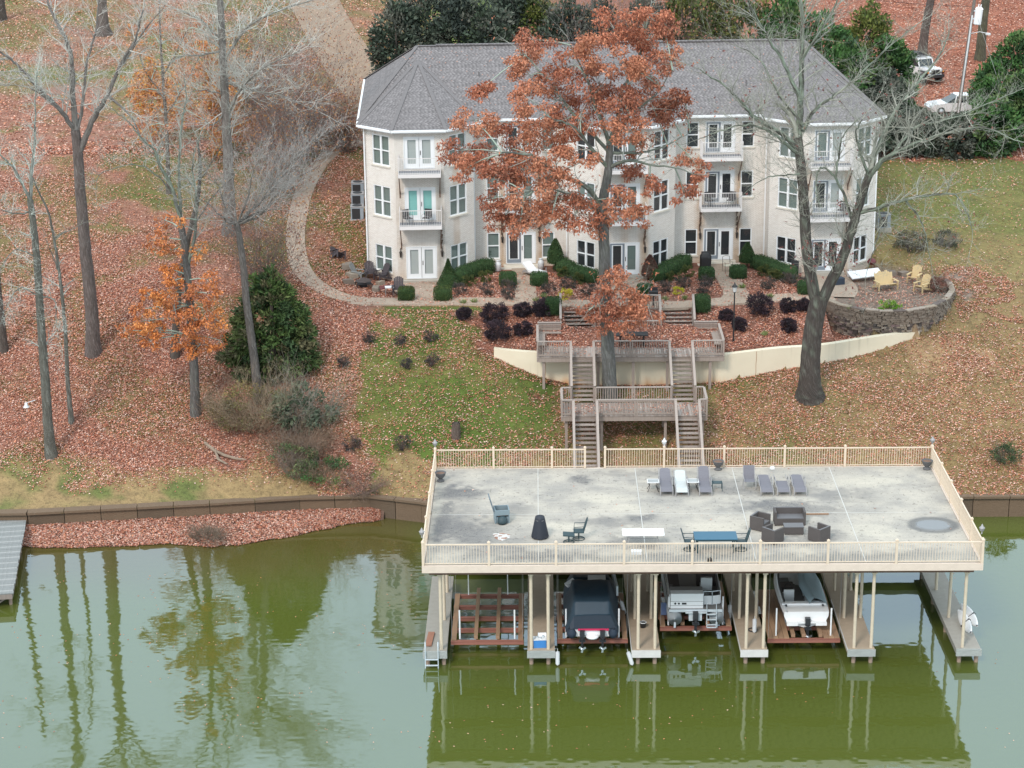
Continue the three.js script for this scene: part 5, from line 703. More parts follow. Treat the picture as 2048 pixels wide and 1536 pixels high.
{
  const o = thing('deck_box', 'open green storage bin with raised lid and arched opening', 'storage bin', [-1.8, DY, -5.5], 0.12); const m = mat({ rgb: [0.2, 0.26, 0.29], roughness: 0.6 }); part('body', G().bx(-0.36, 0, -0.36, -0.31, 0.68, 0.36).bx(0.31, 0, -0.36, 0.36, 0.68, 0.36).bx(-0.31, 0, -0.36, 0.31, 0.68, -0.31).bx(-0.31, 0.42, 0.31, 0.31, 0.68, 0.36).bx(-0.31, 0, -0.31, 0.31, 0.3, 0.31), m, o); part('hatch', G().lathe(0, 0, 0.38, [[0.001, 0.02], [0.22, 0.02], [0.24, 0.12], [0.2, 0.34], [0.001, 0.4]], 12), mat({ rgb: [0.03, 0.055, 0.065], roughness: 0.6 }), o); part('lid', G().box(-0.5, 0.95, -0.05, 0.05, 0.72, 0.74, 0, 0, 0.28), mat({ rgb: [0.11, 0.15, 0.18], roughness: 0.6 }), o); part('leaves_inside', G().box(0, 0.36, 0, 0.5, 0.12, 0.5, 0.3, 0.1, 0.05), M.rust, o);
}
{ const R = []; for (let i = 0; i <= 12; i++) { const t = i / 12, r = t > 0.92 ? 0.12 * (1 - t) / 0.08 + 0.005 : lerp(0.4, 0.2, Math.pow(t, 1.1)), q = []; for (let k = 0; k < 28; k++) { const a = k / 28 * 6.283, f = 1 + 0.07 * Math.cos(k * 3.1) * (1 - t) + 0.03 * Math.sin(a * 5); q.push([Math.cos(a) * r * f, 0.05 + t * 1.12, Math.sin(a) * r * f]); } R.push(q); } const o = thing('covered_grill', 'tall black draped grill cover standing on the open deck', 'grill cover', [0.06, DY, -3.35]); part('cover', loft(R, true), mat({ rgb: [0.02, 0.024, 0.035], roughness: 0.6 }), o); part('wheel', G().tube([[-0.3, 0.08, 0.2], [-0.24, 0.08, 0.2]], 0.08, 10), M.black, o); part('wheel', G().tube([[0.24, 0.08, 0.2], [0.3, 0.08, 0.2]], 0.08, 10), M.black, o); part('cord_tie', G().lathe(0, 0.9, 0, [[0.235, 0], [0.25, 0.02], [0.235, 0.04]], 16), M.slingFrame, o); }
function swivel(label, x, z, ry, group) {
  const o = thing('swivel_rocker', label, 'patio chair', [x, DY, z], ry, group); const m = M.greenIron; const t1 = new THREE.TorusGeometry(0.28, 0.018, 6, 20); t1.rotateX(Math.PI / 2); const b = part('base_ring', t1, m, o); b.position.y = 0.025;
  part('pedestal', G().cyl(0, 0.03, 0, 0.36, 0.035, 8).bar([-0.27, 0.05, 0], [0.27, 0.05, 0], 0.03, 0.03).bar([0, 0.05, -0.27], [0, 0.05, 0.27], 0.03, 0.03), m, o); part('seat', G().box(0, 0.41, 0, 0.52, 0.05, 0.5), m, o);
  const bk = G(); for (const x of [-0.24, 0.24]) bk.tube([[x, 0.42, -0.22], [x * 1.05, 0.75, -0.32], [x * 0.8, 1.02, -0.4]], 0.018, 6); for (let k = 0; k < 4; k++) bk.bar([-0.22, 0.52 + k * 0.14, -0.25 - k * 0.04], [0.22, 0.52 + k * 0.14, -0.25 - k * 0.04], 0.025, 0.03); for (let k = -2; k <= 2; k++) bk.bar([k * 0.085, 0.46, -0.23], [k * 0.08, 1.0, -0.39], 0.02, 0.02); bk.tube([[-0.19, 1.02, -0.4], [0, 1.07, -0.42], [0.19, 1.02, -0.4]], 0.02, 6); part('backrest', bk, m, o);
  for (const s of [-1, 1]) part('arm', G().tube([[s * 0.26, 0.72, -0.3], [s * 0.29, 0.7, 0.2], [s * 0.28, 0.45, 0.22]], 0.018, 6), m, o); return o;
}
swivel('dark green iron swivel chair turned to its matching footstool', 1.9, -3.15, -Math.PI / 2);
{ const o = thing('footstool', 'dark green iron footstool in front of the lone swivel chair', 'footstool', [1.42, DY, -2.75]); part('seat', G().box(0, 0.4, 0, 0.55, 0.06, 0.48, 0, 0, -0.08), M.greenIron, o); const t = new THREE.TorusGeometry(0.26, 0.018, 6, 20); t.rotateX(Math.PI / 2); part('base_ring', t, M.greenIron, o).position.y = 0.02; part('pedestal', G().cyl(0, 0.02, 0, 0.38, 0.035, 8).bar([-0.25, 0.05, 0], [0.25, 0.05, 0], 0.03, 0.03), M.greenIron, o); }
swivel('dark iron swivel chair at the table end nearer the white folding table', 7.05, -1.75, Math.PI / 2); swivel('dark iron swivel chair at the table end nearer the wicker chairs', 9.45, -1.7, -Math.PI / 2);
{ const o = thing('folding_table', 'white plastic folding table with splayed grey legs', 'table', [4.9, DY, -2.15]); part('tabletop', G().bx(-0.98, 0.7, -0.4, 0.98, 0.75, 0.4), M.white, o); for (const s of [-1, 1]) for (const d of [-1, 1]) part('leg', G().tube([[s * 0.62, 0.7, d * 0.22], [s * 0.78, 0, d * 0.33]], 0.018, 6), M.slingFrame, o); part('cross_brace', G().bar([-0.68, 0.42, 0], [0.68, 0.42, 0], 0.02, 0.02), M.slingFrame, o); const b = single('storage_tub', G().bx(-0.24, 0, -0.14, 0.24, 0.16, 0.14), M.whiteDull, 'pale tub on the deck floor below the folding table', 'tub'); b.position.set(4.55, DY, -1.3); }
{ const o = thing('dining_table', 'long teal topped metal table at the lakeside railing', 'table', [8.25, DY, -1.7]); part('tabletop', G().bx(-1.0, 0.7, -0.5, 1.0, 0.735, 0.5), M.tealTop, o); part('apron', G().bx(-0.95, 0.62, -0.45, 0.95, 0.7, 0.45), M.greenIron, o); for (const [a, b] of [[-1, -1], [1, -1], [1, 1], [-1, 1]]) part('leg', G().bx(a * 0.85 - 0.03, 0, b * 0.38 - 0.03, a * 0.85 + 0.03, 0.62, b * 0.38 + 0.03), M.greenIron, o); }
function wickerChair(label, x, z, ry, w = 0.78) { const o = thing(w > 1 ? 'wicker_sofa' : 'wicker_armchair', label, w > 1 ? 'sofa' : 'armchair', [x, DY, z], ry, w > 1 ? undefined : 'wicker armchairs round the coffee table'); const h = 0.7, d = 0.36; part('base', G().bx(-w / 2 + 0.1, 0.05, -d + 0.1, w / 2 - 0.1, 0.36, d), M.rattan, o); part('seat', G().bx(-w / 2 + 0.1, 0.36, -d + 0.1, w / 2 - 0.1, 0.39, d - 0.01), M.rattanTop, o); part('backrest', G().bx(-w / 2, 0.04, -d, w / 2, h, -d + 0.1), M.rattan, o); for (const s of [-1, 1]) part('armrest', G().bx(s > 0 ? w / 2 - 0.1 : -w / 2, 0.04, -d + 0.1, s > 0 ? w / 2 : -w / 2 + 0.1, h - 0.004, d), M.rattan, o); part('top_edge', G().bx(-w / 2 + 0.008, h, -d + 0.008, w / 2 - 0.008, h + 0.012, -d + 0.092), M.rattanTop, o); for (const s of [-1, 1]) for (const e of [-1, 1]) part('foot', G().bx(s * (w / 2 - 0.07) - 0.03, 0, e * (d - 0.05) - 0.03, s * (w / 2 - 0.07) + 0.03, 0.05, e * (d - 0.05) + 0.03), M.black, o); return o; }
wickerChair('dark wicker armchair angled toward the sofa with leaves on its seat', 10.62, -4.35, 1.0); wickerChair('dark wicker two seat sofa facing the lake', 12.1, -5.0, 0, 1.5); wickerChair('dark wicker armchair with its corner turned to the lake rail, next to the teal table', 11.05, -2.75, 2.35); wickerChair('dark wicker armchair with its back turned, closest to the floor puddle', 13.25, -2.85, 3.9);
{ const o = thing('coffee_table', 'dark wicker coffee table in front of the wicker sofa', 'coffee table', [12.15, DY, -3.75]); part('body', G().bx(-0.45, 0.04, -0.26, 0.45, 0.38, 0.26), M.rattan, o); part('top', G().bx(-0.47, 0.38, -0.28, 0.47, 0.41, 0.28), M.rattanTop, o); for (const s of [-1, 1]) for (const e of [-1, 1]) part('foot', G().bx(s * 0.4 - 0.03, 0, e * 0.2 - 0.03, s * 0.4 + 0.03, 0.04, e * 0.2 + 0.03), M.black, o); }
{ const g = G(), c = g.v(18.96, DY + 0.004, -4.66, 0, 1, 0, 0, 0), n = 40; for (let k = 0; k <= n; k++) { const a = k / n * 6.283, r = 1 + 0.12 * (noise(Math.cos(a) * 2 + 5, Math.sin(a) * 2) - 0.5); g.v(18.96 + Math.cos(a) * 0.82 * r, DY + 0.004, -4.66 - Math.sin(a) * 0.62 * r, 0, 1, 0, 0, 0); if (k) g.i.push(c, c + k, c + k + 1); } structure('puddle', g, mat({ rgb: [0.16, 0.165, 0.17], roughness: 0.03, ior: 1.6 })); }
{ const m = single('bottle_crate', G().bx(-0.12, 0, -0.08, 0.12, 0.12, 0.08).cyl(0, 0.12, 0, 0.2, 0.04, 8), M.blackMatte, 'small black speaker on the floor by the lakeside rail', 'speaker'); m.position.set(7.9, DY, -0.35); const s = single('floor_stick', G().box(0, 0, 0, 1.5, 0.05, 0.09, 0.04), M.brownWood2, 'brown board lying on the deck behind the wicker sofa', 'board'); s.position.set(13.4, DY + 0.03, -6.1); s.rotation.y = -0.03; const w = single('paper_bag', G().box(0, 0.06, 0, 0.2, 0.12, 0.15, 0.4), M.white, 'small white bag lying against the lawn side railing', 'bag'); w.position.set(12.1, DY, -12.5); }
// ---------- garden furniture ----------
function adirondack(label, x, z, ry, m, w = 0.62, y, group) {
  const o = thing(w > 1 ? 'adirondack_loveseat' : 'adirondack_chair', label, w > 1 ? 'garden bench' : 'garden chair', [x, y === undefined ? ground(x, z) : y, z], ry, group); const n = Math.round(w / 0.105);
  for (let k = 0; k < n; k++) { const t = (k + 0.5) / n * 2 - 1, xx = t * w / 2 * 0.94, h = 0.82 - 0.16 * t * t * (w > 1 ? Math.pow(Math.abs(t), 2) : 1) - (w > 1 ? 0.06 * Math.cos(t * 9) : 0); part('back_slat', G().bar([xx, 0.28, -0.14], [xx * 1.08, 0.28 + h * 0.93, -0.14 - h * 0.42], w / n * 0.9, 0.022, [0, 0.4, 1]), m, o); }
  for (let k = 0; k < 5; k++) part('seat_slat', G().box(0, 0.3 + k * 0.022, -0.1 + k * 0.115, w * 0.94, 0.022, 0.1, 0, -0.19), m, o);
  for (const s of [-1, 1]) { part('arm', G().box(s * (w / 2 + 0.03), 0.56, 0.1, 0.14, 0.025, 0.72), m, o); part('leg', G().bx(s * (w / 2 + 0.02) - 0.02, 0, 0.36, s * (w / 2 + 0.02) + 0.02, 0.55, 0.46), m, o); part('side_rail', G().bar([s * w / 2 * 0.96, 0.36, 0.44], [s * w / 2 * 0.96, 0.04, -0.6], 0.03, 0.12), m, o); part('arm_post', G().bar([s * (w / 2 + 0.01), 0.15, -0.32], [s * (w / 2 + 0.01), 0.55, -0.22], 0.03, 0.08), m, o); } return o;
}
const GF = 'garden chairs round the fire pit';
adirondack('dark brown adirondack chair with a tall back by the ground floor window', -10.75, -40.75, 0.25, M.chairBrown, 0.62, 8.0); adirondack('dark brown adirondack chair turned sideways nearer the glass doors', -9.95, -40.35, -0.9, M.chairBrown, 0.62, 8.0); adirondack('faded grey adirondack chair beside the brown chairs at the fire pit', -11.55, -40.55, 1.2, mat({ rgb: [0.3, 0.3, 0.29], map: woodMap, roughness: 0.9 }), 0.62, 8.0); adirondack('dark brown adirondack chair behind the clipped square hedge', -8.7, -37.0, 0.0, M.chairBrown, 0.62, 7.95);
adirondack('overturned dark adirondack chair on the leafy slope by the path', -13.0, -42.3, 0.8, M.chairBrown).rotation.x = -0.6;
adirondack('yellow wooden adirondack loveseat on the stone patio', 21.95, -38.1, 0.3, M.cedarChair, 1.25, 7.78); adirondack('yellow adirondack chair by the far patio edge, facing the loveseat sideways', 24.05, -39.6, -0.55, M.cedarChair, 0.62, 7.8); adirondack('yellow adirondack chair turned to the loveseat, by the red leafed hedge', 24.15, -37.4, -0.85, M.cedarChair, 0.62, 7.8);
{ const o = thing('fire_pit', 'square black metal fire pit with mesh lid', 'fire pit', [-11.0, 7.95, -38.6], 0.2); part('bowl', G().bx(-0.42, 0.3, -0.42, 0.42, 0.46, 0.42), M.blackMatte, o); part('lid', G().lathe(0, 0.46, 0, [[0.58, 0], [0.4, 0.1], [0.12, 0.2], [0.001, 0.21]], 4), mat({ rgb: [0.06, 0.045, 0.042], roughness: 0.8 }), o); part('base', G().bx(-0.2, 0, -0.2, 0.2, 0.3, 0.2), M.blackMatte, o); for (const [a, b] of [[-1, -1], [1, -1], [1, 1], [-1, 1]]) part('leg', G().bar([a * 0.44, 0.4, b * 0.44], [a * 0.5, 0, b * 0.5], 0.04, 0.04), M.blackMatte, o); }
{ const o = thing('tile_table', 'small white tile topped table on thin legs by the fire pit', 'side table', [-9.25, 7.95, -36.9], 0.1); part('top', G().bx(-0.28, 0.48, -0.22, 0.28, 0.53, 0.22), M.white, o); for (const [a, b] of [[-1, -1], [1, -1], [1, 1], [-1, 1]]) part('leg', G().bar([a * 0.22, 0.48, b * 0.16], [a * 0.26, 0, b * 0.22], 0.025, 0.025), M.slingFrame, o); const c = single('red_cloth', G().box(0, 0, 0, 0.7, 0.05, 0.5, 0.3, 0.1, 0.15), mat({ rgb: [0.13, 0.035, 0.035], roughness: 0.9 }), 'dark red cushion lying beside the tile topped table', 'cushion'); c.position.set(-9.55, 8.35, -37.3); }
{ const can = G().lathe(0, 0, 0, [[0.001, 0], [0.2, 0], [0.21, 0.4], [0.2, 0.5], [0.12, 0.6], [0.12, 0.66], [0.16, 0.7], [0.001, 0.72]], 14).geo(); const a = single('milk_can', can, M.whiteDull, 'white milk can beside the round topiary', 'milk can', 'white milk cans at the doorway'); a.position.set(-2.55, 7.95, -42.6); const b = single('milk_can', can, M.whiteDull, 'white milk can behind the cushioned garden lounge', 'milk can', 'white milk cans at the doorway'); b.position.set(0.25, 7.95, -43.0);
  const o = thing('garden_lounge', 'white cushioned metal lounge beside the front walk', 'garden lounge', [-0.15, 7.96, -41.3], 0.75); part('frame', G().bx(-0.35, 0.16, -0.8, 0.35, 0.24, 0.8).bx(-0.35, 0, 0.7, -0.31, 0.6, 0.74).bx(0.31, 0, 0.7, 0.35, 0.6, 0.74).bx(-0.35, 0, -0.8, -0.31, 0.16, -0.76).bx(0.31, 0, -0.8, 0.35, 0.16, -0.76), M.slingFrame, o); part('seat_cushion', G().bx(-0.34, 0.24, -0.3, 0.34, 0.36, 0.8), M.white, o); part('back_cushion', G().box(0, 0.52, -0.55, 0.68, 0.12, 0.7, 0, 0.6), M.white, o); }
{ const R = []; for (let i = 0; i <= 8; i++) { const t = i / 8, q = []; const s = t > 0.85 ? 0.75 : 1; for (let k = 0; k < 16; k++) { const a = k / 16 * 6.283; q.push([Math.sign(Math.cos(a)) * Math.pow(Math.abs(Math.cos(a)), 0.5) * 0.38 * s, t * 1.05, Math.sign(Math.sin(a)) * Math.pow(Math.abs(Math.sin(a)), 0.5) * 0.28 * s]); } R.push(q); } R.push(Array.from({ length: 16 }, () => [0, 1.08, 0])); const m = single('barbecue_cover', loft(R, true), M.black, 'black covered barbecue beside the glass doors of the house', 'barbecue'); m.position.set(11.0, 7.95, -43.0); }
{ const o = thing('wire_chair', 'thin black wire garden chair beside the clipped hedge', 'garden chair', [12.35, 7.95, -41.9], 0.3); part('seat', G().bx(-0.24, 0.42, -0.22, 0.24, 0.45, 0.22), M.cream, o); for (const s of [-1, 1]) part('frame', G().tube([[s * 0.26, 0, 0.24], [s * 0.26, 0.66, 0.2], [s * 0.26, 0.68, -0.24], [s * 0.26, 0, -0.28]], 0.013, 5), M.black, o); part('backrest', G().tube([[-0.26, 0.45, -0.24], [-0.24, 0.95, -0.32], [0, 1.02, -0.34], [0.24, 0.95, -0.32], [0.26, 0.45, -0.24]], 0.014, 5), M.black, o); }
{ const o = thing('lamp_post', 'black lantern lamp post in the planting bed beside the stairs', 'street lamp', [11.66, ground(11.66, -29.97), -29.97]); part('pole', G().tube([[0, 0, 0], [0, 0.3, 0], [0, 3.0, 0]], [0.07, 0.05, 0.04], 10), M.black, o); part('lantern_glass', G().lathe(0, 3.05, 0, [[0.09, 0], [0.15, 0.32]], 6), mat({ rgb: [0.6, 0.62, 0.62], roughness: 0.3 }), o); part('lantern_cap', G().lathe(0, 3.37, 0, [[0.19, 0], [0.17, 0.04], [0.06, 0.16], [0.03, 0.26], [0.001, 0.3]], 8).lathe(0, 3.0, 0, [[0.03, 0], [0.1, 0.05], [0.1, 0.07]], 8), M.black, o); }
{ const o = thing('picnic_table', 'black metal table on the upper stair landing beside the oak', 'table', [5.6, 6.75, -29.6]); part('top', G().bx(-0.95, 0.7, -0.4, 0.95, 0.75, 0.4), M.black, o); for (const s of [-1, 1]) part('leg', G().bx(s * 0.7 - 0.04, 0, -0.3, s * 0.7 + 0.04, 0.7, 0.3), M.black, o); const g = thing('park_grill', 'black box grill on a post behind the stair railing', 'grill', [7.1, 7.9, -34.0]); part('post', G().cyl(0, 0, 0, 0.75, 0.04, 8), M.black, g); part('firebox', G().bx(-0.28, 0.75, -0.2, 0.28, 0.98, 0.2).box(0, 1.05, -0.2, 0.56, 0.25, 0.03), M.blackMatte, g); }
{ const t = thing('table_board', 'large white tabletop leaning on the patio stones', 'tabletop', [21.0, 8.2, -40.3], 0.25); part('board', G().box(0, 0, 0, 2.1, 0.06, 0.9, 0, 0.28, 0.06), M.white, t); part('trestle', G().bar([-0.7, -0.45, -0.2], [-0.6, 0, 0.1], 0.05, 0.05).bar([0.7, -0.45, -0.2], [0.6, 0.05, 0.1], 0.05, 0.05), M.slingFrame, t); const b = single('storage_box', G().box(0, 0.22, 0, 0.65, 0.44, 0.5, 0.3), mat({ rgb: [0.03, 0.045, 0.07], roughness: 0.6 }), 'dark blue storage box in front of the patio doors', 'box'); b.position.set(19.15, 7.8, -39.2); const p = single('white_bucket', G().lathe(0, 0, 0, [[0.001, 0], [0.15, 0], [0.18, 0.45], [0.16, 0.45], [0.14, 0.3], [0.001, 0.3]], 12), M.whiteDull, 'white bucket beside the patio doors', 'bucket'); p.position.set(20.1, 7.8, -41.0); const gr = single('folded_cart', G().bar([0, 0, 0], [0.05, 1.05, -0.15], 0.45, 0.06).bar([-0.2, 0.02, 0], [-0.2, 1.2, -0.2], 0.03, 0.03), M.black, 'black hand cart leaning on the wall by the patio doors', 'hand cart'); gr.position.set(16.55, 7.92, -40.7); const red = single('kettle_grill', G().lathe(0, 0.45, 0, [[0.001, 0], [0.2, 0.06], [0.3, 0.22], [0.29, 0.26], [0.18, 0.42], [0.001, 0.48]], 14).bar([0.15, 0.5, 0], [0.28, 0, 0.1], 0.03, 0.03).bar([-0.15, 0.5, 0], [-0.28, 0, 0.1], 0.03, 0.03).bar([0, 0.5, -0.1], [0, 0, -0.28], 0.03, 0.03), mat({ rgb: [0.13, 0.02, 0.025], roughness: 0.35 }), 'dark red kettle grill at the house corner beside the patio', 'grill'); red.position.set(21.7, 7.8, -42.2); }
// air conditioners
{ const ac = (label, x, z, y, ry) => { const o = thing('air_conditioner', label, 'air conditioner', [x, y, z], ry, 'air conditioning units beside the house'); part('cabinet', G().bx(-0.42, 0.06, -0.42, 0.42, 0.9, 0.42), mat({ rgb: [0.28, 0.32, 0.36], roughness: 0.6 }), o); part('louvre', G().bx(-0.34, 0.12, 0.421, 0.2, 0.82, 0.43), M.blackMatte, o); part('top_panel', G().bx(-0.44, 0.9, -0.44, 0.44, 0.95, 0.44), M.slingFrame, o); part('fan_grille', G().lathe(0, 0.951, 0, [[0.33, 0], [0.3, 0.03], [0.12, 0.035], [0.1, 0.02], [0.001, 0.02]], 18), M.black, o); part('pad', G().bx(-0.5, -0.3, -0.5, 0.5, 0.06, 0.5), M.concrete, o); };
  ac('grey air conditioner lowest on the slope in the row by the house wall', -12.0, -47.0, 10.4, 0.05); ac('grey air conditioner in the middle of the row by the house wall', -12.15, -49.3, 10.75, 0.05); ac('grey air conditioner highest on the slope in the row by the house wall', -12.3, -51.4, 11.05, 0.05); ac('blue grey air conditioner on the patio side of the house', 23.2, -47.4, 9.5, 0.05); }
// chairs and a table on the balconies
{
  const P = (lx, ly, lz) => { const c = Math.cos(HOUSE_TURN), s = Math.sin(HOUSE_TURN); return [HOUSE[0] + lx * c + lz * s, ly, HOUSE[1] - lx * s + lz * c]; };
  const ch = thing('balcony_chair', 'dark wire chair on the balcony with the aqua blinds', 'chair', P(-0.8, 11.82, 0.7), HOUSE_TURN + 0.6, 'chairs on the balconies'); part('seat', G().bx(-0.24, 0.4, -0.22, 0.24, 0.44, 0.22), M.blackMatte, ch); for (const s of [-1, 1]) part('side_frame', G().tube([[s * 0.25, 0, 0.22], [s * 0.25, 0.62, 0.2], [s * 0.25, 0.64, -0.22], [s * 0.25, 0, -0.26]], 0.016, 5), M.black, ch); part('backrest', G().box(0, 0.7, -0.24, 0.48, 0.5, 0.03, 0, -0.12), M.blackMatte, ch);
  [[0.4, 11.82, 0.62, -0.4, 'dark wire chair closer to the middle of the balcony with the aqua blinds'], [12.3, 11.82, 0.65, 0.5, 'dark wire chair on the middle bay balcony behind the oak leaves'], [13.7, 11.82, 0.65, -0.5, 'second dark wire chair on the middle bay balcony behind the oak leaves'], [18.8, 11.82, -2.7, 0.5, 'dark wire chair on the recessed balcony by the bare oak twigs'], [20.2, 11.82, -2.7, -0.5, 'second dark wire chair on the recessed balcony by the bare oak twigs'], [26.8, 11.82, 0.65, -0.6, 'dark wire chair on the balcony behind the bare oak trunk']].forEach(([x, y, z, t, l]) => copyOf(ch, P(x, y, z), HOUSE_TURN + t, l));
}
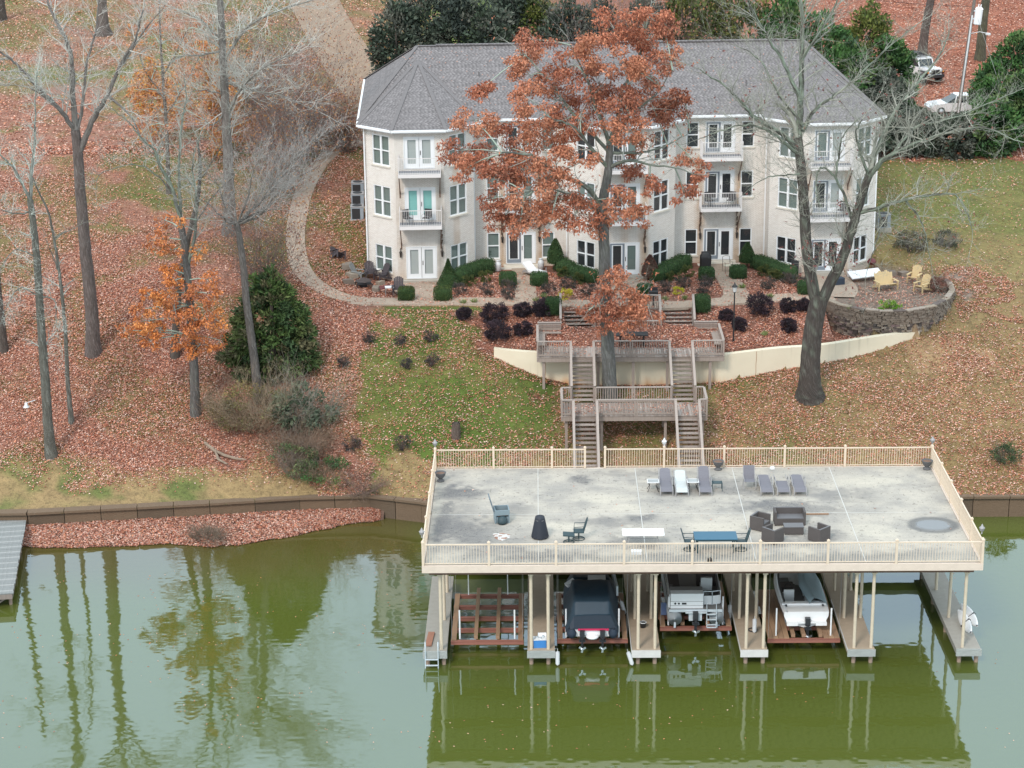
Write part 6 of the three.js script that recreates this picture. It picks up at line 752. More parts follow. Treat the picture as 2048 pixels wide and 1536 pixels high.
const TREES = {right:[[[15.85,4.31,-26.5,15.82,5.23,-26.5,15.81,7.36,-26.5,15.97,9.17,-26.5,16.21,10.66,-26.5],0.62,0.5],[[16.11,10.06,-26.5,15.59,11.99,-26.5,15.2,15.07,-26.5,15.03,16.81,-26.5,14.79,18.82,-26.5,14.67,19.81,-26.5],0.36,0.24],[[16.36,10.36,-26.5,17.24,12.49,-26.25,17.7,14.31,-26.0,18.03,15.81,-25.75,18.54,17.86,-25.5],0.34,0.22],[[14.68,19.67,-26.5,14.78,20.72,-26.9,14.83,23.18,-27.3,14.85,25.63,-27.7,14.67,28.33,-28.1,14.92,30.47,-28.5],0.24,0.06],[[14.73,19.1,-26.5,13.58,20.18,-26.1,12.13,21.11,-25.7,11.23,22.17,-25.3,10.08,23.21,-24.9,8.94,23.98,-24.5],0.16,0.03],[[14.79,18.76,-26.5,13.86,19.65,-25.9,12.65,20.54,-25.3,11.48,20.89,-24.7,10.06,20.68,-24.1,8.79,20.32,-23.5],0.13,0.02],[[14.89,20.18,-26.5,15.62,21.24,-27.1,16.8,21.97,-27.7,17.97,22.71,-28.3,19.42,24.01,-28.9,21.41,25.59,-29.5],0.13,0.03],[[14.69,21.92,-26.5,13.88,23.69,-26.0,12.81,25.42,-25.5,11.62,27.4,-25.0,11.0,28.8,-24.5],0.13,0.03],[[14.72,24.15,-26.5,15.57,25.89,-25.83,16.24,27.34,-25.17,16.63,28.76,-24.5],0.1,0.03],[[18.54,17.81,-25.5,19.17,18.76,-25.0,20.02,19.47,-24.5,21.27,20.12,-24.0,22.51,20.62,-23.5,24.02,20.98,-23.0,26.25,20.24,-22.5],0.18,0.03],[[18.59,18.0,-25.5,19.21,19.53,-26.3,20.23,21.35,-27.1,21.56,22.75,-27.9,22.76,24.01,-28.7,23.4,25.29,-29.5],0.16,0.03],[[19.71,19.09,-25.0,21.01,20.47,-25.75,22.8,20.74,-26.5,24.87,21.28,-27.25,27.21,22.12,-28.0],0.1,0.02],[[18.49,17.86,-25.5,17.94,19.28,-24.83,17.51,20.53,-24.17,17.73,21.35,-23.5],0.1,0.03],[[17.69,15.55,-25.9,19.22,16.03,-25.4,20.23,16.51,-24.9,21.78,16.95,-24.4,23.06,17.05,-23.9,23.71,16.04,-23.4,23.94,15.17,-22.9],0.14,0.02],[[20.57,16.5,-24.9,21.37,15.45,-24.73,21.83,14.06,-24.57,22.04,13.23,-24.4],0.07,0.02],[[19.12,16.08,-25.3,19.22,15.08,-25.13,18.92,13.69,-24.97,18.58,12.57,-24.8],0.07,0.02],[[17.84,15.03,-26.0,17.28,16.55,-25.67,16.57,17.86,-25.33,15.87,18.41,-25.0,15.58,18.21,-24.67,15.47,17.15,-24.33,15.72,16.46,-24.0],0.1,0.02],[[16.63,17.93,-25.0,16.74,19.6,-24.67,16.83,20.31,-24.33,17.67,21.39,-24.0],0.07,0.02],[[15.16,17.81,-26.5,13.9,17.82,-25.83,12.72,17.84,-25.17,11.56,17.14,-24.5],0.06,0.015],[[14.9,20.52,-26.5,13.69,22.03,-27.5,12.62,23.85,-28.5,11.29,24.55,-29.5],0.09,0.02]],oak:[[[4.23,4.09,-26.3,4.13,6.29,-26.3,4.0,9.01,-26.3,3.88,11.69,-26.3,3.81,14.04,-26.3,3.72,16.07,-26.3,3.91,17.23,-26.3,4.07,18.37,-26.3,4.12,19.65,-26.3],0.45,0.2],[[3.75,15.93,-26.3,2.72,17.29,-25.8,1.31,18.04,-25.3,0.2,19.0,-24.8,-0.49,19.45,-24.3,-1.86,19.64,-23.8],0.17,0.04],[[3.72,15.64,-26.3,2.15,16.83,-25.3,0.74,17.47,-24.3,-0.64,17.51,-23.3],0.13,0.03],[[4.02,18.23,-26.3,2.98,19.63,-25.47,2.14,20.84,-24.63,0.76,21.56,-23.8],0.13,0.03],[[4.1,19.51,-26.3,4.55,20.84,-26.7,4.84,22.46,-27.1,5.55,23.5,-27.5,6.1,25.67,-27.9,6.39,26.72,-28.3],0.15,0.03],[[4.07,19.65,-26.3,3.41,21.55,-25.97,2.71,23.56,-25.63,1.88,25.27,-25.3],0.13,0.03],[[4.1,18.23,-26.3,5.22,18.78,-25.68,6.31,18.62,-25.05,7.65,18.6,-24.43,8.85,18.31,-23.8],0.12,0.02],[[4.16,19.08,-26.3,5.98,18.93,-26.97,7.43,19.21,-27.63,8.74,19.79,-28.3],0.1,0.02],[[3.99,19.22,-26.3,2.18,21.1,-26.93,0.79,22.83,-27.55,-0.32,24.0,-28.18,-1.03,24.61,-28.8],0.12,0.02],[[4.18,19.65,-26.3,5.2,21.32,-25.63,6.53,22.54,-24.97,7.43,24.02,-24.3],0.1,0.02],[[3.97,10.5,-26.3,4.71,11.55,-25.7,5.54,11.42,-25.1,6.22,10.7,-24.5],0.06,0.02],[[3.97,9.91,-26.3,3.29,10.72,-25.55,2.93,10.34,-24.8],0.05,0.02]],left1:[[[-27.81,2.28,-22.8,-27.85,4.64,-22.8,-27.8,7.02,-22.8,-27.8,8.79,-22.8,-27.76,11.13,-22.8,-27.71,13.44,-22.8,-27.72,15.72,-22.8,-27.8,17.41,-22.8],0.3,0.17],[[-27.8,17.35,-22.8,-28.4,19.16,-22.47,-29.06,20.06,-22.13,-29.98,20.96,-21.8],0.1,0.02],[[-27.78,17.27,-22.8,-27.69,18.75,-23.05,-27.43,20.64,-23.3,-27.26,22.79,-23.55,-27.05,24.38,-23.8],0.12,0.02],[[-27.91,12.0,-22.8,-28.64,12.58,-22.3,-29.28,11.72,-21.8,-29.66,10.71,-21.3],0.05,0.015],[[-27.78,14.24,-22.8,-28.73,14.72,-22.3,-29.53,13.72,-21.8,-30.32,12.72,-21.3],0.05,0.015],[[-27.63,11.94,-22.8,-26.85,11.8,-22.47,-26.74,10.74,-22.13,-26.6,9.53,-21.8],0.05,0.012],[[-27.69,16.7,-22.8,-28.83,16.83,-22.3,-29.49,17.23,-21.8],0.06,0.015]],left2:[[[-27.13,3.43,-25.4,-27.15,6.18,-25.4,-27.07,9.19,-25.4,-27.12,12.15,-25.4,-27.28,14.49,-25.4,-27.51,16.23,-25.4,-27.98,17.38,-25.4,-28.31,18.53,-25.4],0.15,0.03],[[-27.33,14.64,-25.4,-25.92,15.33,-24.9,-24.94,15.88,-24.4],0.05,0.01],[[-27.15,12.59,-25.4,-27.43,14.04,-24.9,-27.66,15.03,-24.4],0.04,0.01]],left3:[[[-26.83,5.85,-31.1,-26.74,8.74,-31.1,-26.8,11.22,-31.1,-26.85,13.37,-31.1,-26.88,16.09,-31.1,-26.85,18.48,-31.1,-26.91,19.66,-31.1],0.42,0.27],[[-26.92,19.51,-31.1,-27.47,20.77,-30.7,-28.57,22.16,-30.3,-29.52,23.54,-29.9,-30.21,24.32,-29.5,-31.46,25.24,-29.1],0.17,0.04],[[-26.88,19.66,-31.1,-26.93,21.96,-31.35,-26.96,24.25,-31.6,-27.75,25.95,-31.85,-28.27,27.35,-32.1],0.2,0.06],[[-26.76,19.6,-31.1,-26.47,21.04,-31.6,-26.09,23.58,-32.1,-25.65,25.1,-32.6,-25.28,27.48,-33.1],0.12,0.04],[[-26.7,18.48,-31.1,-25.63,20.57,-30.9,-24.78,21.77,-30.7,-23.89,23.53,-30.5,-22.9,24.99,-30.3,-22.32,26.72,-30.1],0.2,0.05],[[-24.79,21.73,-30.6,-23.47,20.68,-30.27,-22.65,18.98,-29.93,-21.99,18.31,-29.6],0.08,0.02],[[-23.96,23.44,-31.1,-22.34,25.51,-30.6,-21.02,26.99,-30.1],0.07,0.02],[[-27.46,20.97,-30.1,-28.96,22.43,-29.6,-30.54,22.68,-29.1],0.06,0.02]],left4:[[[-32.34,5.96,-31.5,-32.31,8.04,-31.5,-32.34,10.54,-31.5,-32.06,15.43,-31.5,-31.96,19.92,-31.5],0.24,0.12]],left5:[[[-21.79,5.88,-30.5,-21.59,8.26,-30.5,-21.2,10.73,-30.5,-20.74,12.56,-30.5,-20.25,14.37,-30.5,-19.89,15.57,-30.5,-19.62,17.66,-30.5,-19.68,19.14,-30.5],0.25,0.07],[[-20.51,13.47,-30.5,-19.07,15.68,-30.0,-17.46,17.27,-29.5],0.07,0.02],[[-19.73,16.77,-30.5,-18.48,18.43,-31.0,-17.89,19.81,-31.5],0.05,0.01]],left6:[[[-19.95,3.77,-25.8,-19.87,6.61,-25.8,-19.87,9.62,-25.8,-19.93,11.99,-25.8,-19.97,13.76,-25.8,-20.15,15.5,-25.8],0.28,0.18],[[-20.11,15.21,-25.8,-20.44,17.27,-25.63,-21.03,18.74,-25.47,-21.22,19.63,-25.3,-21.85,20.23,-25.13,-22.39,21.16,-24.97,-23.46,22.12,-24.8],0.13,0.02],[[-20.11,15.36,-25.8,-20.08,18.32,-26.05,-19.76,21.11,-26.3,-19.54,22.19,-26.55,-19.61,23.55,-26.8],0.11,0.02],[[-19.94,12.29,-25.8,-19.21,15.56,-25.55,-19.12,17.34,-25.3,-19.14,18.81,-25.05,-18.58,20.55,-24.8],0.11,0.02],[[-20.48,17.09,-25.8,-21.57,18.5,-25.3,-22.57,18.89,-24.8,-24.17,18.45,-24.3,-24.41,17.57,-23.8],0.05,0.012]],left7:[[[-16.3,4.34,-26.5,-16.43,6.67,-26.5,-16.61,8.79,-26.5,-16.75,10.59,-26.5,-16.81,12.37,-26.5,-16.92,14.14,-26.5,-17.04,15.17,-26.5],0.27,0.16],[[-17.04,15.08,-26.5,-17.95,15.68,-26.17,-18.56,16.5,-25.83,-19.32,16.86,-25.5],0.07,0.012],[[-17.04,15.08,-26.5,-17.7,15.96,-26.83,-18.06,17.06,-27.17,-18.59,17.71,-27.5],0.07,0.012],[[-17.04,15.08,-26.5,-17.22,16.07,-27.17,-17.38,17.3,-27.83,-17.57,18.07,-28.5],0.07,0.012],[[-17.04,15.08,-26.5,-16.3,16.56,-25.83,-15.84,18.25,-25.17,-15.27,19.46,-24.5],0.07,0.012],[[-17.04,15.08,-26.5,-16.02,16.16,-27.17,-15.27,17.48,-27.83,-14.4,18.33,-28.5],0.07,0.012],[[-17.04,15.08,-26.5,-15.5,16.58,-26.17,-14.24,18.29,-25.83,-12.89,19.52,-25.5],0.07,0.012],[[-17.04,15.08,-26.5,-15.19,16.76,-26.83,-13.63,18.67,-27.17,-11.94,20.11,-27.5],0.07,0.012],[[-17.04,15.08,-26.5,-15.58,15.89,-25.83,-14.41,16.91,-25.17,-13.14,17.47,-24.5],0.07,0.012],[[-17.04,15.08,-26.5,-16.03,15.42,-26.17,-15.29,16.0,-25.83,-14.43,16.11,-25.5],0.07,0.012],[[-17.04,15.08,-26.5,-17.5,15.32,-25.83,-17.65,15.79,-25.17,-17.97,15.8,-24.5],0.07,0.012],[[-17.04,15.08,-26.5,-15.36,16.05,-27.17,-13.95,17.27,-27.83,-12.4,18.03,-28.5],0.07,0.012]],left8:[[[-20.39,9.36,-45.0,-20.24,12.23,-45.0,-20.16,15.57,-45.0,-20.15,18.86,-45.0,-20.14,22.1,-45.0,-20.13,25.29,-45.0,-20.1,27.18,-45.0],0.42,0.16],[[-20.04,17.88,-45.0,-19.05,19.62,-44.33,-17.61,21.01,-43.67,-14.93,22.37,-43.0],0.13,0.03],[[-20.08,21.45,-45.0,-18.2,23.78,-44.33,-16.16,24.8,-43.67,-13.53,25.65,-43.0],0.12,0.03],[[-20.08,22.1,-45.0,-21.5,21.89,-44.33,-22.68,21.94,-43.67,-23.39,21.48,-43.0],0.09,0.02],[[-20.02,18.37,-45.0,-20.98,17.32,-44.5,-21.36,17.75,-44.0],0.07,0.02],[[-19.96,20.0,-45.0,-18.45,19.56,-44.67,-16.49,19.27,-44.33,-13.92,18.18,-44.0],0.09,0.02],[[-20.14,22.74,-45.0,-21.57,23.96,-45.5,-22.9,24.54,-46.0],0.1,0.03],[[-20.14,19.18,-45.0,-21.26,19.69,-44.0,-22.38,19.72,-43.0],0.06,0.02]],rusty:[[[-25.46,12.42,-52.0,-25.35,15.91,-52.0,-25.38,19.35,-52.0,-25.36,22.39,-52.0,-25.28,24.74,-52.0],0.16,0.04],[[-25.34,16.6,-52.0,-23.8,18.74,-51.5,-22.59,20.84,-51.0],0.06,0.02],[[-25.31,17.63,-52.0,-26.64,19.61,-52.5,-27.46,21.59,-53.0],0.06,0.02],[[-25.34,19.35,-52.0,-23.98,21.45,-51.5,-22.96,23.19,-51.0],0.05,0.02]],far9:[[[-38.13,15.66,-95.0,-38.1,17.94,-95.0,-37.94,21.42,-95.0],0.45,0.35]],far10:[[[-48.68,16.21,-101.0,-48.61,18.11,-101.0,-48.47,20.8,-101.0],0.45,0.35]],pine1:[[[33.67,13.8,-93.0,33.93,16.31,-93.0,34.25,18.47,-93.0,34.54,21.03,-93.0],0.4,0.3]],pine2:[[[38.57,13.48,-92.0,38.66,16.42,-92.0,38.78,18.56,-92.0,38.76,21.11,-92.0],0.42,0.33]]} ;
const OAKC = [-3.15,22.42,-27.66,0.98,-3.4,21.02,-26.07,1.11,-4.02,19.15,-26.98,1.13,-4.14,18.26,-25.76,0.84,-3.15,18.56,-25.65,1.12,-2.07,19.1,-28.56,1.14,-0.89,24.18,-28.83,1.13,-0.03,25.67,-24.55,0.95,-0.33,23.26,-27.55,1.12,1.07,21.82,-27.68,1.13,-0.33,22.55,-23.72,1.09,2.17,23.98,-26.45,1.25,2.95,25.65,-24.55,1.22,4.37,25.9,-26.42,1.24,5.97,26.83,-25.58,1.09,6.4,25.08,-28.12,1.26,7.07,26.0,-25.6,0.82,4.85,24.3,-24.39,1.22,3.55,22.91,-26.18,1.25,6.25,23.63,-25.05,1.1,7.35,24.66,-25.41,0.82,6.46,21.62,-28.57,1.28,4.61,22.28,-24.96,1.24,2.44,21.3,-25.83,1.25,0.78,20.18,-27.33,1.27,-0.64,19.92,-28.74,1.14,-2.02,17.98,-24.4,0.97,-0.64,18.09,-26.44,1.27,0.75,18.64,-25.16,1.25,2.13,18.8,-24.33,1.1,-1.78,16.09,-25.19,0.84,-0.37,16.9,-24.11,1.25,1.04,16.26,-26.85,1.28,2.14,15.88,-24.74,1.26,3.02,15.14,-26.59,1.14,-0.93,15.5,-24.03,0.83,4.87,20.74,-24.33,1.1,7.31,21.07,-28.39,1.13,8.42,21.67,-28.19,0.71,5.6,18.04,-27.77,0.85,4.61,16.91,-23.88,0.97,5.57,15.4,-26.63,0.85,6.35,17.35,-25.64,0.7,8.69,18.4,-27.33,0.71,8.36,16.63,-26.26,0.7,9.23,17.92,-26.89,0.71,5.84,19.62,-27.08,0.7,-2.07,15.36,-25.86,0.71,-2.76,16.51,-25.86,0.7,0.73,15.45,-24.2,0.7,4.4,12.01,-25.11,0.85,3.55,10.64,-24.79,0.91,5.25,10.89,-24.89,1.08,6.09,10.35,-24.71,0.85,4.13,9.65,-25.13,0.85,3.01,9.91,-25.79,0.63,4.98,9.42,-24.88,0.63] ;
const ORANGEC = [-19.37,10.07,-24.25,0.85,-20.49,10.64,-24.32,0.85,-22.02,9.94,-24.76,0.71,-21.06,11.16,-24.57,0.71,-19.34,8.29,-25.23,0.8,-18.27,10.01,-24.42,0.62,-22.1,8.75,-24.75,0.57,-20.47,8.33,-25.13,0.57,-22.75,9.45,-25.42,0.57,-21.44,14.62,-24.74,0.62,-20.56,14.14,-24.33,0.62,-21.23,15.21,-27.03,0.51,-18.43,12.35,-24.46,0.56,-19.56,11.34,-24.97,0.62,-18.19,8.56,-25.3,0.52,-20.52,12.18,-25.12,0.62,-18.67,10.58,-24.5,0.62,-23.41,9.47,-24.37,0.45,-20.26,12.52,-27.17,0.52,-19.06,13.84,-25.46,0.45,-21.12,12.69,-25.44,0.51,-21.89,11.46,-24.57,0.51,-22.9,10.45,-25.07,0.46,-18.18,11.5,-24.35,0.45,-19.69,9.49,-24.23,0.62,-21.51,9.32,-24.84,0.57,-19.89,15.86,-24.3,0.39] ;
const RUSTYC = [-26.15,22.31,-52.61,1.02,-24.96,21.51,-53.35,1.02,-26.74,21.11,-51.68,0.84,-24.02,20.46,-53.5,0.96,-26.05,19.53,-52.97,1.03,-24.62,18.61,-52.29,1.02,-26.91,18.4,-51.65,0.85,-23.79,17.42,-53.1,0.86,-25.97,16.68,-53.46,0.97,-22.46,22.54,-50.82,0.84,-26.56,15.81,-52.6,0.76,-24.5,15.84,-50.53,0.75,-23.29,19.54,-50.73,0.74,-27.46,22.35,-52.39,0.68,-24.96,23.71,-52.13,0.84,-22.65,16.25,-51.94,0.62] ;
const EVERG = [[-10.68,20.39,-70,1.71,1.71,0],[-8.49,20.66,-72,2.31,2.11,0],[-5.96,20.39,-71,2.1,1.91,1],[-3.65,20.14,-70,1.9,1.71,0],[-1.97,20.85,-73,1.74,1.55,1],[0.16,20.64,-73,1.55,1.35,2],[2.25,20.14,-71,1.72,1.34,0],[13.69,20.61,-71,1.72,1.53,2],[16.28,19.97,-70,2.09,1.9,2],[18.94,19.57,-70,2.09,2.09,3],[21.51,18.19,-69,2.08,2.46,3],[23.19,16.42,-67,2.06,2.44,3],[25.89,18.5,-73,1.74,2.32,2],[26.27,15.07,-66,1.49,1.68,0],[28.09,12.81,-63,1.66,1.66,0],[30.87,12.41,-63,1.84,1.66,0],[33.58,13.14,-63,1.84,2.21,3],[36.16,14.23,-65,1.67,2.79,3],[34.94,15.06,-70,1.34,1.53,3],[25.15,13.4,-62,1.46,1.46,0]] ;
const BRUSH = [[-19.05,18.43,-66,2.24,2.05],[-16.47,16.86,-62,1.64,1.64],[-18.92,16.5,-58,1.96,1.78],[-16.48,15.22,-58,1.6,1.25],[-21.86,17.44,-70,1.53,1.91],[-13.81,14.82,-60,0.79,0.9],[4.51,21.2,-70,1.33,1.14],[10.96,20.2,-70,1.52,1.71],[6.96,20.44,-74,1.55,1.17],[-17.61,14.11,-52,1.55,1.37],[-17.09,11.76,-36,1.23,2.16]] ;
const BOXH = [[-8.13, -35.84], [-5.86, -35.78], [-1.86, -39.2], [0.12, -39.15], [10.84, -40.08], [12.89, -40.52], [6.7, -36.16], [0.98, -33.24], [10.03, -33.28], [16.76, -36.6]] ;
const LONGH = [[-5.09, -39.77], [-4.02, -41.59], [-2.98, -42.81], [1.56, -42.69], [2.44, -40.8], [3.78, -39.3], [7.7, -39.92], [8.78, -41.87], [9.91, -43.74], [14.43, -42.98], [15.35, -41.32], [16.38, -39.7]] ;
const CONES = [[-5.64, -39.06], [-3.24, -44.36], [1.2, -42.7], [7.22, -40.06], [13.72, -43.13]] ;
const ROUND = [[-3.28, -39.97], [-4.27, -38.9], [1.73, -40.81], [2.47, -39.21], [8.69, -39.41], [9.57, -40.73], [14.66, -40.84], [15.27, -39.97]] ;
const LOOSE = [[-4.9, -36.91], [-3.21, -36.87], [-1.75, -37.77], [-1.88, -35.57], [0.64, -37.01], [1.91, -38.15], [3.29, -36.47], [8.0, -37.05], [9.2, -38.08], [10.65, -38.52], [10.42, -36.76], [14.56, -37.83], [15.95, -38.98], [16.51, -38.13]] ;
const PURPLE = [[-2.64, -32.98, 0.8, 1.2], [-2.43, -30.75, 0.8, 1.1], [-0.91, -33.22, 0.5, 0.8], [0.34, -33.19, 0.6, 1], [-4.47, -32.96, 0.45, 0.6], [-0.81, -31.05, 0.55, 0.75], [13.5, -33.28, 0.75, 1.3], [15.29, -33.74, 0.45, 0.8], [16.29, -33.98, 0.4, 0.7], [12.17, -31.36, 0.42, 0.75], [11.45, -32.45, 0.42, 0.6], [15.09, -31.41, 0.5, 0.8]] ;
const SMALL = [[-10.09, -30.48, 0.4, 0.6], [-8.22, -30.23, 0.35, 0.6], [-6.44, -30.51, 0.45, 0.7], [-11.48, -28.51, 0.35, 0.7], [-7.74, -28.32, 0.35, 0.7], [-6.27, -28.52, 0.4, 0.8], [-7.71, -22.56, 0.5, 1], [-10.57, -22.66, 0.55, 0.8]] ;
const YELLOW = [[1.75, -35.59], [8.79, -36.68]] ;
const TUFT = [[-4.55, -34.84], [-3.91, -35.05], [-0.08, -35.18], [0.39, -36.08], [12.94, -37.99], [14.46, -35.73], [19.09, -33.42], [13.62, -30.82], [7.89, -35.21], [9.14, -35.41]] ;

// ---------- plants ----------
const leafMat = mat({ roughness: 0.85, vertexColors: true, side: THREE.DoubleSide }), barkVC = new THREE.MeshPhysicalMaterial({ vertexColors: true, map: barkMap, bumpMap: barkBump, bumpScale: 0.05, roughness: 0.95 }), twigMat = new THREE.MeshPhysicalMaterial({ vertexColors: true, roughness: 0.95 });
const pick = (r, A) => A[Math.floor(r() * A.length)], vary = (r, c, k) => mul3(c, 1 + k * (r() * 2 - 1));
function ball(r) { for (; ;) { const a = r() * 2 - 1, b = r() * 2 - 1, c = r() * 2 - 1; const d = a * a + b * b + c * c; if (d < 1 && d > 1e-4) return [a, b, c, Math.sqrt(d)]; } }
function leaf(g, r, x, y, z, L, W, col, hang = 0, out = null) { // folded diamond
  let d = ball(r); d = [d[0] / d[3], d[1] / d[3] - hang, d[2] / d[3]]; if (out) d = [d[0] * 0.8 + out[0], d[1] * 0.8 + out[1], d[2] * 0.8 + out[2]]; let l = Math.hypot(...d) || 1; d = d.map(q => q / l);
  const q = ball(r); let s = [d[1] * q[2] - d[2] * q[1], d[2] * q[0] - d[0] * q[2], d[0] * q[1] - d[1] * q[0]]; l = Math.hypot(...s) || 1; s = s.map(k => k / l * W / 2);
  let n = [d[1] * s[2] - d[2] * s[1], d[2] * s[0] - d[0] * s[2], d[0] * s[1] - d[1] * s[0]]; l = Math.hypot(...n) || 1; n = n.map(k => k / l); const f = W * 0.18;
  g.col = col; const m = 0.45 * L; const a = g.v(x, y, z, ...n, 0, 0); g.v(x + d[0] * m + s[0] + n[0] * f, y + d[1] * m + s[1] + n[1] * f, z + d[2] * m + s[2] + n[2] * f, ...n, 1, 0); g.v(x + d[0] * L, y + d[1] * L, z + d[2] * L, ...n, 1, 1); g.v(x + d[0] * m - s[0] + n[0] * f, y + d[1] * m - s[1] + n[1] * f, z + d[2] * m - s[2] + n[2] * f, ...n, 0, 1);
  g.i.push(a, a + 2, a + 1, a, a + 3, a + 2);
}
const vc = () => { const g = G(); g.c = []; g.col = [1, 1, 1]; return g; };
// a wandering twig with side twigs, into g
function twig(g, r, p, d, L, rad, lev, tone, ends) {
  const n = lev > 1 ? 4 : 3, pts = [p], rs = [rad]; let q = p, dd = d;
  for (let k = 1; k <= n; k++) { const j = ball(r); dd = [dd[0] + j[0] * 0.38, dd[1] + j[1] * 0.3 + 0.05, dd[2] + j[2] * 0.38]; const l = Math.hypot(...dd); dd = dd.map(a => a / l); q = [q[0] + dd[0] * L / n, q[1] + dd[1] * L / n, q[2] + dd[2] * L / n]; pts.push(q); rs.push(rad * (1 - 0.75 * k / n)); }
  g.col = vary(r, tone, 0.25); g.tube(pts, rs, rad > 0.03 ? 5 : 3, false);
  if (lev > 0) for (let k = 1; k <= n; k++) { const m = lev > 1 ? 2 : 1 + (r() > 0.4); for (let i = 0; i < m; i++) { const j = ball(r), t = k === n ? 0.6 : 1; const nd = [dd[0] * 0.7 + j[0] * t, dd[1] * 0.6 + j[1] * t * 0.9 + 0.1, dd[2] * 0.7 + j[2] * t], l = Math.hypot(...nd); twig(g, r, pts[k], nd.map(a => a / l), L * (0.45 + 0.25 * r()), Math.max(0.006, rs[k] * 0.7), lev - 1, tone, ends); } }
  else if (ends) ends.push(q);
}
function unpack(A) { const P = []; for (let k = 0; k < A.length; k += 3) P.push([A[k], A[k + 1], A[k + 2]]); return P; }
function dense(P, m) { const c = new THREE.CatmullRomCurve3(P.map(p => V(...p))); return c.getPoints((P.length - 1) * m).map(v => [v.x, v.y, v.z]); }
function bareTree(name, label, limbs, seed, { bark, limbTone, twigTone, density = 1, twigLen = 1.6, lev = 2, flare = 1.35, leaves, group, lichen = 0.4, trunkTwigs = 0 }) {
  const r = RNG(seed), base = unpack(limbs[0][0])[0], gy = ground(base[0], base[2]), o = thing(name, label, 'tree', [base[0], gy, base[2]], 0, group);
  const tg = vc(), cg = vc(), ends = [];
  limbs.forEach(([A, r0, r1], i) => {
    let P = unpack(A).map(p => [p[0] - base[0], p[1] - gy, p[2] - base[2]]); if (!i) { P[0] = [P[0][0], Math.min(P[0][1], -0.3), P[0][2]]; } const D = dense(P, i ? 5 : 6).map((p, k) => { const s = i ? 0.09 : 0.03; return k ? [p[0] + s * (r() - 0.5), p[1] + s * (r() - 0.5), p[2] + s * (r() - 0.5)] : p; }), N = D.length;
    const R = D.map((p, k) => { let q = lerp(r0, r1, Math.pow(k / (N - 1), i ? 0.8 : 0.9)); if (!i) { const h = p[1]; q *= 1 + (flare - 1) * Math.exp(-Math.max(0, h) * 1.6); } return q; });
    const before = tg.c.length; tg.col = bark; const sides = r0 > 0.2 ? 14 : r0 > 0.09 ? 8 : 6; tg.tube(D, R, sides, false);
    for (let k = before; k < tg.c.length; k += 3) { const v = (k - before) / 3, ring = Math.floor(v / (sides + 1)), y = D[Math.min(ring, N - 1)], n = fbm(y[0] * 2.3 + ring * 0.4 + v * 0.9, y[1] * 1.6, 3); const t = clamp((i ? (r0 > 0.25 ? 0.12 : 0.5) : 0.02) + lichen * (r0 > 0.25 ? 0.55 : 1) * (n * 4.4 - (r0 > 0.25 ? 2.5 : 2.0)), 0, 1); const c = mul3(mix3(bark, limbTone, t), 0.85 + 0.3 * r()); tg.c[k] = c[0]; tg.c[k + 1] = c[1]; tg.c[k + 2] = c[2]; }
    if (i || trunkTwigs) { const LL = D.reduce((s, p, k) => k ? s + Math.hypot(p[0] - D[k - 1][0], p[1] - D[k - 1][1], p[2] - D[k - 1][2]) : 0, 0); const m = Math.round(LL * density * (i ? 1 : trunkTwigs)); for (let k = 0; k <= m; k++) { const t = i ? 0.18 + 0.82 * k / m : 0.35 + 0.65 * r(), q = Math.min(N - 2, Math.floor(t * (N - 1))), p = D[q], d0 = [D[q + 1][0] - p[0], D[q + 1][1] - p[1], D[q + 1][2] - p[2]], l = Math.hypot(...d0) || 1, j = ball(r); let d = [d0[0] / l * 0.55 + j[0] * 1.1, d0[1] / l * 0.5 + j[1] * 0.8 + 0.25, d0[2] / l * 0.55 + j[2] * 1.1]; const dl = Math.hypot(...d); d = d.map(a => a / dl); twig(cg, r, p, d, twigLen * (0.6 + 0.7 * r()) * (1.1 - 0.4 * t), Math.max(0.012, Math.min(R[q] * 0.5, 0.045)), lev, twigTone, ends); } if (i) twig(cg, r, D[N - 1], (() => { const a = D[N - 2], b = D[N - 1], v = [b[0] - a[0], b[1] - a[1], b[2] - a[2]], l = Math.hypot(...v) || 1; return v.map(q => q / l); })(), twigLen, r1 * 0.9, lev, twigTone, ends); }
  });
  part('trunk', tg, barkVC, o); if (cg.i.length) part('crown', cg, twigMat, o);
  if (leaves) leaves(o, r, ends, base, gy);
  return o;
}
const GREYB = [0.2, 0.175, 0.16], PALE = [0.4, 0.43, 0.4], MINT = [0.33, 0.4, 0.33], TW = [0.3, 0.28, 0.26], TWG = [0.36, 0.37, 0.33], DARKB = [0.13, 0.11, 0.1];
// big bare oak on the lawn
bareTree('oak_tree', 'big forked bare oak with lichen green limbs standing on the lawn', TREES.right, 11, { bark: [0.115, 0.1, 0.093], limbTone: [0.4, 0.49, 0.4], twigTone: [0.33, 0.33, 0.28], density: 1.8, twigLen: 1.9, lev: 2, flare: 1.5, lichen: 0.8, leaves: (o, r, ends) => { const g = vc(); for (const e of ends) if (r() < 0.02 || (e[1] > 6 && e[1] < 9.5 && e[0] < 3 && r() < 0.35)) for (let k = 0; k < 3; k++) leaf(g, r, e[0], e[1], e[2], 0.15, 0.08, vary(r, [0.2, 0.07, 0.06], 0.3), 0.6); part('dead_leaves', g, leafMat, o); } });
